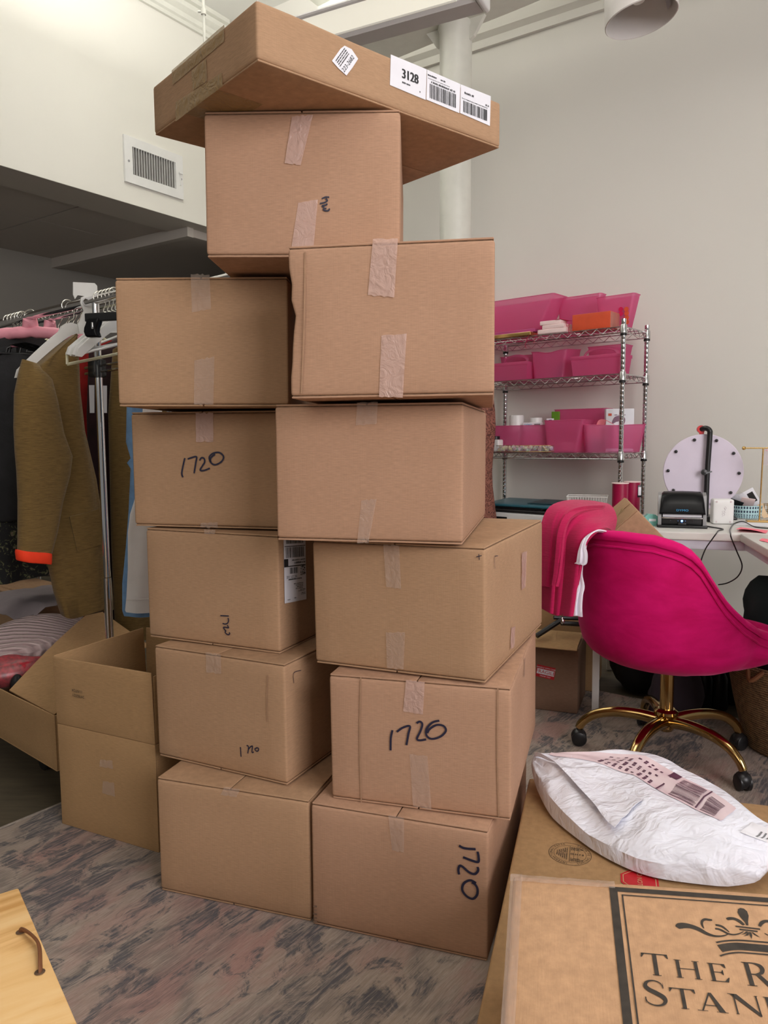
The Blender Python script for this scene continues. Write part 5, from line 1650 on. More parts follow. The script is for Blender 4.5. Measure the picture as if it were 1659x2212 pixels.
# lower shelf
bin_('wide low pink bin on the lower shelf holding two white jars', (1078, 1190), (1062, 1200), 0, 0.05, 0.19, 2, hgt=0.150)
bin_('squarish pink bin in the middle of the lower shelf', (1193, 1260), (1186, 1276), 0, 0.012, 0.15, 2, hgt=0.174)
bin_('pink bin holding the white carton at the post end of the lower shelf', (1268, 1384), (1259, 1394), 0, 0.012, 0.085, 2, hgt=0.146, dip=0.004, t1=0.185)
bin_('tall pink bin at the back of the lower shelf behind the squarish one', (1214, 1318), (1209, 1325), 0, 0.18, 0.11, 2, hgt=0.238)
# divided caddies with arched handles
def caddy(label, u0, u1, hgt):
    zb_ = DECK[1] + 0.001
    x0, x1 = shx(u0, 800, 0.015).x, shx(u1, 800, 0.015).x
    W = x1 - x0; D = 0.15
    o = thing('caddy', label, 'caddy', sm @ Matrix.Translation((x0 + W / 2, 0.012 + D / 2, zb_)), 'pink caddies on the middle shelf')
    mb = MB()
    th = 0.0018
    def rg(f, ins): 
        tp = 0.010 * f
        return [V((sx_ * (W / 2 - 0.012 + tp - ins), sy_ * (D / 2 - 0.010 + tp - ins), hgt * f)) for sx_, sy_ in ((-1, -1), (1, -1), (1, 1), (-1, 1))]
    out = [rg(0, 0), rg(1, 0), rg(1, th), [V((p.x, p.y, 0.003)) for p in rg(0, th)]]
    mb.loft(out, True)
    mb.build('tub', M['pink_bin'], o, True, 30)
    mb = MB(); mb.box((0, 0, hgt * 0.48), (0.010, D - 0.022, hgt * 0.9)); mb.box((0, 0, hgt * 0.48), (W - 0.026, 0.004, hgt * 0.9))
    mb.build('divider', M['pink_bin'], o, False)
    mb = MB(); mb.rbox((-W / 2 - 0.001, -D / 2 - 0.001, hgt - 0.016), (W / 2 + 0.001, -D / 2 + 0.003, hgt + 0.002), 0.0015, 2); mb.rbox((-W / 2 - 0.001, D / 2 - 0.003, hgt - 0.016), (W / 2 + 0.001, D / 2 + 0.001, hgt + 0.002), 0.0015, 2)
    mb.build('rim', M['pink_bin'], o)
    mb = MB(); mb.tube(smooth_path([(-W * 0.36, 0, hgt - 0.01), (-W * 0.27, 0, hgt + 0.030), (0, 0, hgt + 0.044), (W * 0.27, 0, hgt + 0.030), (W * 0.36, 0, hgt - 0.01)], 6), 0.010, 10, flat=0.6); mb.build('handle', M['pink_bin'], o)
    return o
caddy('pink divided caddy with an arched handle, beside the brown box stack', 1062, 1140, 0.098)
caddy('pink divided caddy with an arched handle, near the chrome shelf post', 1232, 1340, 0.100)
# things on the top shelf
def sbox(nm, label, cat, mat, x0, x1, t0, t1, z0, z1, group=None, r=0.003, yaw=0.0, part='body'):
    cxx, cyy = (x0 + x1) / 2, (t0 + t1) / 2
    o = thing(nm, label, cat, sm @ Matrix.Translation((cxx, cyy, z0)) @ Matrix.Rotation(yaw, 4, 'Z'), group)
    mb = MB(); mb.rbox((x0 - cxx, t0 - cyy, 0), (x1 - cxx, t1 - cyy, z1 - z0), r, 4)
    mb.build(part, mat, o)
    return o
d0 = DECK[0] + 0.001
X = lambda u, v, t: shx(u, v, t).x
o = sbox('gift_box', 'orange cardboard box with a brown end on the top shelf', 'box', M['orange'], X(1236, 690, 0.01), X(1318, 690, 0.01), 0.010, 0.125, d0, d0 + 0.082, yaw=0.02)
mb = MB(); wx = (X(1318, 690, 0.01) - X(1236, 690, 0.01)) / 2
mb.rbox((wx - 0.001, -0.056, 0.001), (wx + 0.0016, 0.056, 0.081), 0.001, 2); mb.build('end_panel', plain('brown_end', srgb(188, 118, 106), 0.5, var=0.1), o)
mb = MB(); mb.rbox((-wx, -0.0575, 0.0795), (wx, 0.0575, 0.0835), 0.002, 3); mb.build('lid', M['orange'], o)
heights = [(1161, 1222, 0.0, 0.024, 'bottom'), (1170, 1219, 0.0245, 0.047, 'middle'), (1164, 1208, 0.0475, 0.070, 'top')]
for k, (u0, u1, z0, z1, wd) in enumerate(heights):
    o = sbox('gift_box', 'flat pale pink box on the top shelf, %s of its stack of three' % wd, 'box', M['blush'], X(u0, 700, 0.0), X(u1, 700, 0.0), 0.0 + 0.004 * k, 0.09, d0 + z0, d0 + z1, 'flat pale boxes tied with ribbon', 0.004, (0.03, -0.06, 0.05)[k])
    if k == 2:
        hx = (X(u1, 700, 0.0) - X(u0, 700, 0.0)) / 2
        mb = MB(); mb.sheet([[V((hx * 0.45 + 0.03 * i / 3 + 0.03 * j / 6, -0.045 + 0.09 * j / 6, 0.0232 + 0.002 * math.sin(j))) for j in range(7)] for i in range(4)], 0.001); mb.build('ribbon', M['pink_ribbon'], o)
def ribbon_tail(label, pts, t, w):
    P = [shx(u, v, t) for u, v in pts]
    c = P[0].copy()
    o = thing('ribbon', label, 'ribbon', sm @ Matrix.Translation(c))
    mb = MB()
    Q = smooth_path([p - c for p in P], 5)
    grid = [[q + V((w * (i - 0.5) * 0.7, -w * (i - 0.5) * 0.6, 0)) for i in (0, 1)] for q in Q]
    mb.sheet(grid, 0.0007)
    mb.build('strip', M['pink_ribbon'], o, True, 60)
ribbon_tail('curled magenta ribbon end between the pale boxes and the orange box', Z6([(1440, 1080), (1460, 1150), (1500, 1100), (1480, 1200), (1500, 1260), (1570, 1235)]), -0.004, 0.007)
ribbon_tail('magenta ribbon hanging off the shelf edge below the gold tray', Z6([(820, 1290), (790, 1330), (760, 1410), (745, 1470), (765, 1520)]), -0.009, 0.008)
ribbon_tail('thin magenta ribbon dangling from the pale boxes', Z6([(960, 1230), (945, 1290), (915, 1340), (900, 1400), (885, 1440)]), -0.007, 0.003)
o = sbox('serving_tray', 'thin gold-edged tray jutting over the top shelf edge', 'tray', M['brass'], X(985, 712, -0.01), X(1146, 712, -0.01), -0.012, 0.085, d0, d0 + 0.020, None, 0.002)
mb = MB(); wx = (X(1146, 712, -0.01) - X(985, 712, -0.01)) / 2
mb.rbox((-wx + 0.004, -0.044, 0.0195), (wx - 0.004, 0.044, 0.0215), 0.001, 2); mb.build('lining', M['blush'], o)
o = sbox('plastic_tray', 'purple pink plastic tray lying on the gold tray', 'tray', plain('plum_plastic', srgb(176, 70, 120), 0.35), X(1060, 700, 0.02), X(1155, 700, 0.02), 0.02, 0.075, d0 + 0.022, d0 + 0.040, None, 0.004)
# dot stickers on the shorter bin
for k, (a, b, c) in enumerate(((935, 280, 'pink_ribbon'), (1005, 278, 'orange'), (1008, 330, 'orange'), (1010, 385, 'orange'), (1012, 440, 'orange'), (935, 335, 'pink_ribbon'))):
    u, v = Z7([(a, b)])[0]
    p = face_at(sm, 1, 0.126, u, v)
    mb = MB(); mb.cyl((p.x, 0.1285, p.z), (p.x, 0.1275, p.z), 0.0125, None, 18)
    so = mb.build('dot_sticker', M[c], None); so.matrix_world = sm
    tag(so, ('pink' if c == 'pink_ribbon' else 'orange') + ' round dot sticker on the shorter top-shelf bin, ' + ('top of the pink pair', 'top of the orange column', 'second down in the orange column', 'third down in the orange column', 'lowest in the orange column', 'lower of the pink pair')[k], 'sticker', 'dot stickers on the bin')
# contents: lower shelf
d2 = DECK[2] + 0.004
def jar(label, u, v0, r, h, t, z):
    x = X(u, v0, t)
    o = thing('jar', label, 'jar', sm @ Matrix.Translation((x, t, z)), 'white jars in the wide low bin')
    mb = MB(); mb.lathe([(0, 0), (r * 0.96, 0), (r * 0.96, h * 0.52), (0, h * 0.52)], (0, 0, 0), 28); mb.build('base', M['white'], o, True, 30)
    mb = MB(); mb.lathe([(0, h * 0.525), (r, h * 0.525), (r, h * 0.97), (r * 0.96, h), (0, h)], (0, 0, 0), 28); mb.build('lid', M['white'], o, True, 30)
jar('taller white lidded jar standing in the wide low bin', 1116, 900, 0.042, 0.208, 0.12, d2)
jar('shorter white lidded jar beside the taller one in the bin', 1158, 910, 0.036, 0.192, 0.16, d2)
o = sbox('label_box', 'small white printed box leaning in the wide low bin', 'box', M['paper'], X(1131, 915, 0.085), X(1170, 915, 0.085), 0.080, 0.10, d2, d2 + 0.164, None, 0.001)
wx = (X(1170, 915, 0.085) - X(1131, 915, 0.085)) / 2
fr = Frame((0, -0.0105, 0), (1, 0, 0), (0, 0, 1), (0, -1, 0))
mb = MB(); text_mesh(mb, fr, 'DYMO', 0.017, -wx * 0.45, 0.150, 0.0006); mb.build('lettering', M['logo_blue'], o, False)
mb = MB(); rect(mb, fr, wx * 0.25, 0.144, wx * 0.9, 0.156, 0.0006); mb.build('print', M['label_grey'], o, False)
o = sbox('packet', 'bright green packet standing in the wide low bin', 'packet', M['green'], X(1192, 900, 0.17), X(1209, 900, 0.17), 0.165, 0.175, d2, d2 + 0.225, None, 0.002, 0.0)
o = sbox('card', 'white card with a blue corner tilted beside the green packet', 'card', M['paper'], X(1181, 910, 0.14), X(1196, 910, 0.14), 0.138, 0.141, d2, d2 + 0.186, None, 0.001, 0.1)
mb = MB(); mb.box((0.002, -0.0022, 0.172), (0.018, 0.001, 0.014)); mb.build('blue_mark', plain('blue_print', srgb(30, 60, 120), 0.5), o, False)
o = thing('bottle', 'white square bottle with a black lid at the lower shelf end', 'bottle', sm @ Matrix.Translation((X(1066, 960, 0.0), 0.020, d2)))
mb = MB(); mb.rbox((-0.038, -0.028, 0), (0.038, 0.028, 0.068), 0.007, 4); mb.build('body', M['white'], o)
mb = MB(); mb.lathe([(0, 0.069), (0.026, 0.069), (0.026, 0.086), (0.024, 0.088), (0, 0.088)], (0.0, 0, 0), 24); mb.build('cap', M['black'], o, True, 30)
o = thing('candy_tray', 'shallow clear tray of wrapped candies along the lower shelf front', 'tray', sm @ Matrix.Translation((X(1132, 970, 0.0), 0.014, d2)))
wx = (X(1190, 970, 0.0) - X(1072, 970, 0.0)) / 2
mb = MB()
mb.loft([[V((a * wx, b * 0.026, z)) for a, b in ((-1, -1), (1, -1), (1, 1), (-1, 1))] for z in (0, 0.034)] + [[V((a * (wx - 0.002), b * 0.024, z)) for a, b in ((-1, -1), (1, -1), (1, 1), (-1, 1))] for z in (0.034, 0.002)])
mb.build('tray', M['clear_plastic'], o, False)
mb = MB()
for z in (0.0, 0.034):
    c = [V((a * wx, b * 0.026, z)) for a, b in ((-1, -1), (1, -1), (1, 1), (-1, 1))]
    mb.tube(c + [c[0]], 0.0012, 5, False)
mb.build('frame', M['brass'], o)
mb = MB(); rnd = random.Random(4)
for i in range(70):
    x = rnd.uniform(-wx * 0.94, wx * 0.94); y = rnd.uniform(-0.016, 0.016); z = rnd.uniform(0.008, 0.026)
    mb.lathe([(0, -0.007), (0.011, -0.004), (0.011, 0.004), (0, 0.007)], (x, y, z), 7, Matrix.Rotation(rnd.uniform(0, 3), 3, 'X') @ Matrix.Rotation(rnd.uniform(0, 3), 3, 'Y'))
cd = mb.build('candies', M['candy'], o, True, 20); cd['kind'] = 'stuff'
EB0, EB1 = shx(1259, 930, 0.012), shx(1394, 930, 0.185)
EBA = math.atan2(EB1.y - EB0.y, EB1.x - EB0.x)
def in_end_bin(f, back, z=0.0):
    p = EB0.lerp(EB1, f)
    return sm @ Matrix.Translation((p.x, p.y, d2 + z)) @ Matrix.Rotation(EBA, 4, 'Z') @ Matrix.Translation((0, back, 0))
o = sbox('appliance_box', 'white product carton standing up in the end bin behind the post', 'box', M['paper'], 0.0, 0.145, 0.0, 0.060, d2, d2 + 0.228, None, 0.003, 0.0)
ROOTM[o.name] = in_end_bin(0.60, 0.042); o.matrix_world = ROOTM[o.name]
wx = 0.0725
fr = Frame((0, -0.0305, 0), (1, 0, 0), (0, 0, 1), (0, -1, 0))
mb = MB(); ribbon(mb, fr, [(-0.04, 0.15), (-0.02, 0.172), (0.01, 0.175), (0.012, 0.15), (-0.01, 0.13)], [0.006, 0.03, 0.03, 0.02, 0.012], 0.0008, 4); squiggle_line(mb, fr, -0.03, 0.03, 0.192, 0.006, 0.0008, 3); mb.build('print', plain('mauve_print', srgb(130, 96, 116), 0.6), o, False)
mb = MB(); rect(mb, fr, -wx * .85, 0.19, -wx * .6, 0.203, 0.0008); mb.build('print', M['orange'], o, False)
o = thing('satin_sash', 'pale pink satin sash looped over the end bin rim', 'ribbon', in_end_bin(0.30, 0.022))
mb = MB()
P = smooth_path([(-0.03, 0, 0.12), (-0.015, -0.004, 0.165), (0.012, -0.01, 0.172), (0.05, -0.012, 0.155), (0.085, -0.008, 0.13)], 5)
mb.sheet([[p + V((0.006 * k, 0.010 * k, -0.017 * k)) for k in (0, 1, 2)] for p in P], 0.001)
mb.build('band', plain('salmon_satin', srgb(250, 150, 160), 0.4), o)
mb = MB(); P2 = [V((-0.028 + 0.07 * i / 5, -0.012, 0.133 + 0.014 * i / 5)) for i in range(6)]
mb.sheet([[p + V((0, 0, -0.014 * k)) for k in (0, 1)] for p in P2], 0.001); mb.build('label_strip', M['paper'], o)
# dark shapes seen through the frosted bins
for k, (u, v, t, w_, h_, dk, lab) in enumerate(((1205, 790, 0.10, 0.03, 0.07, 1, 'dark brush lying inside the dipped-rim bin'), (1300, 925, 0.07, 0.06, 0.06, 2, 'dark pouch inside the bin holding the white carton'), (1225, 945, 0.06, 0.07, 0.05, 2, 'folded pale cloth inside the squarish middle bin'))):
    x = X(u, v, t)
    o = thing(('brush', 'dark_pouch', 'folded_cloth')[k], lab, ('brush', 'pouch', 'cloth')[k], in_end_bin(0.22, 0.045, 0.004) if k == 1 else sm @ Matrix.Translation((x, t, DECK[dk] + 0.006)) @ Matrix.Rotation(0.4 if k == 0 else 0.0, 4, 'Y'))
    mb = MB(); mb.rbox((-w_ / 2, -0.02, 0), (w_ / 2, 0.02, h_), 0.012, 4); mb.build('body', (M['black'], M['bag_black'], M['blush'])[k], o)

# printer on the lowest deck
pz = DECK[3] + 0.003
ptop = shx(1120, 1100, 0.03)
o = thing('printer', 'white and black printer with a teal paper tray lid, low on the shelf unit', 'printer', sm @ Matrix.Translation((SW * 0.365, SD / 2 + 0.01, pz)))
zt_ = ptop.z - pz + 0.0
mb = MB(); mb.rbox((-0.27, -0.17, 0), (0.215, 0.15, zt_ - 0.019), 0.012, 4); mb.build('body', M['white'], o)
mb = MB(); mb.rbox((-0.272, -0.172, zt_ - 0.018), (0.217, 0.152, zt_), 0.010, 4); mb.build('top_cover', M['black'], o)
mb = MB(); mb.rbox((-0.28, -0.16, zt_ + 0.012), (0.215, 0.13, zt_ + 0.028), 0.006, 4, lambda p: V((p[0], p[1], p[2] + 0.05 * (p[1] + 0.16)))); mb.build('tray_lid', M['teal'], o)
mb = MB(); mb.rbox((-0.02, -0.10, zt_ + 0.030), (0.15, 0.10, zt_ + 0.033), 0.001, 3, lambda p: V((p[0], p[1], p[2] + 0.05 * (p[1] + 0.16)))); mb.build('tray_recess', plain('dark_teal', srgb(20, 62, 74), 0.4), o)
mb = MB(); mb.rbox((-0.25, -0.15, zt_), (0.10, 0.12, zt_ + 0.013), 0.003, 2); mb.build('lid_hinge', M['black'], o)
mb = MB(); mb.rbox((-0.26, -0.176, zt_ - 0.15), (-0.11, -0.170, zt_ - 0.045), 0.003, 3); mb.build('screen', M['black_gloss'], o)
# brown brocade hanging at the shelf end
bx = at_y(1056, 990, 4.35)
o = thing('brocade_cloth', 'brown scroll-patterned cloth hanging at the shelf unit end behind the boxes', 'cloth', V((bx.x - 0.06, bx.y, 0.30)))
mb = MB(); rings = []
for i in range(13):
    z = 0.30 + 1.05 * (1 - i / 12)
    rr = 0.09 + 0.012 * math.sin(i * 0.9) + 0.012 * i / 12
    rings.append([V((bx.x - 0.068 + rr * math.cos(a) * (1 + 0.06 * math.sin(5 * a + i * 0.2)), bx.y + 0.05 * math.sin(a), z)) for a in [2 * PI * k / 26 for k in range(26)]])
mb.loft(rings); mb.build('fabric', M['brown_lace'], o, True, 60, False)

# ------------------------------------------------------------------ desk
DZ = 0.74
ex = V((0.951, -0.309, 0)).normalized(); ey = V((0.309, 0.951, 0)).normalized()
DC = at_z(1599, 1153, DZ)                       # inner corner where the return starts
dm_ = basis(V((DC.x, DC.y, 0)), ex, ey, V((0, 0, 1)))
def dk(u, v, z=DZ): return dm_.inverted() @ at_z(u, v, z)
desk = thing('desk', 'white L-shaped desk along the wall behind the pink chair', 'desk', dm_)
dl = -0.52
DEP = 0.66
rd = (dm_.inverted() @ at_z(1659, 1187, DZ)); ra = math.atan2(-rd.x, -rd.y)
mb = MB(); mb.rbox((dl, 0, DZ - 0.030), (0.85, DEP, DZ), 0.003, 4); mb.build('worktop', M['desk'], desk, True, 30)
mb = MB(); mb.rbox((dl, 0.012, DZ - 0.066), (0.85, 0.03, DZ - 0.0305), 0.002, 3); mb.build('apron', M['desk_edge'], desk, True, 30)
def ret(p):
    q = V(p); q.x += math.tan(ra) * q.y if q.x < 0.3 else 0
    return q
mb = MB(); mb.rbox((0.0, -1.2, DZ - 0.029), (0.62, -0.001, DZ + 0.0), 0.003, 4, ret); mb.build('return_top', M['desk'], desk, True, 30)
mb = MB(); mb.rbox((0.016, -1.19, DZ - 0.060), (0.034, -0.001, DZ - 0.0295), 0.002, 3, ret); mb.build('return_apron', M['desk_edge'], desk, True, 30)
lp = dm_.inverted() @ at_z(1285, 1547, 0)
for x, y in ((lp.x, lp.y + 0.02), (dl + 0.05, DEP - 0.05), (0.80, DEP - 0.05), (0.58, -1.12), (0.80, 0.05)):
    mb = MB(); mb.rbox((x - 0.0135, y - 0.0135, 0), (x + 0.0135, y + 0.0135, DZ - 0.030), 0.002, 3); mb.build('leg', M['white'], desk, True, 30)
def dthing(nm, label, cat, u, v, yaw=0.0, group=None, z=DZ):
    p = at_z(u, v, z)
    return thing(nm, label, cat, Matrix.Translation(p + V((0, 0, 0.0008))) @ Matrix.Rotation(math.atan2(ex.y, ex.x) + yaw, 4, 'Z'), group)
def px_m(u, v, y_of): return None
k_ = lambda u, v, px, z=DZ: px * (V(at_z(u, v, z)) - EYE).length / ray(u, v).dot(_fw) ** -1 / F_PX if False else px * (at_z(u, v, z) - EYE).dot(_fw) / F_PX
# prize wheel, seen from behind
o = dthing('prize_wheel', 'lilac round prize wheel on a black stand, turned with its back out', 'wheel', 1524, 1120, 0.08)
ro = V(o.matrix_world.translation); dpt = (ro - EYE).dot(_fw); mp = dpt / F_PX
hz = (at_y(1518, 1020, ro.y).z - ro.z); R_ = 81.5 * mp
xo = -6 * mp
mb = MB(); mb.lathe([(0, -0.006), (R_ - 0.002, -0.006), (R_, -0.004), (R_, 0.004), (R_ - 0.002, 0.006), (0, 0.006)], (xo, 0.03, hz), 64, Matrix.Rotation(PI / 2, 3, 'X')); mb.build('disc', M['lilac'], o, True, 30)
for k in range(10):
    a = math.radians(34 - 36 * k)
    mb = MB(); mb.lathe([(0, 0), (0.006, 0), (0.0075, 0.004), (0.006, 0.012), (0, 0.014)], (xo + (R_ - 0.020) * math.cos(a), 0.024, hz + (R_ - 0.020) * math.sin(a)), 12, Matrix.Rotation(PI / 2, 3, 'X')); mb.build('peg', M['black'], o)
zt_ = at_y(1515, 925, ro.y).z - ro.z
mb = MB(); mb.tube(smooth_path([(0.0, 0, 0.012), (0.001, 0, hz), (0.006, 0, zt_ - 0.04), (0.004, 0.0, zt_ - 0.01), (-0.010, 0.012, zt_), (-0.024, 0.03, zt_ - 0.004)], 8), 0.0115, 14); mb.build('stand', M['black'], o)
mb = MB(); mb.rbox((-0.12, -0.06, 0), (0.12, 0.07, 0.012), 0.005, 3); mb.build('base', M['black'], o)
mb = MB(); mb.lathe([(0, -0.010), (0.017, -0.010), (0.017, 0.010), (0, 0.010)], (-0.026, 0.034, zt_ - 0.004), 20, Matrix.Rotation(PI / 2, 3, 'X')); mb.prism([(-0.013, 0), (0.010, 0), (0.004, -0.05), (-0.004, -0.052)], lambda x, y, h: V((-0.022 + x, 0.028 + h, zt_ - 0.010 + y)), 0.006); mb.build('pointer', M['red_plastic'], o)
mb = MB(); mb.lathe([(0, 0), (0.013, 0), (0.013, 0.016), (0, 0.018)], (xo - 0.002, -0.004, hz), 16, Matrix.Rotation(PI / 2, 3, 'X')); mb.build('hub', M['black'], o)
mb = MB(); mb.box((0.004, -0.018, hz), (0.026, 0.006, 0.006), Matrix.Rotation(-0.3, 3, 'Y')); mb.build('wing_nut', M['chrome'], o)
# label printer
o = dthing('label_printer', 'black and silver label printer with a blue light, on the desk', 'printer', 1473, 1141, -0.02)
ro = V(o.matrix_world.translation); mp = (ro - EYE).dot(_fw) / F_PX
W = 98 * mp; H = 76 * mp
mb = MB(); mb.rbox((-W / 2 - 0.004, -0.004, 0.0), (W / 2 + 0.004, 0.17, 0.010), 0.004, 3); mb.build('base', M['black'], o)
prof = [(0.012, 0.010), (0.012, 0.040), (0.018, 0.058), (0.05, H * 0.9), (0.09, H * 0.98), (0.13, H * 0.9), (0.16, 0.06), (0.16, 0.010)]
for sg in (-1, 1):
    mb = MB(); x0, x1 = (sg * W / 2, sg * (W / 2 - 0.013))
    mb.loft([[V((x, y, z)) for y, z in prof] for x in (x0, x1)]); mb.build('side_panel', M['grey_plastic'], o, True, 30)
mb = MB(); cprof = [(0.004, 0.055), (-0.001, 0.062), (0.004, 0.074), (0.014, 0.092), (0.030, H * 0.88), (0.05, H * 0.97), (0.08, H + 0.002), (0.12, H * 0.97), (0.15, H * 0.75), (0.14, 0.055)]
mb.loft([[V((sx_ * (W / 2 - 0.004) * (1 - 0.10 * max(0, (z - 0.055) / H) - 0.00), y, 0.055 + (z - 0.055) * kz)) for y, z in cprof] for sx_, kz in ((-1.0, 0.30), (-0.99, 0.72), (-0.95, 0.90), (-0.86, 0.98), (-0.5, 1.0), (0.0, 1.01), (0.5, 1.0), (0.86, 0.98), (0.95, 0.90), (0.99, 0.72), (1.0, 0.30))]); mb.build('cover', M['black_gloss'], o, True, 35)
mb = MB(); mb.rbox((-W / 2 + 0.014, 0.020, 0.011), (W / 2 - 0.014, 0.10, 0.052), 0.002, 3); mb.build('mechanism', M['black'], o)
mb = MB(); mb.rbox((-W / 2 + 0.014, 0.008, 0.036), (W / 2 - 0.014, 0.022, 0.041), 0.001, 3); mb.build('tear_bar', M['chrome'], o)
mb = MB(); mb.sheet([[V((-W / 2 + 0.018 + (W - 0.036) * i / 3, 0.010 + 0.01 * j, 0.043 + 0.012 * j)) for j in range(2)] for i in range(4)], 0.0006); mb.build('label_strip', M['paper'], o)
fr = Frame((0, 0.0006, 0.066), (1, 0, 0), (0, 0.45, 0.9), (0, -0.9, 0.45)); mb = MB(); text_mesh(mb, fr, 'DYMO', 0.012, 0, 0.004, 0.0012, squash=1.3); mb.build('lettering', M['logo_blue'], o, False)
mb = MB(); mb.lathe([(0, 0), (0.0042, 0), (0.003, 0.003), (0, 0.0035)], (0, 0.019, 0.026), 12, Matrix.Rotation(PI / 2, 3, 'X')); mb.build('status_light', M['blue_led'], o)
for x in (-0.042, -0.016, 0.014, 0.040):
    mb = MB(); mb.lathe([(0, 0), (0.0022, 0), (0, 0.002)], (x, 0.020, 0.026), 8, Matrix.Rotation(PI / 2, 3, 'X')); mb.build('screw', M['chrome'], o)
mb = MB(); mb.rbox((-0.016, 0.004, 0.010), (0.016, 0.022, 0.020), 0.002, 2); mb.build('front_tab', M['black'], o)
mb = MB()
P = [at_z(1522, 1136, DZ + 0.003), at_z(1540, 1139, DZ + 0.003), at_z(1562, 1143, DZ + 0.003), at_z(1552, 1146, DZ + 0.004), at_z(1547, 1153, DZ + 0.005), at_y(1539, 1164, 2.775), at_y(1522, 1190, 2.79), at_y(1512, 1228, 2.83), at_y(1516, 1290, 2.97)]
mb.tube(smooth_path(P, 6), 0.0024, 8)
tag(mb.build('power_cable', M['black']), 'black cable running from the label printer over the desk edge', 'cable')
mb = MB()
P = [at_z(1659, 1141, DZ + 0.003), at_z(1630, 1138, DZ + 0.003), at_z(1606, 1127, DZ + 0.012), at_z(1586, 1131, DZ + 0.003), at_z(1577, 1143, DZ + 0.004), at_z(1578, 1153, DZ + 0.005), at_y(1580, 1163, 2.765), at_y(1592, 1192, 2.77), at_y(1603, 1222, 2.80), at_y(1594, 1245, 2.82), at_y(1572, 1259, 2.84), at_y(1552, 1263, 2.88)]
mb.tube(smooth_path(P, 6), 0.0024, 8)
tag(mb.build('power_cable', M['black']), 'black cable looping below the desk corner from the sticky notes', 'cable')
# small white block with script lettering
o = dthing('white_holder', 'rounded white block with faint script lettering, beside the label printer', 'holder', 1562, 1133, 0.10)
ro = V(o.matrix_world.translation); mp = (ro - EYE).dot(_fw) / F_PX; W = 43 * mp; H = 54 * mp
mb = MB(); mb.rbox((-W / 2, 0, 0), (W / 2, W * 0.75, H), 0.009, 5); mb.build('block', M['white'], o)
fr = Frame((0, -0.0008, H / 2), (1, 0, 0), (0, 0, 1), (0, -1, 0)); mb = MB()
ribbon(mb, fr, [(0.004, 0.022), (0.010, 0.016), (0.004, 0.010), (0.002, 0.018), (0.006, 0.006), (0.001, 0.003), (0.006, -0.002), (0.001, -0.006), (0.005, -0.011), (0.001, -0.016)], 0.0010, 0.0003)
ribbon(mb, fr, [(-0.002, 0.004), (-0.006, 0.0), (-0.001, -0.005), (-0.006, -0.009), (-0.002, -0.014), (-0.005, -0.020)], 0.0008, 0.0003)
mb.build('lettering', plain('faint_grey_print', srgb(170, 160, 166), 0.6), o, False)
for sx_ in (-1, 1):
    for sz_ in (-1, 1):
        mb = MB(); mb.lathe([(0, 0), (0.0042, 0), (0.0036, 0.0014), (0, 0.0016)], (sx_ * W * 0.33, 0.0, H / 2 + sz_ * H * 0.40), 12, Matrix.Rotation(PI / 2, 3, 'X')); mb.build('screw', plain('pale_screw', srgb(206, 192, 194), 0.4) if 'pale_screw' not in bpy.data.materials else bpy.data.materials['pale_screw'], o)
# polka dot basket of papers
o = dthing('paper_bowl', 'pale blue polka-dot bowl full of papers on the desk', 'bowl', 1612, 1118, 0.0)
ro = V(o.matrix_world.translation); mp = (ro - EYE).dot(_fw) / F_PX; R_ = 31 * mp; H = 27 * mp
mb = MB(); mb.lathe([(R_ * 0.86, 0.0), (R_ * 0.96, H * 0.3), (R_, H), (R_ * 0.96, H), (R_ * 0.92, H * 0.3), (R_ * 0.84, 0.004), (0.0, 0.004), (0.0, 0.0)], (0, 0, 0), 40, None, True, True); mb.build('bowl', M['dots'], o, True, 50)
for k, (dx, dy, dz, w_, h_, rx, rz, mt, lab, nm) in enumerate((
    (-0.018, 0.0, 0.035, 0.062, 0.06, 0.5, 0.7, 'clear_plastic', 'clear sleeve poking out of the polka-dot bowl', 'sleeve'),
    (0.012, 0.02, 0.045, 0.055, 0.075, 0.3, -0.55, 'paper', 'white card with a black corner in the polka-dot bowl', 'card'),
    (-0.035, 0.015, 0.04, 0.07, 0.05, 0.25, 0.2, 'paper', 'white envelope at the back of the polka-dot bowl', 'envelope'),
    (-0.038, -0.015, 0.03, 0.05, 0.03, 0.6, 0.35, 'black', 'black folded card at the edge of the polka-dot bowl', 'card'),
    (0.0, -0.018, 0.036, 0.045, 0.04, 0.7, 0.15, 'blush', 'pale pink card at the front of the polka-dot bowl', 'card'))):
    c = thing(nm, lab, 'paper', ROOTM[o.name] @ Matrix.Translation((dx * 1.3, dy, dz + 0.034)) @ Matrix.Rotation(rz, 4, 'Y') @ Matrix.Rotation(rx, 4, 'X'))
    mb = MB(); w_ *= 1.25; h_ *= 1.25; mb.rbox((-w_ / 2, -0.001, -h_ / 2), (w_ / 2, 0.001, h_ / 2), 0.0008, 2); mb.build('sheet', M[mt], c)
    if k == 1:
        mb = MB(); mb.box((0.012, -0.0016, 0.006), (0.026, 0.0012, 0.05)); mb.build('print', M['black'], c, False)
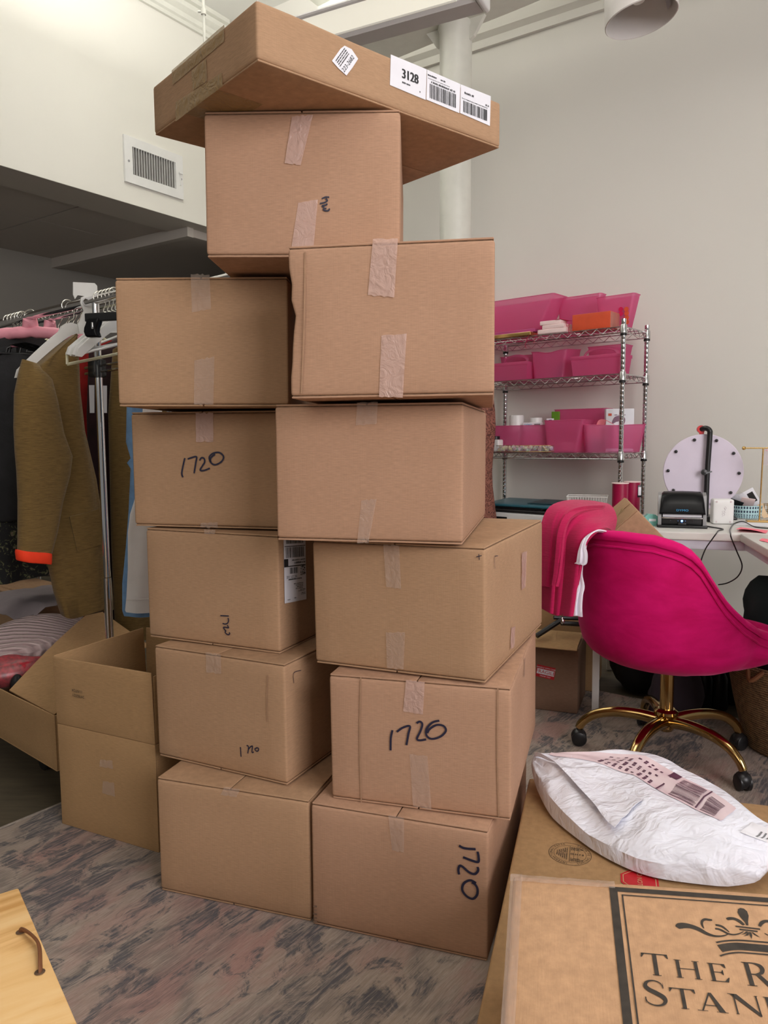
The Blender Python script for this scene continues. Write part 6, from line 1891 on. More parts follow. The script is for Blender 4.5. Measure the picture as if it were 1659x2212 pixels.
# gold stand with a frosted sheet
o = dthing('sign_stand', 'slim gold T-stand carrying a frosted sheet', 'stand', 1640, 1128, 0.0)
ro = V(o.matrix_world.translation); mp = (ro - EYE).dot(_fw) / F_PX
H = (at_y(1642, 968, ro.y).z - ro.z)
mb = MB(); mb.tube([(0, 0, 0.008), (0.004, 0, H)], 0.0032, 10); mb.build('pole', M['brass'], o)
mb = MB(); mb.tube([(0.006, 0, H), (-0.066, 0, H)], 0.0030, 10); mb.build('arm', M['brass'], o)
mb = MB(); mb.lathe([(0.0001, -0.0085), (0.006, -0.006), (0.0085, 0), (0.006, 0.006), (0.0001, 0.0085)], (-0.070, 0, H), 16); mb.build('finial', M['brass'], o)
mb = MB(); mb.tube([(0.006, 0, H), (0.12, 0, H)], 0.0030, 10); mb.build('arm', M['brass'], o)
mb = MB(); mb.rbox((-0.05, -0.03, 0), (0.09, 0.03, 0.008), 0.002, 3); mb.build('base', M['brass'], o)
mb = MB(); mb.rbox((0.008, -0.0012, H - 0.072), (0.118, 0.0012, H - 0.002), 0.0008, 2); mb.build('frosted_sheet', M['pale_sheet'], o)
mb = MB(); mb.lathe([(0, 0), (0.004, 0), (0, 0.001)], (0.016, -0.002, H - 0.009), 10, Matrix.Rotation(PI / 2, 3, 'X')); mb.build('rivet', plain('rose_rivet', srgb(206, 160, 168), 0.5), o)
# black wire basket with a kraft tag
o = dthing('wire_basket', 'small dark wire basket at the desk corner with a kraft tag', 'basket', 1668, 1118, 0.0)
mb = MB()
for z, r in ((0.004, 0.040), (0.03, 0.044), (0.058, 0.048)):
    mb.tube([(r * math.cos(2 * PI * k / 24), r * math.sin(2 * PI * k / 24), z) for k in range(25)], 0.0016, 5, False)
for k in range(20):
    a = 2 * PI * k / 20; mb.tube([(0.040 * math.cos(a), 0.040 * math.sin(a), 0.004), (0.048 * math.cos(a), 0.048 * math.sin(a), 0.058)], 0.0011, 5, False)
mb.tube([(0.04 * math.cos(2 * PI * k / 24), 0.04 * math.sin(2 * PI * k / 24), 0.0035) for k in range(25)], 0.002, 5, False)
mb.build('wire_cage', M['brass'], o)
mb = MB(); Q = smooth_path([(-0.056, -0.035, 0.062), (-0.046, -0.042, 0.030), (-0.030, -0.046, 0.003)], 5)
mb.sheet([[q + V((0.011 * k, 0, 0.004 * k)) for k in (-1, 0, 1)] for q in Q], 0.0008); tg = mb.build('kraft_tag', plain('kraft_tag_paper', srgb(226, 196, 160), 0.7), o)
# black box behind the white block
o = dthing('adapter', 'small black adapter between the label printer and the white block', 'adapter', 1536, 1128, 0.1)
mb = MB(); mb.rbox((-0.016, 0, 0), (0.016, 0.03, 0.022), 0.003, 3); mb.build('body', M['black'], o)
# teal tape dispenser
o = dthing('tape_dispenser', 'pale teal tape dispenser half hidden behind the label printer', 'dispenser', 1408, 1136, 0.2)
mb = MB(); mb.prism([(-0.035, 0), (0.05, 0), (0.045, 0.018), (0.015, 0.045), (-0.015, 0.048), (-0.035, 0.03)], lambda x, y, h: V((x, h, y)), 0.03); mb.build('body', M['teal_pale'], o, True, 40)
mb = MB(); mb.rbox((-0.012, -0.001, 0.018), (0.016, 0.001, 0.028), 0.001, 2); mb.build('label', M['paper'], o)
# pink sticky notes and papers on the return
for k, (q, mt, lab, dz) in enumerate((
    ([(1590, 1143), (1655, 1152), (1659, 1146), (1600, 1139)], 'pink_paper', 'bright pink sticky note pad curling at the desk corner', 0.010),
    ([(1640, 1167), (1676, 1176), (1680, 1168), (1646, 1163)], 'pink_paper', 'second pink note further along the desk return', 0.0006),
    ([(1588, 1134), (1700, 1140), (1700, 1131), (1600, 1128)], 'paper', 'white papers under the gold stand', 0.0006))):
    pts = [at_z(u, v, DZ + 0.0012 + (dz if i < 1 else 0) ) for i, (u, v) in enumerate(q)]
    c = thing('sticky_note' if k < 2 else 'paper_sheet', lab, 'paper', (pts[0] + pts[2]) / 2)
    mb = MB(); mb.sheet([[(pts[0] * (1 - i / 4) + pts[1] * (i / 4)) * (1 - j / 3) + (pts[3] * (1 - i / 4) + pts[2] * (i / 4)) * (j / 3) + V((0, 0, dz * 0.6 * math.sin(PI * i / 4) * (1 - j / 3))) for j in range(4)] for i in range(5)], 0.0012)
    mb.build('sheet', M[mt], c, True, 40, False)
# ribbon spools and a white wire basket at the far end of the desk
for k, (u, v, lab) in enumerate(((1338, 1102, 'burgundy ribbon spool in front, beside the tilted carton'), (1364, 1096, 'burgundy ribbon spool with a white side label, behind the other'))):
    p = at_z(u, v + 28, DZ)
    o = thing('ribbon_spool', lab, 'spool', Matrix.Translation(p + V((0, 0, 0.001))), 'burgundy ribbon spools')
    mp = (p - EYE).dot(_fw) / F_PX; r = 16.5 * mp; H = at_y(u, 1043 - 3 * k, p.y).z - DZ
    mb = MB(); mb.lathe([(0, 0.004), (r, 0.004), (r, H - 0.004), (0, H - 0.004)], (0, 0, 0), 32); mb.build('ribbon_roll', M['burgundy'], o, True, 30)
    mb = MB(); mb.lathe([(0, H - 0.004), (r * 1.09, H - 0.004), (r * 1.09, H - 0.001), (0, H - 0.001)], (0, 0, 0), 32); mb.lathe([(0, 0), (r * 1.09, 0), (r * 1.09, 0.0035), (0, 0.0035)], (0, 0, 0), 32); mb.build('end_cap', M['blush'], o, True, 30)
    if k:
        mb = MB(); mb.rbox((r * 0.46, -r * 1.0, H - 0.060), (r * 0.84, -r * 0.55, H - 0.024), 0.001, 2, lambda p_: V((p_[0], p_[1], p_[2]))); mb.build('label', M['paper'], o)
        mb = MB(); mb.rbox((r * 0.40, -r * 0.97, H - 0.068), (r * 0.90, -r * 0.52, H - 0.016), 0.001, 2); mb.build('label_border', M['black'], o)
p = at_z(1268, 1108, DZ)
o = thing('wire_basket', 'white wire mesh basket on the desk behind the pink sweater', 'basket', Matrix.Translation(p + V((0.0, 0, 0.001))) @ Matrix.Rotation(math.atan2(ex.y, ex.x), 4, 'Z'))
mp = (p - EYE).dot(_fw) / F_PX; W = 84 * mp; H = at_y(1268, 1072, p.y).z - DZ
mb = MB()
def rr(z, f): return [V((a * W / 2 * f, b * 0.06 * f, z)) for a, b in ((-1, -1), (1, -1), (1, 1), (-1, 1))]
for z, f in ((0.004, 0.86), (H * 0.5, 0.93), (H, 1.0)):
    c = rr(z, f); mb.tube(c + [c[0]], 0.0022 if z == H else 0.0011, 6, False)
for i in range(4):
    a0, a1 = rr(0.004, 0.86), rr(H, 1.0)
    n = 15 if i % 2 == 0 else 6
    for k in range(n):
        f = k / n; g2 = (k + 1.6) / n
        mb.tube([a0[i].lerp(a0[(i + 1) % 4], f), a1[i].lerp(a1[(i + 1) % 4], min(1, g2))], 0.0009, 4, False)
        mb.tube([a0[i].lerp(a0[(i + 1) % 4], min(1, g2)), a1[i].lerp(a1[(i + 1) % 4], f)], 0.0009, 4, False)
mb.build('mesh', M['white'], o, True, 60)

# ------------------------------------------------------------------ under the desk
fR = at_z(1247, 1543, 0); fL = at_z(1158, 1532, 0)
fd = (fR - fL).normalized(); fnn = V((-fd.y, fd.x, 0))
fm_ = basis(fR, fd, fnn, V((0, 0, 1)))
fz = face_at(fm_, 1, 0, 1247, 1400).z
o = thing('fragile_carton', 'brown carton with a red fragile sticker on the floor behind the stack', 'box', fm_)
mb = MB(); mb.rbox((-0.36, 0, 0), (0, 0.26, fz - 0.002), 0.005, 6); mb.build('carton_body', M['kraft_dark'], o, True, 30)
mb = MB(); mb.rbox((-0.355, -0.016, fz), (-0.004, 0.16, fz + 0.004), 0.002, 5, lambda p: V((p[0], p[1], p[2] + 0.02 * max(0, p[1] / 0.16) - 0.010 * max(0, -p[1] / 0.016)))); mb.build('flap', M['kraft_yellow'], o, True, 30)
ZG = lambda pts: zoomed(1140, 1400, 120 / 1659, pts)
C = [face_at(fm_, 1, 0, u, v) for u, v in ZG([(238, 830), (785, 955), (825, 612), (268, 475)])]
fr = Frame(V((C[0].x, -0.0015, C[0].z)), C[1] - C[0], V((0, 0, 1)) - (C[1] - C[0]).normalized() * (C[1] - C[0]).normalized().z, V((0, -1, 0)))
lw, lh = (C[1] - C[0]).length, (C[3] - C[0]).length
mb = MB(); rect(mb, fr, 0, 0, lw, lh, 0); fo = mb.build('fragile_sticker', M['red_ink'], o, False)
mb = MB(); rect(mb, fr, lw * .03, lh * .27, lw * .97, lh * .70, 0.0004); fw_ = mb.build('white_band', M['paper'], o, False)
mb = MB(); text_mesh(mb, fr, 'FRAGILE', lh * 0.40, lw / 2, lh * 0.48, 0.0009, squash=1.05); mb.build('lettering', M['red_ink'], o, False)
mb = MB(); text_mesh(mb, fr, 'HANDLE WITH CARE', lh * 0.16, lw / 2, lh * 0.82, 0.0009, squash=1.0); text_mesh(mb, fr, 'THANK YOU', lh * 0.15, lw / 2, lh * 0.13, 0.0009); mb.build('lettering', M['paper'], o, False)
bz = at_z(1200, 1362, fz + 0.03)
o = thing('folding_stand', 'folded black plastic stand lying on the fragile carton', 'stand', fm_ @ Matrix.Translation((-0.14, 0.06, fz + 0.03)))
def fl_(u, v, t): return fm_.inverted() @ Vector(on(u, v, fm_ @ V((0, t, 0)), fnn)) - V((-0.14, 0.06, fz + 0.03))
mb = MB(); a, b = fl_(1159, 1374, 0.02), fl_(1214, 1338, 0.10); mb.tube([a, b], 0.011, 8); mb.build('arm', M['black'], o)
mb = MB(); a, b = fl_(1212, 1346, 0.08), fl_(1262, 1349, 0.12); mb.tube([a, b], 0.010, 8); mb.build('arm', M['black'], o)
mb = MB(); a, b = fl_(1196, 1334, 0.09), fl_(1250, 1336, 0.13); mb.tube([a, b], 0.008, 8); mb.build('crossbar', M['black'], o)
o = thing('brown_carton', 'pale brown carton standing behind the fragile carton', 'box', fm_ @ Matrix.Translation((-0.02, 0.30, 0)))
zt_ = face_at(fm_, 1, 0.30, 1190, 1308).z
mb = MB(); mb.rbox((-0.40, 0, 0), (0.06, 0.25, zt_), 0.005, 6); mb.build('carton_body', M['kraft_yellow'], o, True, 30)
mb = MB(); mb.rbox((-0.38, 0.01, zt_), (0.05, 0.24, zt_ + 0.004), 0.0015, 3); mb.build('top_flap', M['kraft_yellow'], o, True, 30)
g1 = at_z(1350, 1520, 0); 
blob('duffel_bag', 'black bag in the shade under the desk beside its leg', 'bag', V((1.17, 3.26, 0.14)), (0.17, 0.14, 0.23), M['bag_black'], 11, -0.3, 0.2)
blob('backpack', 'dark bag under the desk behind the chair base', 'bag', V((1.50, 3.10, 0.12)), (0.15, 0.13, 0.20), M['bag_black'], 17, -0.3, 0.2)
blob('cloth_bundle', 'crumpled dark purple cloth under the desk behind the gold pole', 'cloth', V((1.17, 2.98, 0.07)), (0.11, 0.08, 0.13), plain('dusk_purple_cloth', (0.035, 0.022, 0.03, 1), 0.9), 3, 0.2, 0.35)
for k, u in enumerate((1520, 1552)):
    p = at_z(u, 1530, 0)
    o = thing('bottle', 'dark bottle under the desk behind the chair, %s of the pair' % ('inner one', 'outer one')[k], 'bottle', V((p.x, p.y, 0)), 'dark bottles under the desk')
    mb = MB(); mb.lathe([(0, 0.0005), (0.034, 0.0005), (0.036, 0.01), (0.036, 0.13), (0.016, 0.17), (0.016, 0.185), (0, 0.185)], (0, 0, 0), 20); mb.build('body', M['black_gloss'], o, True, 40)
    mb = MB(); mb.lathe([(0, 0.186), (0.018, 0.186), (0.018, 0.21), (0, 0.21)], (0, 0, 0), 18); mb.build('cap', M['grey_plastic'], o, True, 30)

# wicker basket with dark clothes
bc = V((1.485, 2.60, 0))
o = thing('wicker_basket', 'tan woven wicker basket on the rug beyond the chair', 'basket', bc)
mb = MB()
H = 0.315
outer = [(0.0, 0.0), (0.185, 0.0), (0.195, 0.01), (0.235, H * 0.55), (0.262, H)]
inner = [(0.250, H), (0.222, H * 0.55), (0.182, 0.014), (0.0, 0.014)]
mb.lathe(outer + inner, (0, 0, 0), 56); mb.build('weave', M['wicker'], o, True, 50)
mb = MB(); mb.tube([(0.257 * math.cos(2 * PI * k / 48), 0.257 * math.sin(2 * PI * k / 48), H) for k in range(49)], 0.011, 8, False); mb.build('rim', M['wicker'], o)
a = math.radians(205)
mb = MB(); mb.tube(smooth_path([(0.262 * math.cos(a - 0.12), 0.262 * math.sin(a - 0.12), H + 0.005), (0.285 * math.cos(a), 0.285 * math.sin(a), H - 0.03), (0.262 * math.cos(a + 0.12), 0.262 * math.sin(a + 0.12), H + 0.005)], 5), 0.008, 8); mb.build('handle', M['leather'], o)
blob('clothing_pile', 'dark purple and green clothes heaped in the wicker basket', 'clothing', bc + V((0.02, 0, 0.27)), (0.20, 0.20, 0.08), plain('dark_plum_cloth', (0.03, 0.012, 0.03, 1), 0.9, var=0.5), 21, 0, 0.2)
blob('jumper', 'very dark green garment on top of the wicker basket', 'clothing', bc + V((-0.03, 0.17, 0.46)), (0.12, 0.09, 0.13), plain('bottle_green_cloth', (0.006, 0.016, 0.017, 1), 0.9), 27, 0, 0.2)

# ------------------------------------------------------------------ pink velvet chair
CC = V((0.965, 2.525, 0))
BACK = math.radians(-140)
chair = thing('office_chair', 'magenta velvet tub chair on a gold five-star wheeled base', 'chair', CC)
def lerp_tab(tab, x):
    for (a, va), (b, vb) in zip(tab, tab[1:]):
        if x <= b:
            f = (x - a) / (b - a); f = f * f * (3 - 2 * f) if False else f
            return va + (vb - va) * f
    return tab[-1][1]
RIM = [(0, 0.812), (20, 0.808), (33, 0.79), (40, 0.768), (46, 0.735), (53, 0.672), (62, 0.608), (74, 0.556), (90, 0.512), (108, 0.470), (124, 0.450), (140, 0.440), (180, 0.435)]
def shell_r(phi, z):
    """outer radius of the tub at angle phi off its back and height z"""
    base = [(0.338, 0.0), (0.341, 0.13), (0.352, 0.20), (0.375, 0.248), (0.41, 0.276), (0.46, 0.290), (0.54, 0.298), (0.66, 0.303), (0.82, 0.306)]
    r = lerp_tab(base, z)
    c = math.cos(math.radians(phi))
    return r * (1.0 + 0.55 * max(0, -c) ** 0.9 + 0.03 * abs(math.sin(math.radians(phi))))
NA = 72
def shell_rings(th, zoff):
    rings = []
    for i in range(17):
        rg = []
        for k in range(NA):
            phi = -180 + 360 * k / NA
            zr = lerp_tab(RIM, abs(phi)) + zoff
            f = i / 16
            z = 0.338 + th + (zr - 0.338 - th) * (f ** 1.6)
            r = max(0.0, shell_r(phi, max(0.338, z - th * (1 - f))) - th)
            a = BACK + math.radians(phi)
            rg.append(V((r * math.cos(a), r * math.sin(a), z)))
        rings.append(rg)
    return rings
def chair_pt(phi, r, z):
    a = BACK + math.radians(phi)
    return V((r * math.cos(a), r * math.sin(a), z))
mb = MB()
out = shell_rings(0.0, -0.02)
top = []
for j, (dr, dz) in enumerate(((0.006, 0.0), (0.010, 0.010), (0.004, 0.022), (-0.012, 0.030), (-0.030, 0.026), (-0.043, 0.014), (-0.046, 0.0))):
    rg = []
    for k in range(NA):
        phi = -180 + 360 * k / NA
        zr = lerp_tab(RIM, abs(phi)) - 0.030
        rg.append(chair_pt(phi, shell_r(phi, zr) + dr, zr + dz))
    top.append(rg)
inn = [r_ for r_ in shell_rings(0.046, -0.032)][::-1]
mb.loft(out + top + inn, True)
mb.build('tub_shell', M['velvet'], chair, True, 70)
mb = MB()
pts = []
for k in range(NA + 1):
    phi = -180 + 360 * k / NA
    zr = lerp_tab(RIM, abs(phi)) - 0.050
    pts.append(chair_pt(phi, shell_r(phi, zr) + 0.0015, zr))
mb.tube(pts, 0.0042, 6, False); mb.build('piping', M['velvet'], chair)
mb = MB()
mb.lathe([(0, 0.36), (0.20, 0.36), (0.252, 0.40), (0.255, 0.42), (0.24, 0.428), (0.0, 0.432)], (0.05, 0.042, 0), 48); mb.build('seat_cushion', M['velvet'], chair, True, 60)
mb = MB(); mb.lathe([(0, 0.165), (0.0225, 0.165), (0.0225, 0.345), (0, 0.345)], (0, 0, 0), 28); mb.build('pole', M['gold'], chair, True, 30)
mb = MB(); mb.lathe([(0, 0.098), (0.022, 0.098), (0.030, 0.11), (0.030, 0.150), (0.040, 0.158), (0.040, 0.168), (0.028, 0.176), (0, 0.176)], (0, 0, 0), 32); mb.build('hub', M['gold'], chair, True, 30)
for k in range(5):
    a = math.radians(-59 + 72 * k)
    d = V((math.cos(a), math.sin(a), 0)); sdd = V((-math.sin(a), math.cos(a), 0))
    mb = MB()
    P = smooth_path([d * 0.02 + V((0, 0, 0.132)), d * 0.09 + V((0, 0, 0.142)), d * 0.17 + V((0, 0, 0.140)), d * 0.235 + V((0, 0, 0.122)), d * 0.275 + V((0, 0, 0.092)), d * 0.292 + V((0, 0, 0.064))], 5)
    rr_ = [0.024 - 0.009 * i / (len(P) - 1) for i in range(len(P))]
    mb.tube(P, rr_, 14, True, 0.85); lg = mb.build('leg', M['gold'], chair, True, 50)
    cs = d * 0.292
    w = sdd.lerp(d, 0.35 * (-1) ** k).normalized()
    ax = Matrix((w, V((0, 0, 1)).cross(w), V((0, 0, 1)))).transposed()
    R3 = ax @ Matrix.Rotation(PI / 2, 3, 'Y')
    mb = MB()
    for sg in (-1, 1):
        mb.lathe([(0, -0.008), (0.022, -0.008), (0.0265, -0.005), (0.0265, 0.005), (0.022, 0.008), (0, 0.008)], cs + w * 0.013 * sg + V((0, 0, 0.0270)), 22, R3)
    mb.lathe([(0, -0.020), (0.019, -0.020), (0.0255, -0.012), (0.0275, 0), (0.0255, 0.012), (0.019, 0.020), (0, 0.020)], cs + V((0, 0, 0.034)), 20, R3)
    mb.cyl(cs + V((0, 0, 0.04)), cs + V((0, 0, 0.068)), 0.010, None, 10)
    mb.build('caster', M['black'], lg, True, 40)
# sweater and shirt draped over the chair's back: each fold line runs up out of the tub, over the rim and down outside
def draped(cols, n_across=18, n_along=30, wav=0.006, seed=1.0, thick=0.008):
    C3 = [smooth_path([at_y(u, v, y) for u, v, y in c], 6) for c in cols]
    def along(P, f):
        x = f * (len(P) - 1); i = min(int(x), len(P) - 2)
        return P[i].lerp(P[i + 1], x - i)
    grid = []
    for a in range(n_across + 1):
        g = a / n_across
        row = []
        for b in range(n_along + 1):
            pts = [along(P, b / n_along) for P in C3]
            p = along(smooth_path(pts, 6) if len(pts) > 2 else pts, g)
            hang = min(1, b / n_along * 1.4)
            w = wav * hang * (math.sin(g * 10 + seed) + 0.7 * math.sin(g * 23 + seed * 3 + b * 0.06))
            row.append(p + V((0.3, -1, 0)).normalized() * w)
        grid.append(row)
    mb = MB(); mb.sheet(grid, thick)
    return mb
sw0 = at_y(1230, 1110, 2.5)
sweater = thing('sweater', 'hot pink knit sweater draped over the tub chair back', 'sweater', sw0)
mb = draped([
    [(1324, 1150, 2.52), (1306, 1142, 2.40), (1282, 1152, 2.355), (1262, 1178, 2.345), (1252, 1230, 2.35), (1242, 1290, 2.36), (1236, 1326, 2.36)],
    [(1330, 1120, 2.58), (1296, 1122, 2.46), (1262, 1130, 2.40), (1236, 1160, 2.38), (1228, 1220, 2.38), (1220, 1290, 2.38), (1214, 1331, 2.38)],
    [(1322, 1098, 2.66), (1280, 1097, 2.55), (1236, 1106, 2.46), (1206, 1140, 2.43), (1198, 1210, 2.42), (1192, 1280, 2.42), (1188, 1324, 2.42)],
    [(1312, 1090, 2.74), (1262, 1083, 2.64), (1212, 1092, 2.56), (1178, 1126, 2.50), (1166, 1190, 2.48), (1160, 1260, 2.48), (1158, 1304, 2.48)]], 30, 36, 0.013, 0.6, 0.010)
mb.build('body', M['pink_knit'], sweater, True, 80, False)
mb = draped([
    [(1306, 1096, 2.58), (1262, 1098, 2.46), (1228, 1110, 2.41), (1212, 1146, 2.375), (1206, 1200, 2.365), (1202, 1240, 2.365), (1199, 1263, 2.365)],
    [(1296, 1090, 2.62), (1248, 1092, 2.50), (1210, 1108, 2.43), (1196, 1146, 2.40), (1192, 1200, 2.39), (1188, 1240, 2.39), (1186, 1266, 2.39)],
    [(1284, 1086, 2.66), (1232, 1084, 2.56), (1190, 1098, 2.48), (1172, 1140, 2.44), (1164, 1200, 2.43), (1160, 1240, 2.43), (1158, 1264, 2.43)]], 16, 30, 0.006, 2.0, 0.014)
mb.build('sleeve', M['pink_knit'], sweater, True, 80, False)
mb = draped([
    [(1300, 1102, 2.56), (1262, 1106, 2.455), (1234, 1120, 2.39), (1220, 1150, 2.355), (1214, 1200, 2.345), (1209, 1240, 2.345), (1203, 1267, 2.345)],
    [(1294, 1098, 2.57), (1252, 1100, 2.465), (1222, 1114, 2.40), (1207, 1150, 2.365), (1202, 1200, 2.355), (1198, 1240, 2.355), (1194, 1265, 2.355)]], 6, 30, 0.001, 2.0, 0.012)
mb.build('folded_hem', M['pink_knit'], sweater, True, 80, False)
mb = MB(); zp = at_y(1215, 1334, 2.37)
mb.tube([zp + V((0, 0, 0.012)), zp], 0.0012, 6); mb.lathe([(0, -0.022), (0.006, -0.016), (0.0065, -0.010), (0.002, 0.0), (0, 0.001)], zp, 12)
mb.build('zip_pull', M['chrome'], sweater, True, 60, False)
shirt = thing('shirt', 'white shirt draped under the pink sweater on the chair', 'shirt', at_y(1262, 1200, 2.36))
mb = draped([
    [(1312, 1148, 2.38), (1292, 1145, 2.345), (1274, 1156, 2.33), (1264, 1176, 2.325), (1268, 1196, 2.325), (1267, 1216, 2.33), (1261, 1221, 2.335)],
    [(1306, 1150, 2.39), (1284, 1149, 2.35), (1262, 1164, 2.335), (1252, 1186, 2.33), (1248, 1204, 2.33), (1246, 1214, 2.335), (1242, 1217, 2.34)]], 10, 24, 0.003, 0.3, 0.004)
mb.build('cuff_fold', M['shirt'], shirt, True, 80, False)
mb = draped([
    [(1268, 1178, 2.35), (1260, 1215, 2.352), (1258, 1240, 2.352), (1262, 1266, 2.352), (1258, 1284, 2.352), (1256, 1310, 2.352), (1257, 1332, 2.352)],
    [(1250, 1178, 2.36), (1246, 1215, 2.362), (1242, 1240, 2.362), (1240, 1266, 2.362), (1236, 1290, 2.362), (1232, 1310, 2.362), (1230, 1328, 2.362)]], 12, 24, 0.005, 1.1, 0.004)
mb.build('sleeve', M['shirt'], shirt, True, 80, False)

# long carton leaning across the chair's seat
th_ = math.radians(14)
RX = Matrix.Rotation(th_, 3, 'X')
a_ = RX @ V((0.707, 0, -0.707)); e1 = RX @ V((0.707, 0, 0.707)); e2 = RX @ V((0, -1, 0))
A0 = at_y(1351, 1074, 2.80)
lm = basis(A0, a_, e1, a_.cross(e1))
sgn = 1 if (a_.cross(e1)).dot(e2) > 0 else -1
o = thing('long_carton', 'long brown carton leaning diagonally across the pink chair seat', 'box', lm)
ln = 0.545; bw = 0.115; bd = 0.15
mb = MB(); mb.rbox((0, -bw, min(0, sgn * bd)), (ln, 0, max(0, sgn * bd)), 0.005, 6); mb.build('carton_body', M['kraft'], o, True, 30)
mb = MB(); mb.rbox((-0.0035, -bw + 0.003, sgn * bd * 0.02 if sgn > 0 else -bd * 0.46), (-0.0005, -0.003, sgn * bd * 0.46 if sgn > 0 else -bd * 0.02), 0.001, 4); mb.build('end_flap', M['kraft'], o, True, 30)
mb = MB(); mb.rbox((-0.0035, -bw + 0.003, sgn * bd * 0.50 if sgn > 0 else -bd * 0.98), (-0.0005, -0.003, sgn * bd * 0.98 if sgn > 0 else -bd * 0.50), 0.001, 4); mb.build('end_flap', M['kraft'], o, True, 30)
mb = MB()
mb.sheet([[V((-0.0042, -bw * (0.30 + 0.40 * i / 3), sgn * bd * (0.40 + 0.16 * j / 2))) for j in range(3)] for i in range(4)]); mb.build('tape', M['tape_brown'], o)
mb = MB(); mb.sheet([[V((ln * (0.04 + 0.92 * i / 20), 0.0012, sgn * bd * (0.15 + 0.7 * j / 4))) for j in range(5)] for i in range(21)]); mb.build('tape', M['tape'], o)
# ------------------------------------------------------------------ big cartons in front
ZS = 0.20
NL, FL_ = at_z(1058, 2075, ZS), at_z(1143, 1680, ZS)
ld = (FL_ - NL); ld.z = 0; ld.normalize()
xd = V((ld.y, -ld.x, 0))
N0 = NL - ld * 0.42; N0.z = 0
wm_ = basis(N0, xd, ld, V((0, 0, 1)))
Lw = 0.72; Ll = 0.42 + (FL_ - NL).length
o = thing('long_carton', 'long low brown carton with a round paper-mill stamp, beside the stack', 'box', wm_)
nz = shade_noise(91)
mb = MB(); mb.rbox((0, 0, 0), (Lw, Ll, ZS), 0.006, 10, lambda p: V((p[0], p[1], p[2] + (nz(p, 0.0008) if p[2] > 0.1 else 0)))); mb.build('carton_body', M['kraft_yellow'], o, True, 30)
fr = Frame((0, 0, ZS + 0.0010), (1, 0, 0), (0, 1, 0), (0, 0, 1))
def tp(u, v): return fr.inv(face_at(wm_, 2, ZS, u, v))
# round certificate stamp
ZR = lambda pts: zoomed(1160, 1800, 280 / 1659, pts)
c = tp(*ZR([(422, 268)])[0]); e_ = tp(*ZR([(690, 268)])[0]); R_ = math.hypot(e_[0] - c[0], e_[1] - c[1])
mb = MB()
def ring2(r, w, n=64):
    for k in range(n):
        a0, a1 = 2 * PI * k / n, 2 * PI * (k + 1) / n
        mb.poly([fr.p(c[0] + (r + s) * math.cos(a), c[1] + (r + s) * math.sin(a), 0) for a, s in ((a0, 0), (a1, 0), (a1, -w), (a0, -w))])
ring2(R_, 0.0010); ring2(R_ * 0.76, 0.0007)
def arc_text(s, r, a0, step, size):
    for i, ch in enumerate(s):
        a = math.radians(a0 - step * i)
        text_mesh(mb, fr, ch, size, c[0] + r * math.cos(a), c[1] + r * math.sin(a), 0.0002, rot=a - PI / 2)
arc_text('INTERNATIONAL PAPER', R_ * 0.87, 262, 8.4, R_ * 0.17)
arc_text('PT. BOWRALETEX', R_ * 0.87, 62, 8.4, R_ * 0.17) if False else arc_text('SANTA FE SPRINGS', R_ * 0.87, 66, 8.6, R_ * 0.17)
i_ = R_ * 0.70
rect(mb, fr, c[0] - R_ * 0.02, c[1] - i_, c[0] - R_ * 0.0, c[1] + i_, 0.0001)
for dx in (0.18, 0.36): rect(mb, fr, c[0] + R_ * dx, c[1] - i_ * 0.9, c[0] + R_ * (dx + 0.012), c[1] + i_ * 0.9, 0.0001)
for k in range(6): squiggle_line(mb, Frame(fr.p(c[0] - R_ * (0.12 + 0.09 * k), c[1]), fr.y, -fr.x, fr.n), -i_ * (0.8 - 0.10 * k), i_ * (0.8 - 0.10 * k), 0, R_ * 0.06, 0.0001, 80 + k)
for k, (y0, y1) in enumerate(((0.35, 0.62), (-0.62, -0.35))):
    for j in range(4): squiggle_line(mb, fr, c[0] + R_ * 0.03, c[0] + R_ * 0.62 * (0.75 if j in (0, 3) else 1), c[1] + R_ * (y0 + 0.075 * j), R_ * 0.05, 0.0001, 90 + 7 * k + j)
for k in range(5): text_mesh(mb, fr, '0H4F8'[k], R_ * 0.22, c[0] + R_ * (0.08 + 0.13 * k), c[1], 0.0002)
mb.build('print', M['stamp'], o, False)
q = tp(1234, 1792)
mb = MB(); text_mesh(mb, fr, 'G-7', 0.020, q[0], q[1], 0.0002, rot=PI / 2, squash=0.8); mb.build('lettering', M['stamp'], o, False)
# red octagon sticker, mostly under the mailer
q = tp(*ZR([(1230, 560)])[0])
mb = MB(); r8 = 0.040
mb.poly([fr.p(q[0] + 0.012 + r8 * math.cos(math.radians(22.5 + 45 * k)), q[1] - 0.012 + r8 * math.sin(math.radians(22.5 + 45 * k)), 0.0004) for k in range(8)]); so = mb.build('red_sticker', M['red_ink'], o, False)
mb = MB(); cs = [(q[0] + 0.012 + r8 * 0.86 * math.cos(math.radians(22.5 + 45 * k)), q[1] - 0.012 + r8 * 0.86 * math.sin(math.radians(22.5 + 45 * k))) for k in range(9)]
ribbon(mb, fr, cs, 0.0018, 0.0009, 1); text_mesh(mb, fr, 'DO NOT', 0.014, q[0] + 0.012, q[1] - 0.003, 0.0009, rot=-PI / 2); mb.build('sticker_print', M['kraft_pale'], o, False)
mb = MB()
mb.sheet([[V((-0.0012 - 0.0015 * abs(noise.noise(V((i, j, 2)))), Ll - (FL_ - NL).length - 0.16 + 0.2 * i / 10, 0.02 + 0.17 * j / 8)) for j in range(9)] for i in range(11)]); mb.build('tape', M['tape'], o)

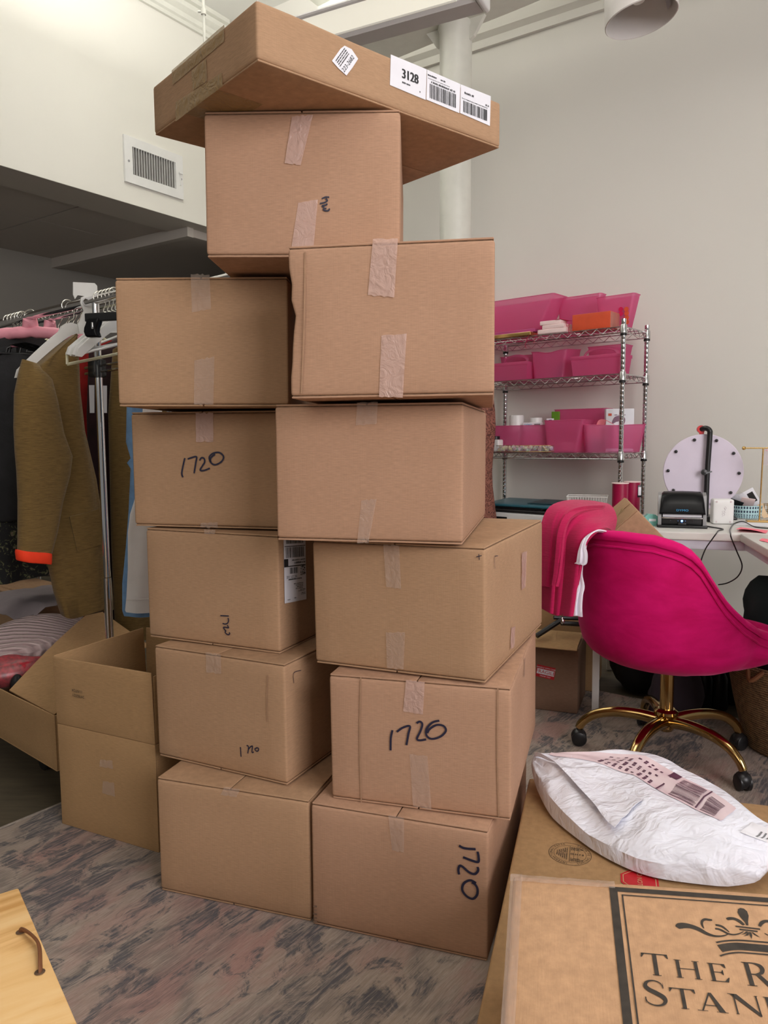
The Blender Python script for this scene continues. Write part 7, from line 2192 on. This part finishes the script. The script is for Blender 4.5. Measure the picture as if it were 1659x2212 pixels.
# carton with the crown print, tilted a little on top of it
e = V((0.9743, -0.2197, 0.0507)).normalized()
l = V((-0.2086, -0.9636, -0.1670)); l = (l - e * l.dot(e)).normalized()
up = e.cross(l); up = up if up.z > 0 else -up
A = at_z(1108, 1889, 0.405)
pm = basis(A, e, -l, up)                       # x across, y away from the camera (0 at the far edge), z out of the top
PW, PL, PH = 0.78, 0.45, 0.122
o = thing('crown_carton', 'brown carton printed with a black crown and serif lettering, taped over', 'box', pm)
nz2 = shade_noise(97)
mb = MB(); mb.rbox((0, -PL, -PH), (PW, 0, 0), 0.007, 12, lambda p: V((p[0], p[1], p[2] + (nz2(p, 0.0008) if p[2] > -0.05 else 0)))); mb.build('carton_body', M['kraft_pale'], o, True, 30)
H0 = 0.0010
fr = Frame((0, 0, H0), (1, 0, 0), (0, 1, 0), (0, 0, 1))
def cp(u, v): return fr.inv(face_at(pm, 2, 0.0, u, v))
ZP = lambda pts: zoomed(1360, 1920, 299 / 1659, pts)
def cz(a, b): return cp(*ZP([(a, b)])[0])
# frame lines
bl = cp(1316, 1916); br = cp(1659, 1944)
X0, Y0 = bl; th1, gap, th2 = 0.0115, 0.0055, 0.0022
mb = MB()
rect(mb, fr, X0, -PL + 0.03, X0 + th1, Y0, 0); rect(mb, fr, X0, Y0 - th1 * 0.8, PW - X0, Y0, 0.00005)
x2 = X0 + th1 + gap; y2 = Y0 - th1 * 0.8 - gap
rect(mb, fr, x2, -PL + 0.03, x2 + th2, y2, 0); rect(mb, fr, x2, y2 - th2, PW - x2, y2, 0.00005)
rect(mb, fr, PW - X0 - th1, -PL + 0.03, PW - X0, Y0 - th1 * 0.8, 0); rect(mb, fr, PW - x2 - th2, -PL + 0.03, PW - x2, y2 - th2, 0)
mb.build('border_print', M['print'], o, False)
# serif capitals
def letter(mb, ch, x0, x1, yb, H):
    """strokes in a unit box mapped to x0..x1, baseline yb, cap height H"""
    W = x1 - x0
    st, tn, sf = 0.150 * H, 0.042 * H, 0.055 * H
    def bx(a, b, c_, d): rect(mb, fr, x0 + a, yb + b, x0 + c_, yb + d, 0)
    def poly(pts): mb.poly([fr.p(x0 + a, yb + b, 0) for a, b in pts])
    def stem(xc, lo=0, hi=H, base=True, top=True, w=st):
        bx(xc - w / 2, lo, xc + w / 2, hi)
        if base: bx(xc - w * 1.05, 0, xc + w * 1.05, tn * 0.7)
        if top: bx(xc - w * 1.05, H - tn * 0.7, xc + w * 1.05, H)
    def curve(pts, ws): ribbon(mb, fr, [(x0 + a * W, yb + b * H) for a, b in pts], [w_ * H for w_ in ws], 0.00005, 6)
    if ch == 'T':
        stem(W * .5, 0, H, True, False); bx(0.02 * W, H - tn * 1.1, .98 * W, H)
        poly([(0, H * .80), (.035 * W, H * .80), (.13 * W, H - tn), (.02 * W, H)]); poly([(W, H * .80), (.965 * W, H * .80), (.87 * W, H - tn), (.98 * W, H)])
    elif ch == 'H':
        stem(W * .20); stem(W * .80); bx(W * .2, H * .50, W * .8, H * .50 + tn)
    elif ch == 'E':
        stem(W * .22); bx(W * .1, H - tn, W * .9, H); bx(W * .1, 0, W * .92, tn); bx(W * .2, H * .5, W * .72, H * .5 + tn)
        poly([(W * .90, H), (W * .93, H * .78), (W * .89, H * .78), (W * .72, H - tn)]); poly([(W * .92, 0), (W, H * .26), (W * .95, H * .26), (W * .74, tn)]); poly([(W * .72, H * .38), (W * .76, H * .38), (W * .76, H * .66), (W * .72, H * .66), (W * .64, H * .52)])
    elif ch == 'R':
        stem(W * .20); curve([(.2, .975), (.45, .975), (.66, .90), (.72, .75), (.64, .58), (.42, .50), (.2, .495)], [.045, .055, .13, .15, .12, .05, .042])
        poly([(W * .42, H * .50), (W * .58, H * .52), (W * .98, 0.0), (W * .76, 0.0)]); bx(W * .74, 0, W, tn * .7)
    elif ch == 'O':
        curve([(.5, .98), (.22, .90), (.09, .5), (.22, .10), (.5, .02), (.78, .10), (.91, .5), (.78, .90), (.5, .98)], [.045, .10, .15, .10, .045, .10, .15, .10, .045])
    elif ch == 'S':
        curve([(.88, .74), (.80, .90), (.55, .98), (.26, .93), (.13, .77), (.26, .62), (.55, .50), (.84, .36), (.90, .20), (.72, .05), (.40, .02), (.14, .12), (.08, .28)], [.02, .035, .045, .08, .13, .16, .17, .16, .12, .07, .045, .035, .02])
        poly([(W * .90, H * .96), (W * .86, H * .70), (W * .91, H * .70)]); poly([(W * .06, H * .03), (W * .05, H * .32), (W * .11, H * .30)])
    elif ch == 'A':
        poly([(W * .14, tn * .6), (W * .20, tn * .6), (W * .50, H * .93), (W * .46, H)]); poly([(W * .46, H), (W * .56, H), (W * .92, tn * .6), (W * .72, tn * .6)])
        bx(W * .26, H * .30, W * .68, H * .30 + tn); bx(0, 0, W * .34, tn * .7); bx(W * .62, 0, W, tn * .7)
    elif ch == 'N':
        stem(W * .18, 0, H, True, True, tn * 1.5); stem(W * .86, 0, H, False, True, tn * 1.5)
        poly([(W * .06, H), (W * .24, H), (W * .89, 0), (W * .84, -H * .03)]); poly([(W * .24, H), (W * .28, H), (W * .89, H * .10), (W * .89, 0)])
        bx(0, H - tn * .7, W * .2, H)
    elif ch == 'D':
        stem(W * .20); curve([(.2, .975), (.5, .96), (.80, .80), (.90, .5), (.80, .20), (.5, .04), (.2, .022)], [.045, .06, .12, .15, .12, .06, .045])
    elif ch == 'L':
        stem(W * .22); bx(W * .1, 0, W * .92, tn); poly([(W * .92, 0), (W, H * .26), (W * .95, H * .26), (W * .74, tn)])
    elif ch == 'Y':
        stem(W * .52, 0, H * .5, True, False); poly([(W * .05, H), (W * .26, H), (W * .58, H * .48), (W * .44, H * .44)]); poly([(W * .84, H), (W * .90, H), (W * .60, H * .46), (W * .54, H * .5)])
        bx(0, H - tn * .7, W * .34, H); bx(W * .72, H - tn * .7, W, H)
mb = MB()
def place(ch, bl_, br_, tl_):
    p, q, t_ = cz(*bl_), cz(*br_), cz(*tl_)
    letter(mb, ch, p[0], q[0], (p[1] + q[1]) / 2, abs(t_[1] - (p[1] + q[1]) / 2))
    return p[0], q[0], (p[1] + q[1]) / 2, abs(t_[1] - (p[1] + q[1]) / 2)
L1 = [place('T', (165, 1030), (500, 1062), (118, 768))]
L1.append(place('H', (535, 1062), (905, 1103), (500, 850)))
L1.append(place('E', (965, 1106), (1215, 1134), (920, 892)))
L1.append(place('R', (1405, 1162), (1760, 1200), (1330, 880)))
x, yb, Hs = L1[3][1] + 0.004, L1[2][2], L1[2][3]
for ch, w_ in (('O', .98), ('Y', .86), ('A', .92), ('L', .72)):
    letter(mb, ch, x, x + w_ * Hs, yb, Hs); x += w_ * Hs + 0.006
L2 = [place('S', (185, 1402), (470, 1418), (165, 1090))]
L2.append(place('T', (510, 1432), (830, 1462), (452, 1184)))
L2.append(place('A', (820, 1462), (1190, 1500), (790, 1236)))
L2.append(place('N', (1230, 1500), (1640, 1545), (1165, 1258)))
x, yb, Hs = L2[3][1] + 0.002, L2[3][2], L2[3][3]
for ch, w_ in (('D', .95), ('A', .92), ('R', .95), ('D', .95)):
    if x + w_ * Hs < PW - x2 - 0.01:
        letter(mb, ch, x, x + w_ * Hs, yb, Hs); x += w_ * Hs + 0.004
mb.build('lettering', M['print'], o, False)
# crown emblem
mb = MB()
ctr = cz(1420, 420)[0] + 0.004
def em(pts, ws, mirror=True):
    P = [cz(a, b) for a, b in pts]; k = 299 / 1659 * 0.00066
    W_ = [w_ * k for w_ in ws]
    ribbon(mb, fr, P, W_, 0, 6)
    if mirror: ribbon(mb, fr, [(2 * ctr - a, b + (0 if True else 0)) for a, b in P], W_, 0, 6)
def emp(pts): mb.poly([fr.p(*cz(a, b), 0.00006) for a, b in pts])
em([(575, 470), (600, 452), (650, 445), (730, 455), (830, 490), (920, 540), (1010, 570), (1090, 574), (1150, 562), (1185, 548)], [56, 88, 84, 66, 58, 46, 30, 22, 16, 8])
em([(890, 480), (868, 430), (872, 392), (905, 372), (955, 378), (990, 380)], [12, 26, 30, 34, 34, 20])
em([(1030, 440), (1065, 444), (1110, 458), (1150, 486), (1195, 525)], [26, 30, 28, 22, 10])
em([(1026, 484), (1065, 488), (1115, 508), (1170, 538), (1240, 555), (1310, 545), (1365, 518)], [24, 28, 26, 24, 20, 16, 8])
em([(1168, 370), (1200, 362), (1260, 366), (1320, 396), (1372, 440)], [34, 44, 40, 44, 30])
P = [(1400, 445), (1385, 405), (1330, 345), (1295, 290), (1300, 250), (1328, 236), (1370, 244), (1408, 275), (1428, 330), (1420, 400), (1425, 445)]
emp(P)
for y, xa, xb in ((455, 1270, 1565), (492, 1318, 1535)):
    p, q = cz(xa, y), cz(xb, y + 36 * (xb - xa) / 300)
    ribbon(mb, fr, [p, q], 0.0026, 0.00003, 1)
for pts in ([(1420, 520), (1390, 545), (1335, 560), (1370, 540), (1395, 518)], [(1425, 525), (1440, 560), (1466, 610), (1470, 560), (1455, 528)], [(1462, 528), (1500, 560), (1570, 592), (1520, 556), (1480, 528)], [(1410, 528), (1395, 560), (1360, 575), (1425, 565), (1432, 528)]):
    emp(pts)
def arcband(pts, w_):
    P = [cz(a, b) for a, b in pts]
    full = P + [(2 * ctr - a, b) for a, b in P[::-1] if 2 * ctr - a > P[-1][0] + 0.004]
    ribbon(mb, fr, full, w_, 0.00002, 6)
arcband([(1040, 650), (1110, 636), (1210, 626), (1320, 624), (1420, 630)], 0.0026)
arcband([(1085, 722), (1150, 708), (1230, 698), (1320, 696), (1420, 704)], 0.0125)
arcband([(1085, 812), (1150, 790), (1230, 776), (1320, 770), (1420, 776)], 0.0024)
mb.build('emblem_print', M['print'], o, False)
# shiny tape over the far edge and the near-hand edge
mb = MB()
def lumpy(i, j): return 0.0012 + 0.0022 * abs(noise.noise(V((i * 0.9, j * 0.9, 5))))
mb.sheet([[V((-0.004 + 0.16 * i / 26, 0.0 - 0.016 + 0.0185 * j / 4, lumpy(i, j) + H0 * 0.4 - (0.004 if j == 4 else 0))) for j in range(5)] for i in range(27)]); mb.build('tape', M['tape'], o)
mb = MB()
mb.sheet([[V((-0.003 + 0.018 * j / 4, -PL * i / 26, lumpy(i, j) + H0 * 0.4)) for j in range(5)] for i in range(27)]); mb.build('tape', M['tape'], o)
mb = MB()
mb.sheet([[V((-0.0028 - 0.001 * abs(noise.noise(V((i, j, 9)))), -PL * i / 20, -PH + 0.01 + (PH - 0.012) * j / 5)) for j in range(6)] for i in range(21)]); mb.build('tape', M['tape'], o)

# white poly mailer lying on the long carton
zt0 = ZS + 0.003
PA = at_z(1153, 1652, zt0 + 0.06)          # pinched corner by the stack
PB = at_z(1638, 1900, zt0 + 0.03)          # corner towards the crown carton
PC = at_z(1412, 1640, zt0 + 0.10)          # far corner
PD = at_z(1720, 1800, zt0 + 0.10)
mail = thing('poly_mailer', 'puffy white plastic mailer bag lying on the long carton', 'parcel', V((PA + PB + PC + PD) / 4) - V((0, 0, 0.06)))
NEAR = smooth_path([at_z(u, v, zt0 + h) for u, v, h in ((1148, 1652, 0.062), (1160, 1690, 0.045), (1190, 1742, 0.028), (1240, 1797, 0.014), (1310, 1848, 0.010), (1400, 1886, 0.010), (1520, 1903, 0.012), (1642, 1902, 0.022))], 6)
FAR = smooth_path([at_z(u, v, zt0 + h) for u, v, h in ((1153, 1634, 0.075), (1230, 1636, 0.085), (1335, 1634, 0.09), (1427, 1648, 0.09), (1490, 1680, 0.09), (1560, 1720, 0.09), (1640, 1778, 0.09), (1715, 1810, 0.08))], 6)
def edge_pt(P, f):
    x = min(max(f, 0), 1) * (len(P) - 1); i = min(int(x), len(P) - 2)
    return P[i].lerp(P[i + 1], x - i)
mb = MB()
NU, NV_ = 46, 30
def mail_pt(a, b, side):
    # a runs from the stack end to the near end, b from the near edge (0) to the far edge (1)
    p = edge_pt(NEAR, a) * (1 - b) + edge_pt(FAR, a) * b
    f = (math.sin(PI * a) ** 0.55) * (math.sin(PI * (0.06 + 0.90 * b)) ** 0.6)
    cr = noise.noise(V((a * 5, b * 4, 1.3))) + 0.5 * noise.noise(V((a * 11 + b * 5, b * 9, 4.1)))
    ridge = 0.5 - abs(noise.noise(V((a * 6 - b * 4, b * 5 + a * 2, 9.2))))
    if side > 0:
        z = zt0 + 0.012 + (p.z - zt0) * 0.9 + 0.034 * f + (0.010 * cr + 0.012 * ridge) * min(1, f * 2)
    else:
        z = zt0 + 0.004 + max(0, (p.z - zt0) * 0.9 - 0.075 * f) 
    return V((p.x, p.y, z))
top = [[mail_pt(i / NU, j / NV_, 1) for j in range(NV_ + 1)] for i in range(NU + 1)]
bot = [[mail_pt(i / NU, j / NV_, -1) for j in range(NV_ + 1)] for i in range(NU + 1)]
b0 = len(mb.v)
for g_ in (top, bot):
    for row in g_: mb.v += row
nn = NV_ + 1; off_ = (NU + 1) * nn
for i in range(NU):
    for j in range(NV_):
        q = (i * nn + j, i * nn + j + 1, (i + 1) * nn + j + 1, (i + 1) * nn + j)
        mb.f.append(q); mb.f.append(tuple(off_ + x_ for x_ in q[::-1]))
rim = [i * nn for i in range(NU + 1)] + [NU * nn + j for j in range(1, nn)] + [i * nn + nn - 1 for i in range(NU - 1, -1, -1)] + [j for j in range(nn - 2, 0, -1)]
for k in range(len(rim)):
    p, q = rim[k], rim[(k + 1) % len(rim)]
    mb.f.append((p, q, off_ + q, off_ + p))
mb.build('bag', M['poly'], mail, True, 50, False)
def on_mail(a, b, h=0.0012): return mail_pt(a, b, 1) + V((0, 0, h))
def strip(nm, mat, a0, a1, b0_, b1_, h, n=18, mm_=8):
    mb = MB(); mb.sheet([[on_mail(a0 + (a1 - a0) * i / n, b0_ + (b1_ - b0_) * j / mm_, h) for j in range(mm_ + 1)] for i in range(n + 1)]); return mb.build(nm, mat, mail, True, 60, False)
# folded-over closing flap: a loose tongue with a straight edge
mb = MB()
mb.sheet([[on_mail(0.03 + 0.54 * i / 16, (0.34 - 0.25 * (i / 16)) * (1 - j / 8) + (0.34 + 0.06 * (i / 16)) * (j / 8), 0.004 + 0.012 * (1 - j / 8)) for j in range(9)] for i in range(17)], 0.0008)
mb.build('closing_flap', M['poly'], mail, True, 60, False)
pk = plain('printed_label_film', srgb(226, 206, 212), 0.3, var=0.05)
lab = strip('address_label', pk, 0.10, 0.80, 0.60, 0.86, 0.0016)
inkp = plain('plum_print', srgb(86, 52, 74), 0.5)
mb = MB()
def lp_(a0, a1, b0_, b1_, n=4):
    mb.sheet([[on_mail(a0 + (a1 - a0) * i / n, b0_ + (b1_ - b0_) * j / 2, 0.0026) for j in range(3)] for i in range(n + 1)])
rnd = random.Random(12)
for i in range(24):                                   # bar codes across the band
    b_ = 0.625 + 0.21 * i / 24
    lp_(0.60, 0.70, b_, b_ + 0.21 / 24 * rnd.uniform(0.25, 0.7)); 
    if i < 20: lp_(0.725, 0.775, b_, b_ + 0.21 / 24 * rnd.uniform(0.25, 0.7))
lp_(0.708, 0.714, 0.62, 0.86); lp_(0.555, 0.562, 0.60, 0.78); lp_(0.545, 0.585, 0.78, 0.86)
for k in range(9):
    a_k = 0.30 + 0.026 * k
    b_ = 0.62
    while b_ < 0.80:
        w_ = rnd.uniform(0.006, 0.02)
        lp_(a_k, a_k + 0.012, b_, b_ + w_, 1); b_ += w_ + rnd.choice((0.004, 0.004, 0.02, 0.05))
lb = mb.build('print', inkp, mail, True, 60, False)
lab2 = strip('paper_sticker', M['paper'], 0.86, 0.985, 0.62, 0.84, 0.002)
mb = MB()
for k in range(5):
    a_k = 0.90 + 0.014 * k
    lp_(a_k, a_k + 0.006, 0.66 + 0.01 * k, 0.78, 1)
mb.build('print', M['label_grey'], mail, True, 60, False)

# pine crate lid at the near corner
W1 = at_z(40, 1917, 0.42); W2 = at_z(168, 2212, 0.44)
e2_ = (W2 - W1).normalized()
e1_ = V((-0.90, -0.42, 0)); e1_ = (e1_ - e2_ * e1_.dot(e2_)).normalized()
n_ = e1_.cross(e2_); n_ = n_ if n_.z > 0 else -n_
# frame: x towards the camera along the visible edge, y inwards
om = basis(W1, e2_, e1_, e2_.cross(e1_))
up_s = 1 if om.to_3x3().col[2].z > 0 else -1
o = thing('wooden_crate', 'pale pine crate with a leather loop handle on its lid', 'crate', om)
def ws(lo, hi): return tuple(min(a, b) for a, b in zip(lo, hi)), tuple(max(a, b) for a, b in zip(lo, hi))
mb = MB(); lo, hi = ws((0, 0, 0), (0.62, 0.42, -0.014 * up_s)); mb.rbox(lo, hi, 0.003, 4); mb.build('lid', M['pine'], o, True, 30)
mb = MB()
depth = W1.z - 0.03
inv = om.inverted()
for a, b, c_, d in ((0.012, 0.012, 0.60, 0.028), (0.012, 0.392, 0.60, 0.408), (0.012, 0.028, 0.028, 0.392), (0.584, 0.028, 0.60, 0.392)):
    mbx = MB(); lo, hi = ws((a, b, -0.0145 * up_s), (c_, d, -depth * up_s)); mbx.rbox(lo, hi, 0.002, 4); mbx.build('side_board', M['pine'], o, True, 30)
# plank seams
for u, v, u2, v2 in ((0, 2058, 78, 2022), (0, 1940, 44, 1926)):
    pass
mb = MB()
ha = inv @ on(45, 2014, W1, n_); hb = inv @ on(86, 2101, W1, n_)
mid = (ha + hb) / 2
for i, c_ in enumerate((ha, hb)):
    h_ = MB(); h_.cyl((c_.x, c_.y, 0.0006 * up_s), (c_.x, c_.y, 0.0012 * up_s), 0.0065, None, 12); h_.build('handle_hole', M['raw_edge'], o)
P = smooth_path([ha + V((0, 0, -0.010 * up_s)), ha + V((0.006, -0.002, 0.006 * up_s)), mid + V((0, -0.010, 0.009 * up_s)), hb + V((-0.006, -0.002, 0.006 * up_s)), hb + V((0, 0, -0.010 * up_s))], 8)
mb = MB(); mb.tube(P, 0.0045, 10, True, 0.45); mb.build('leather_handle', M['leather'], o)
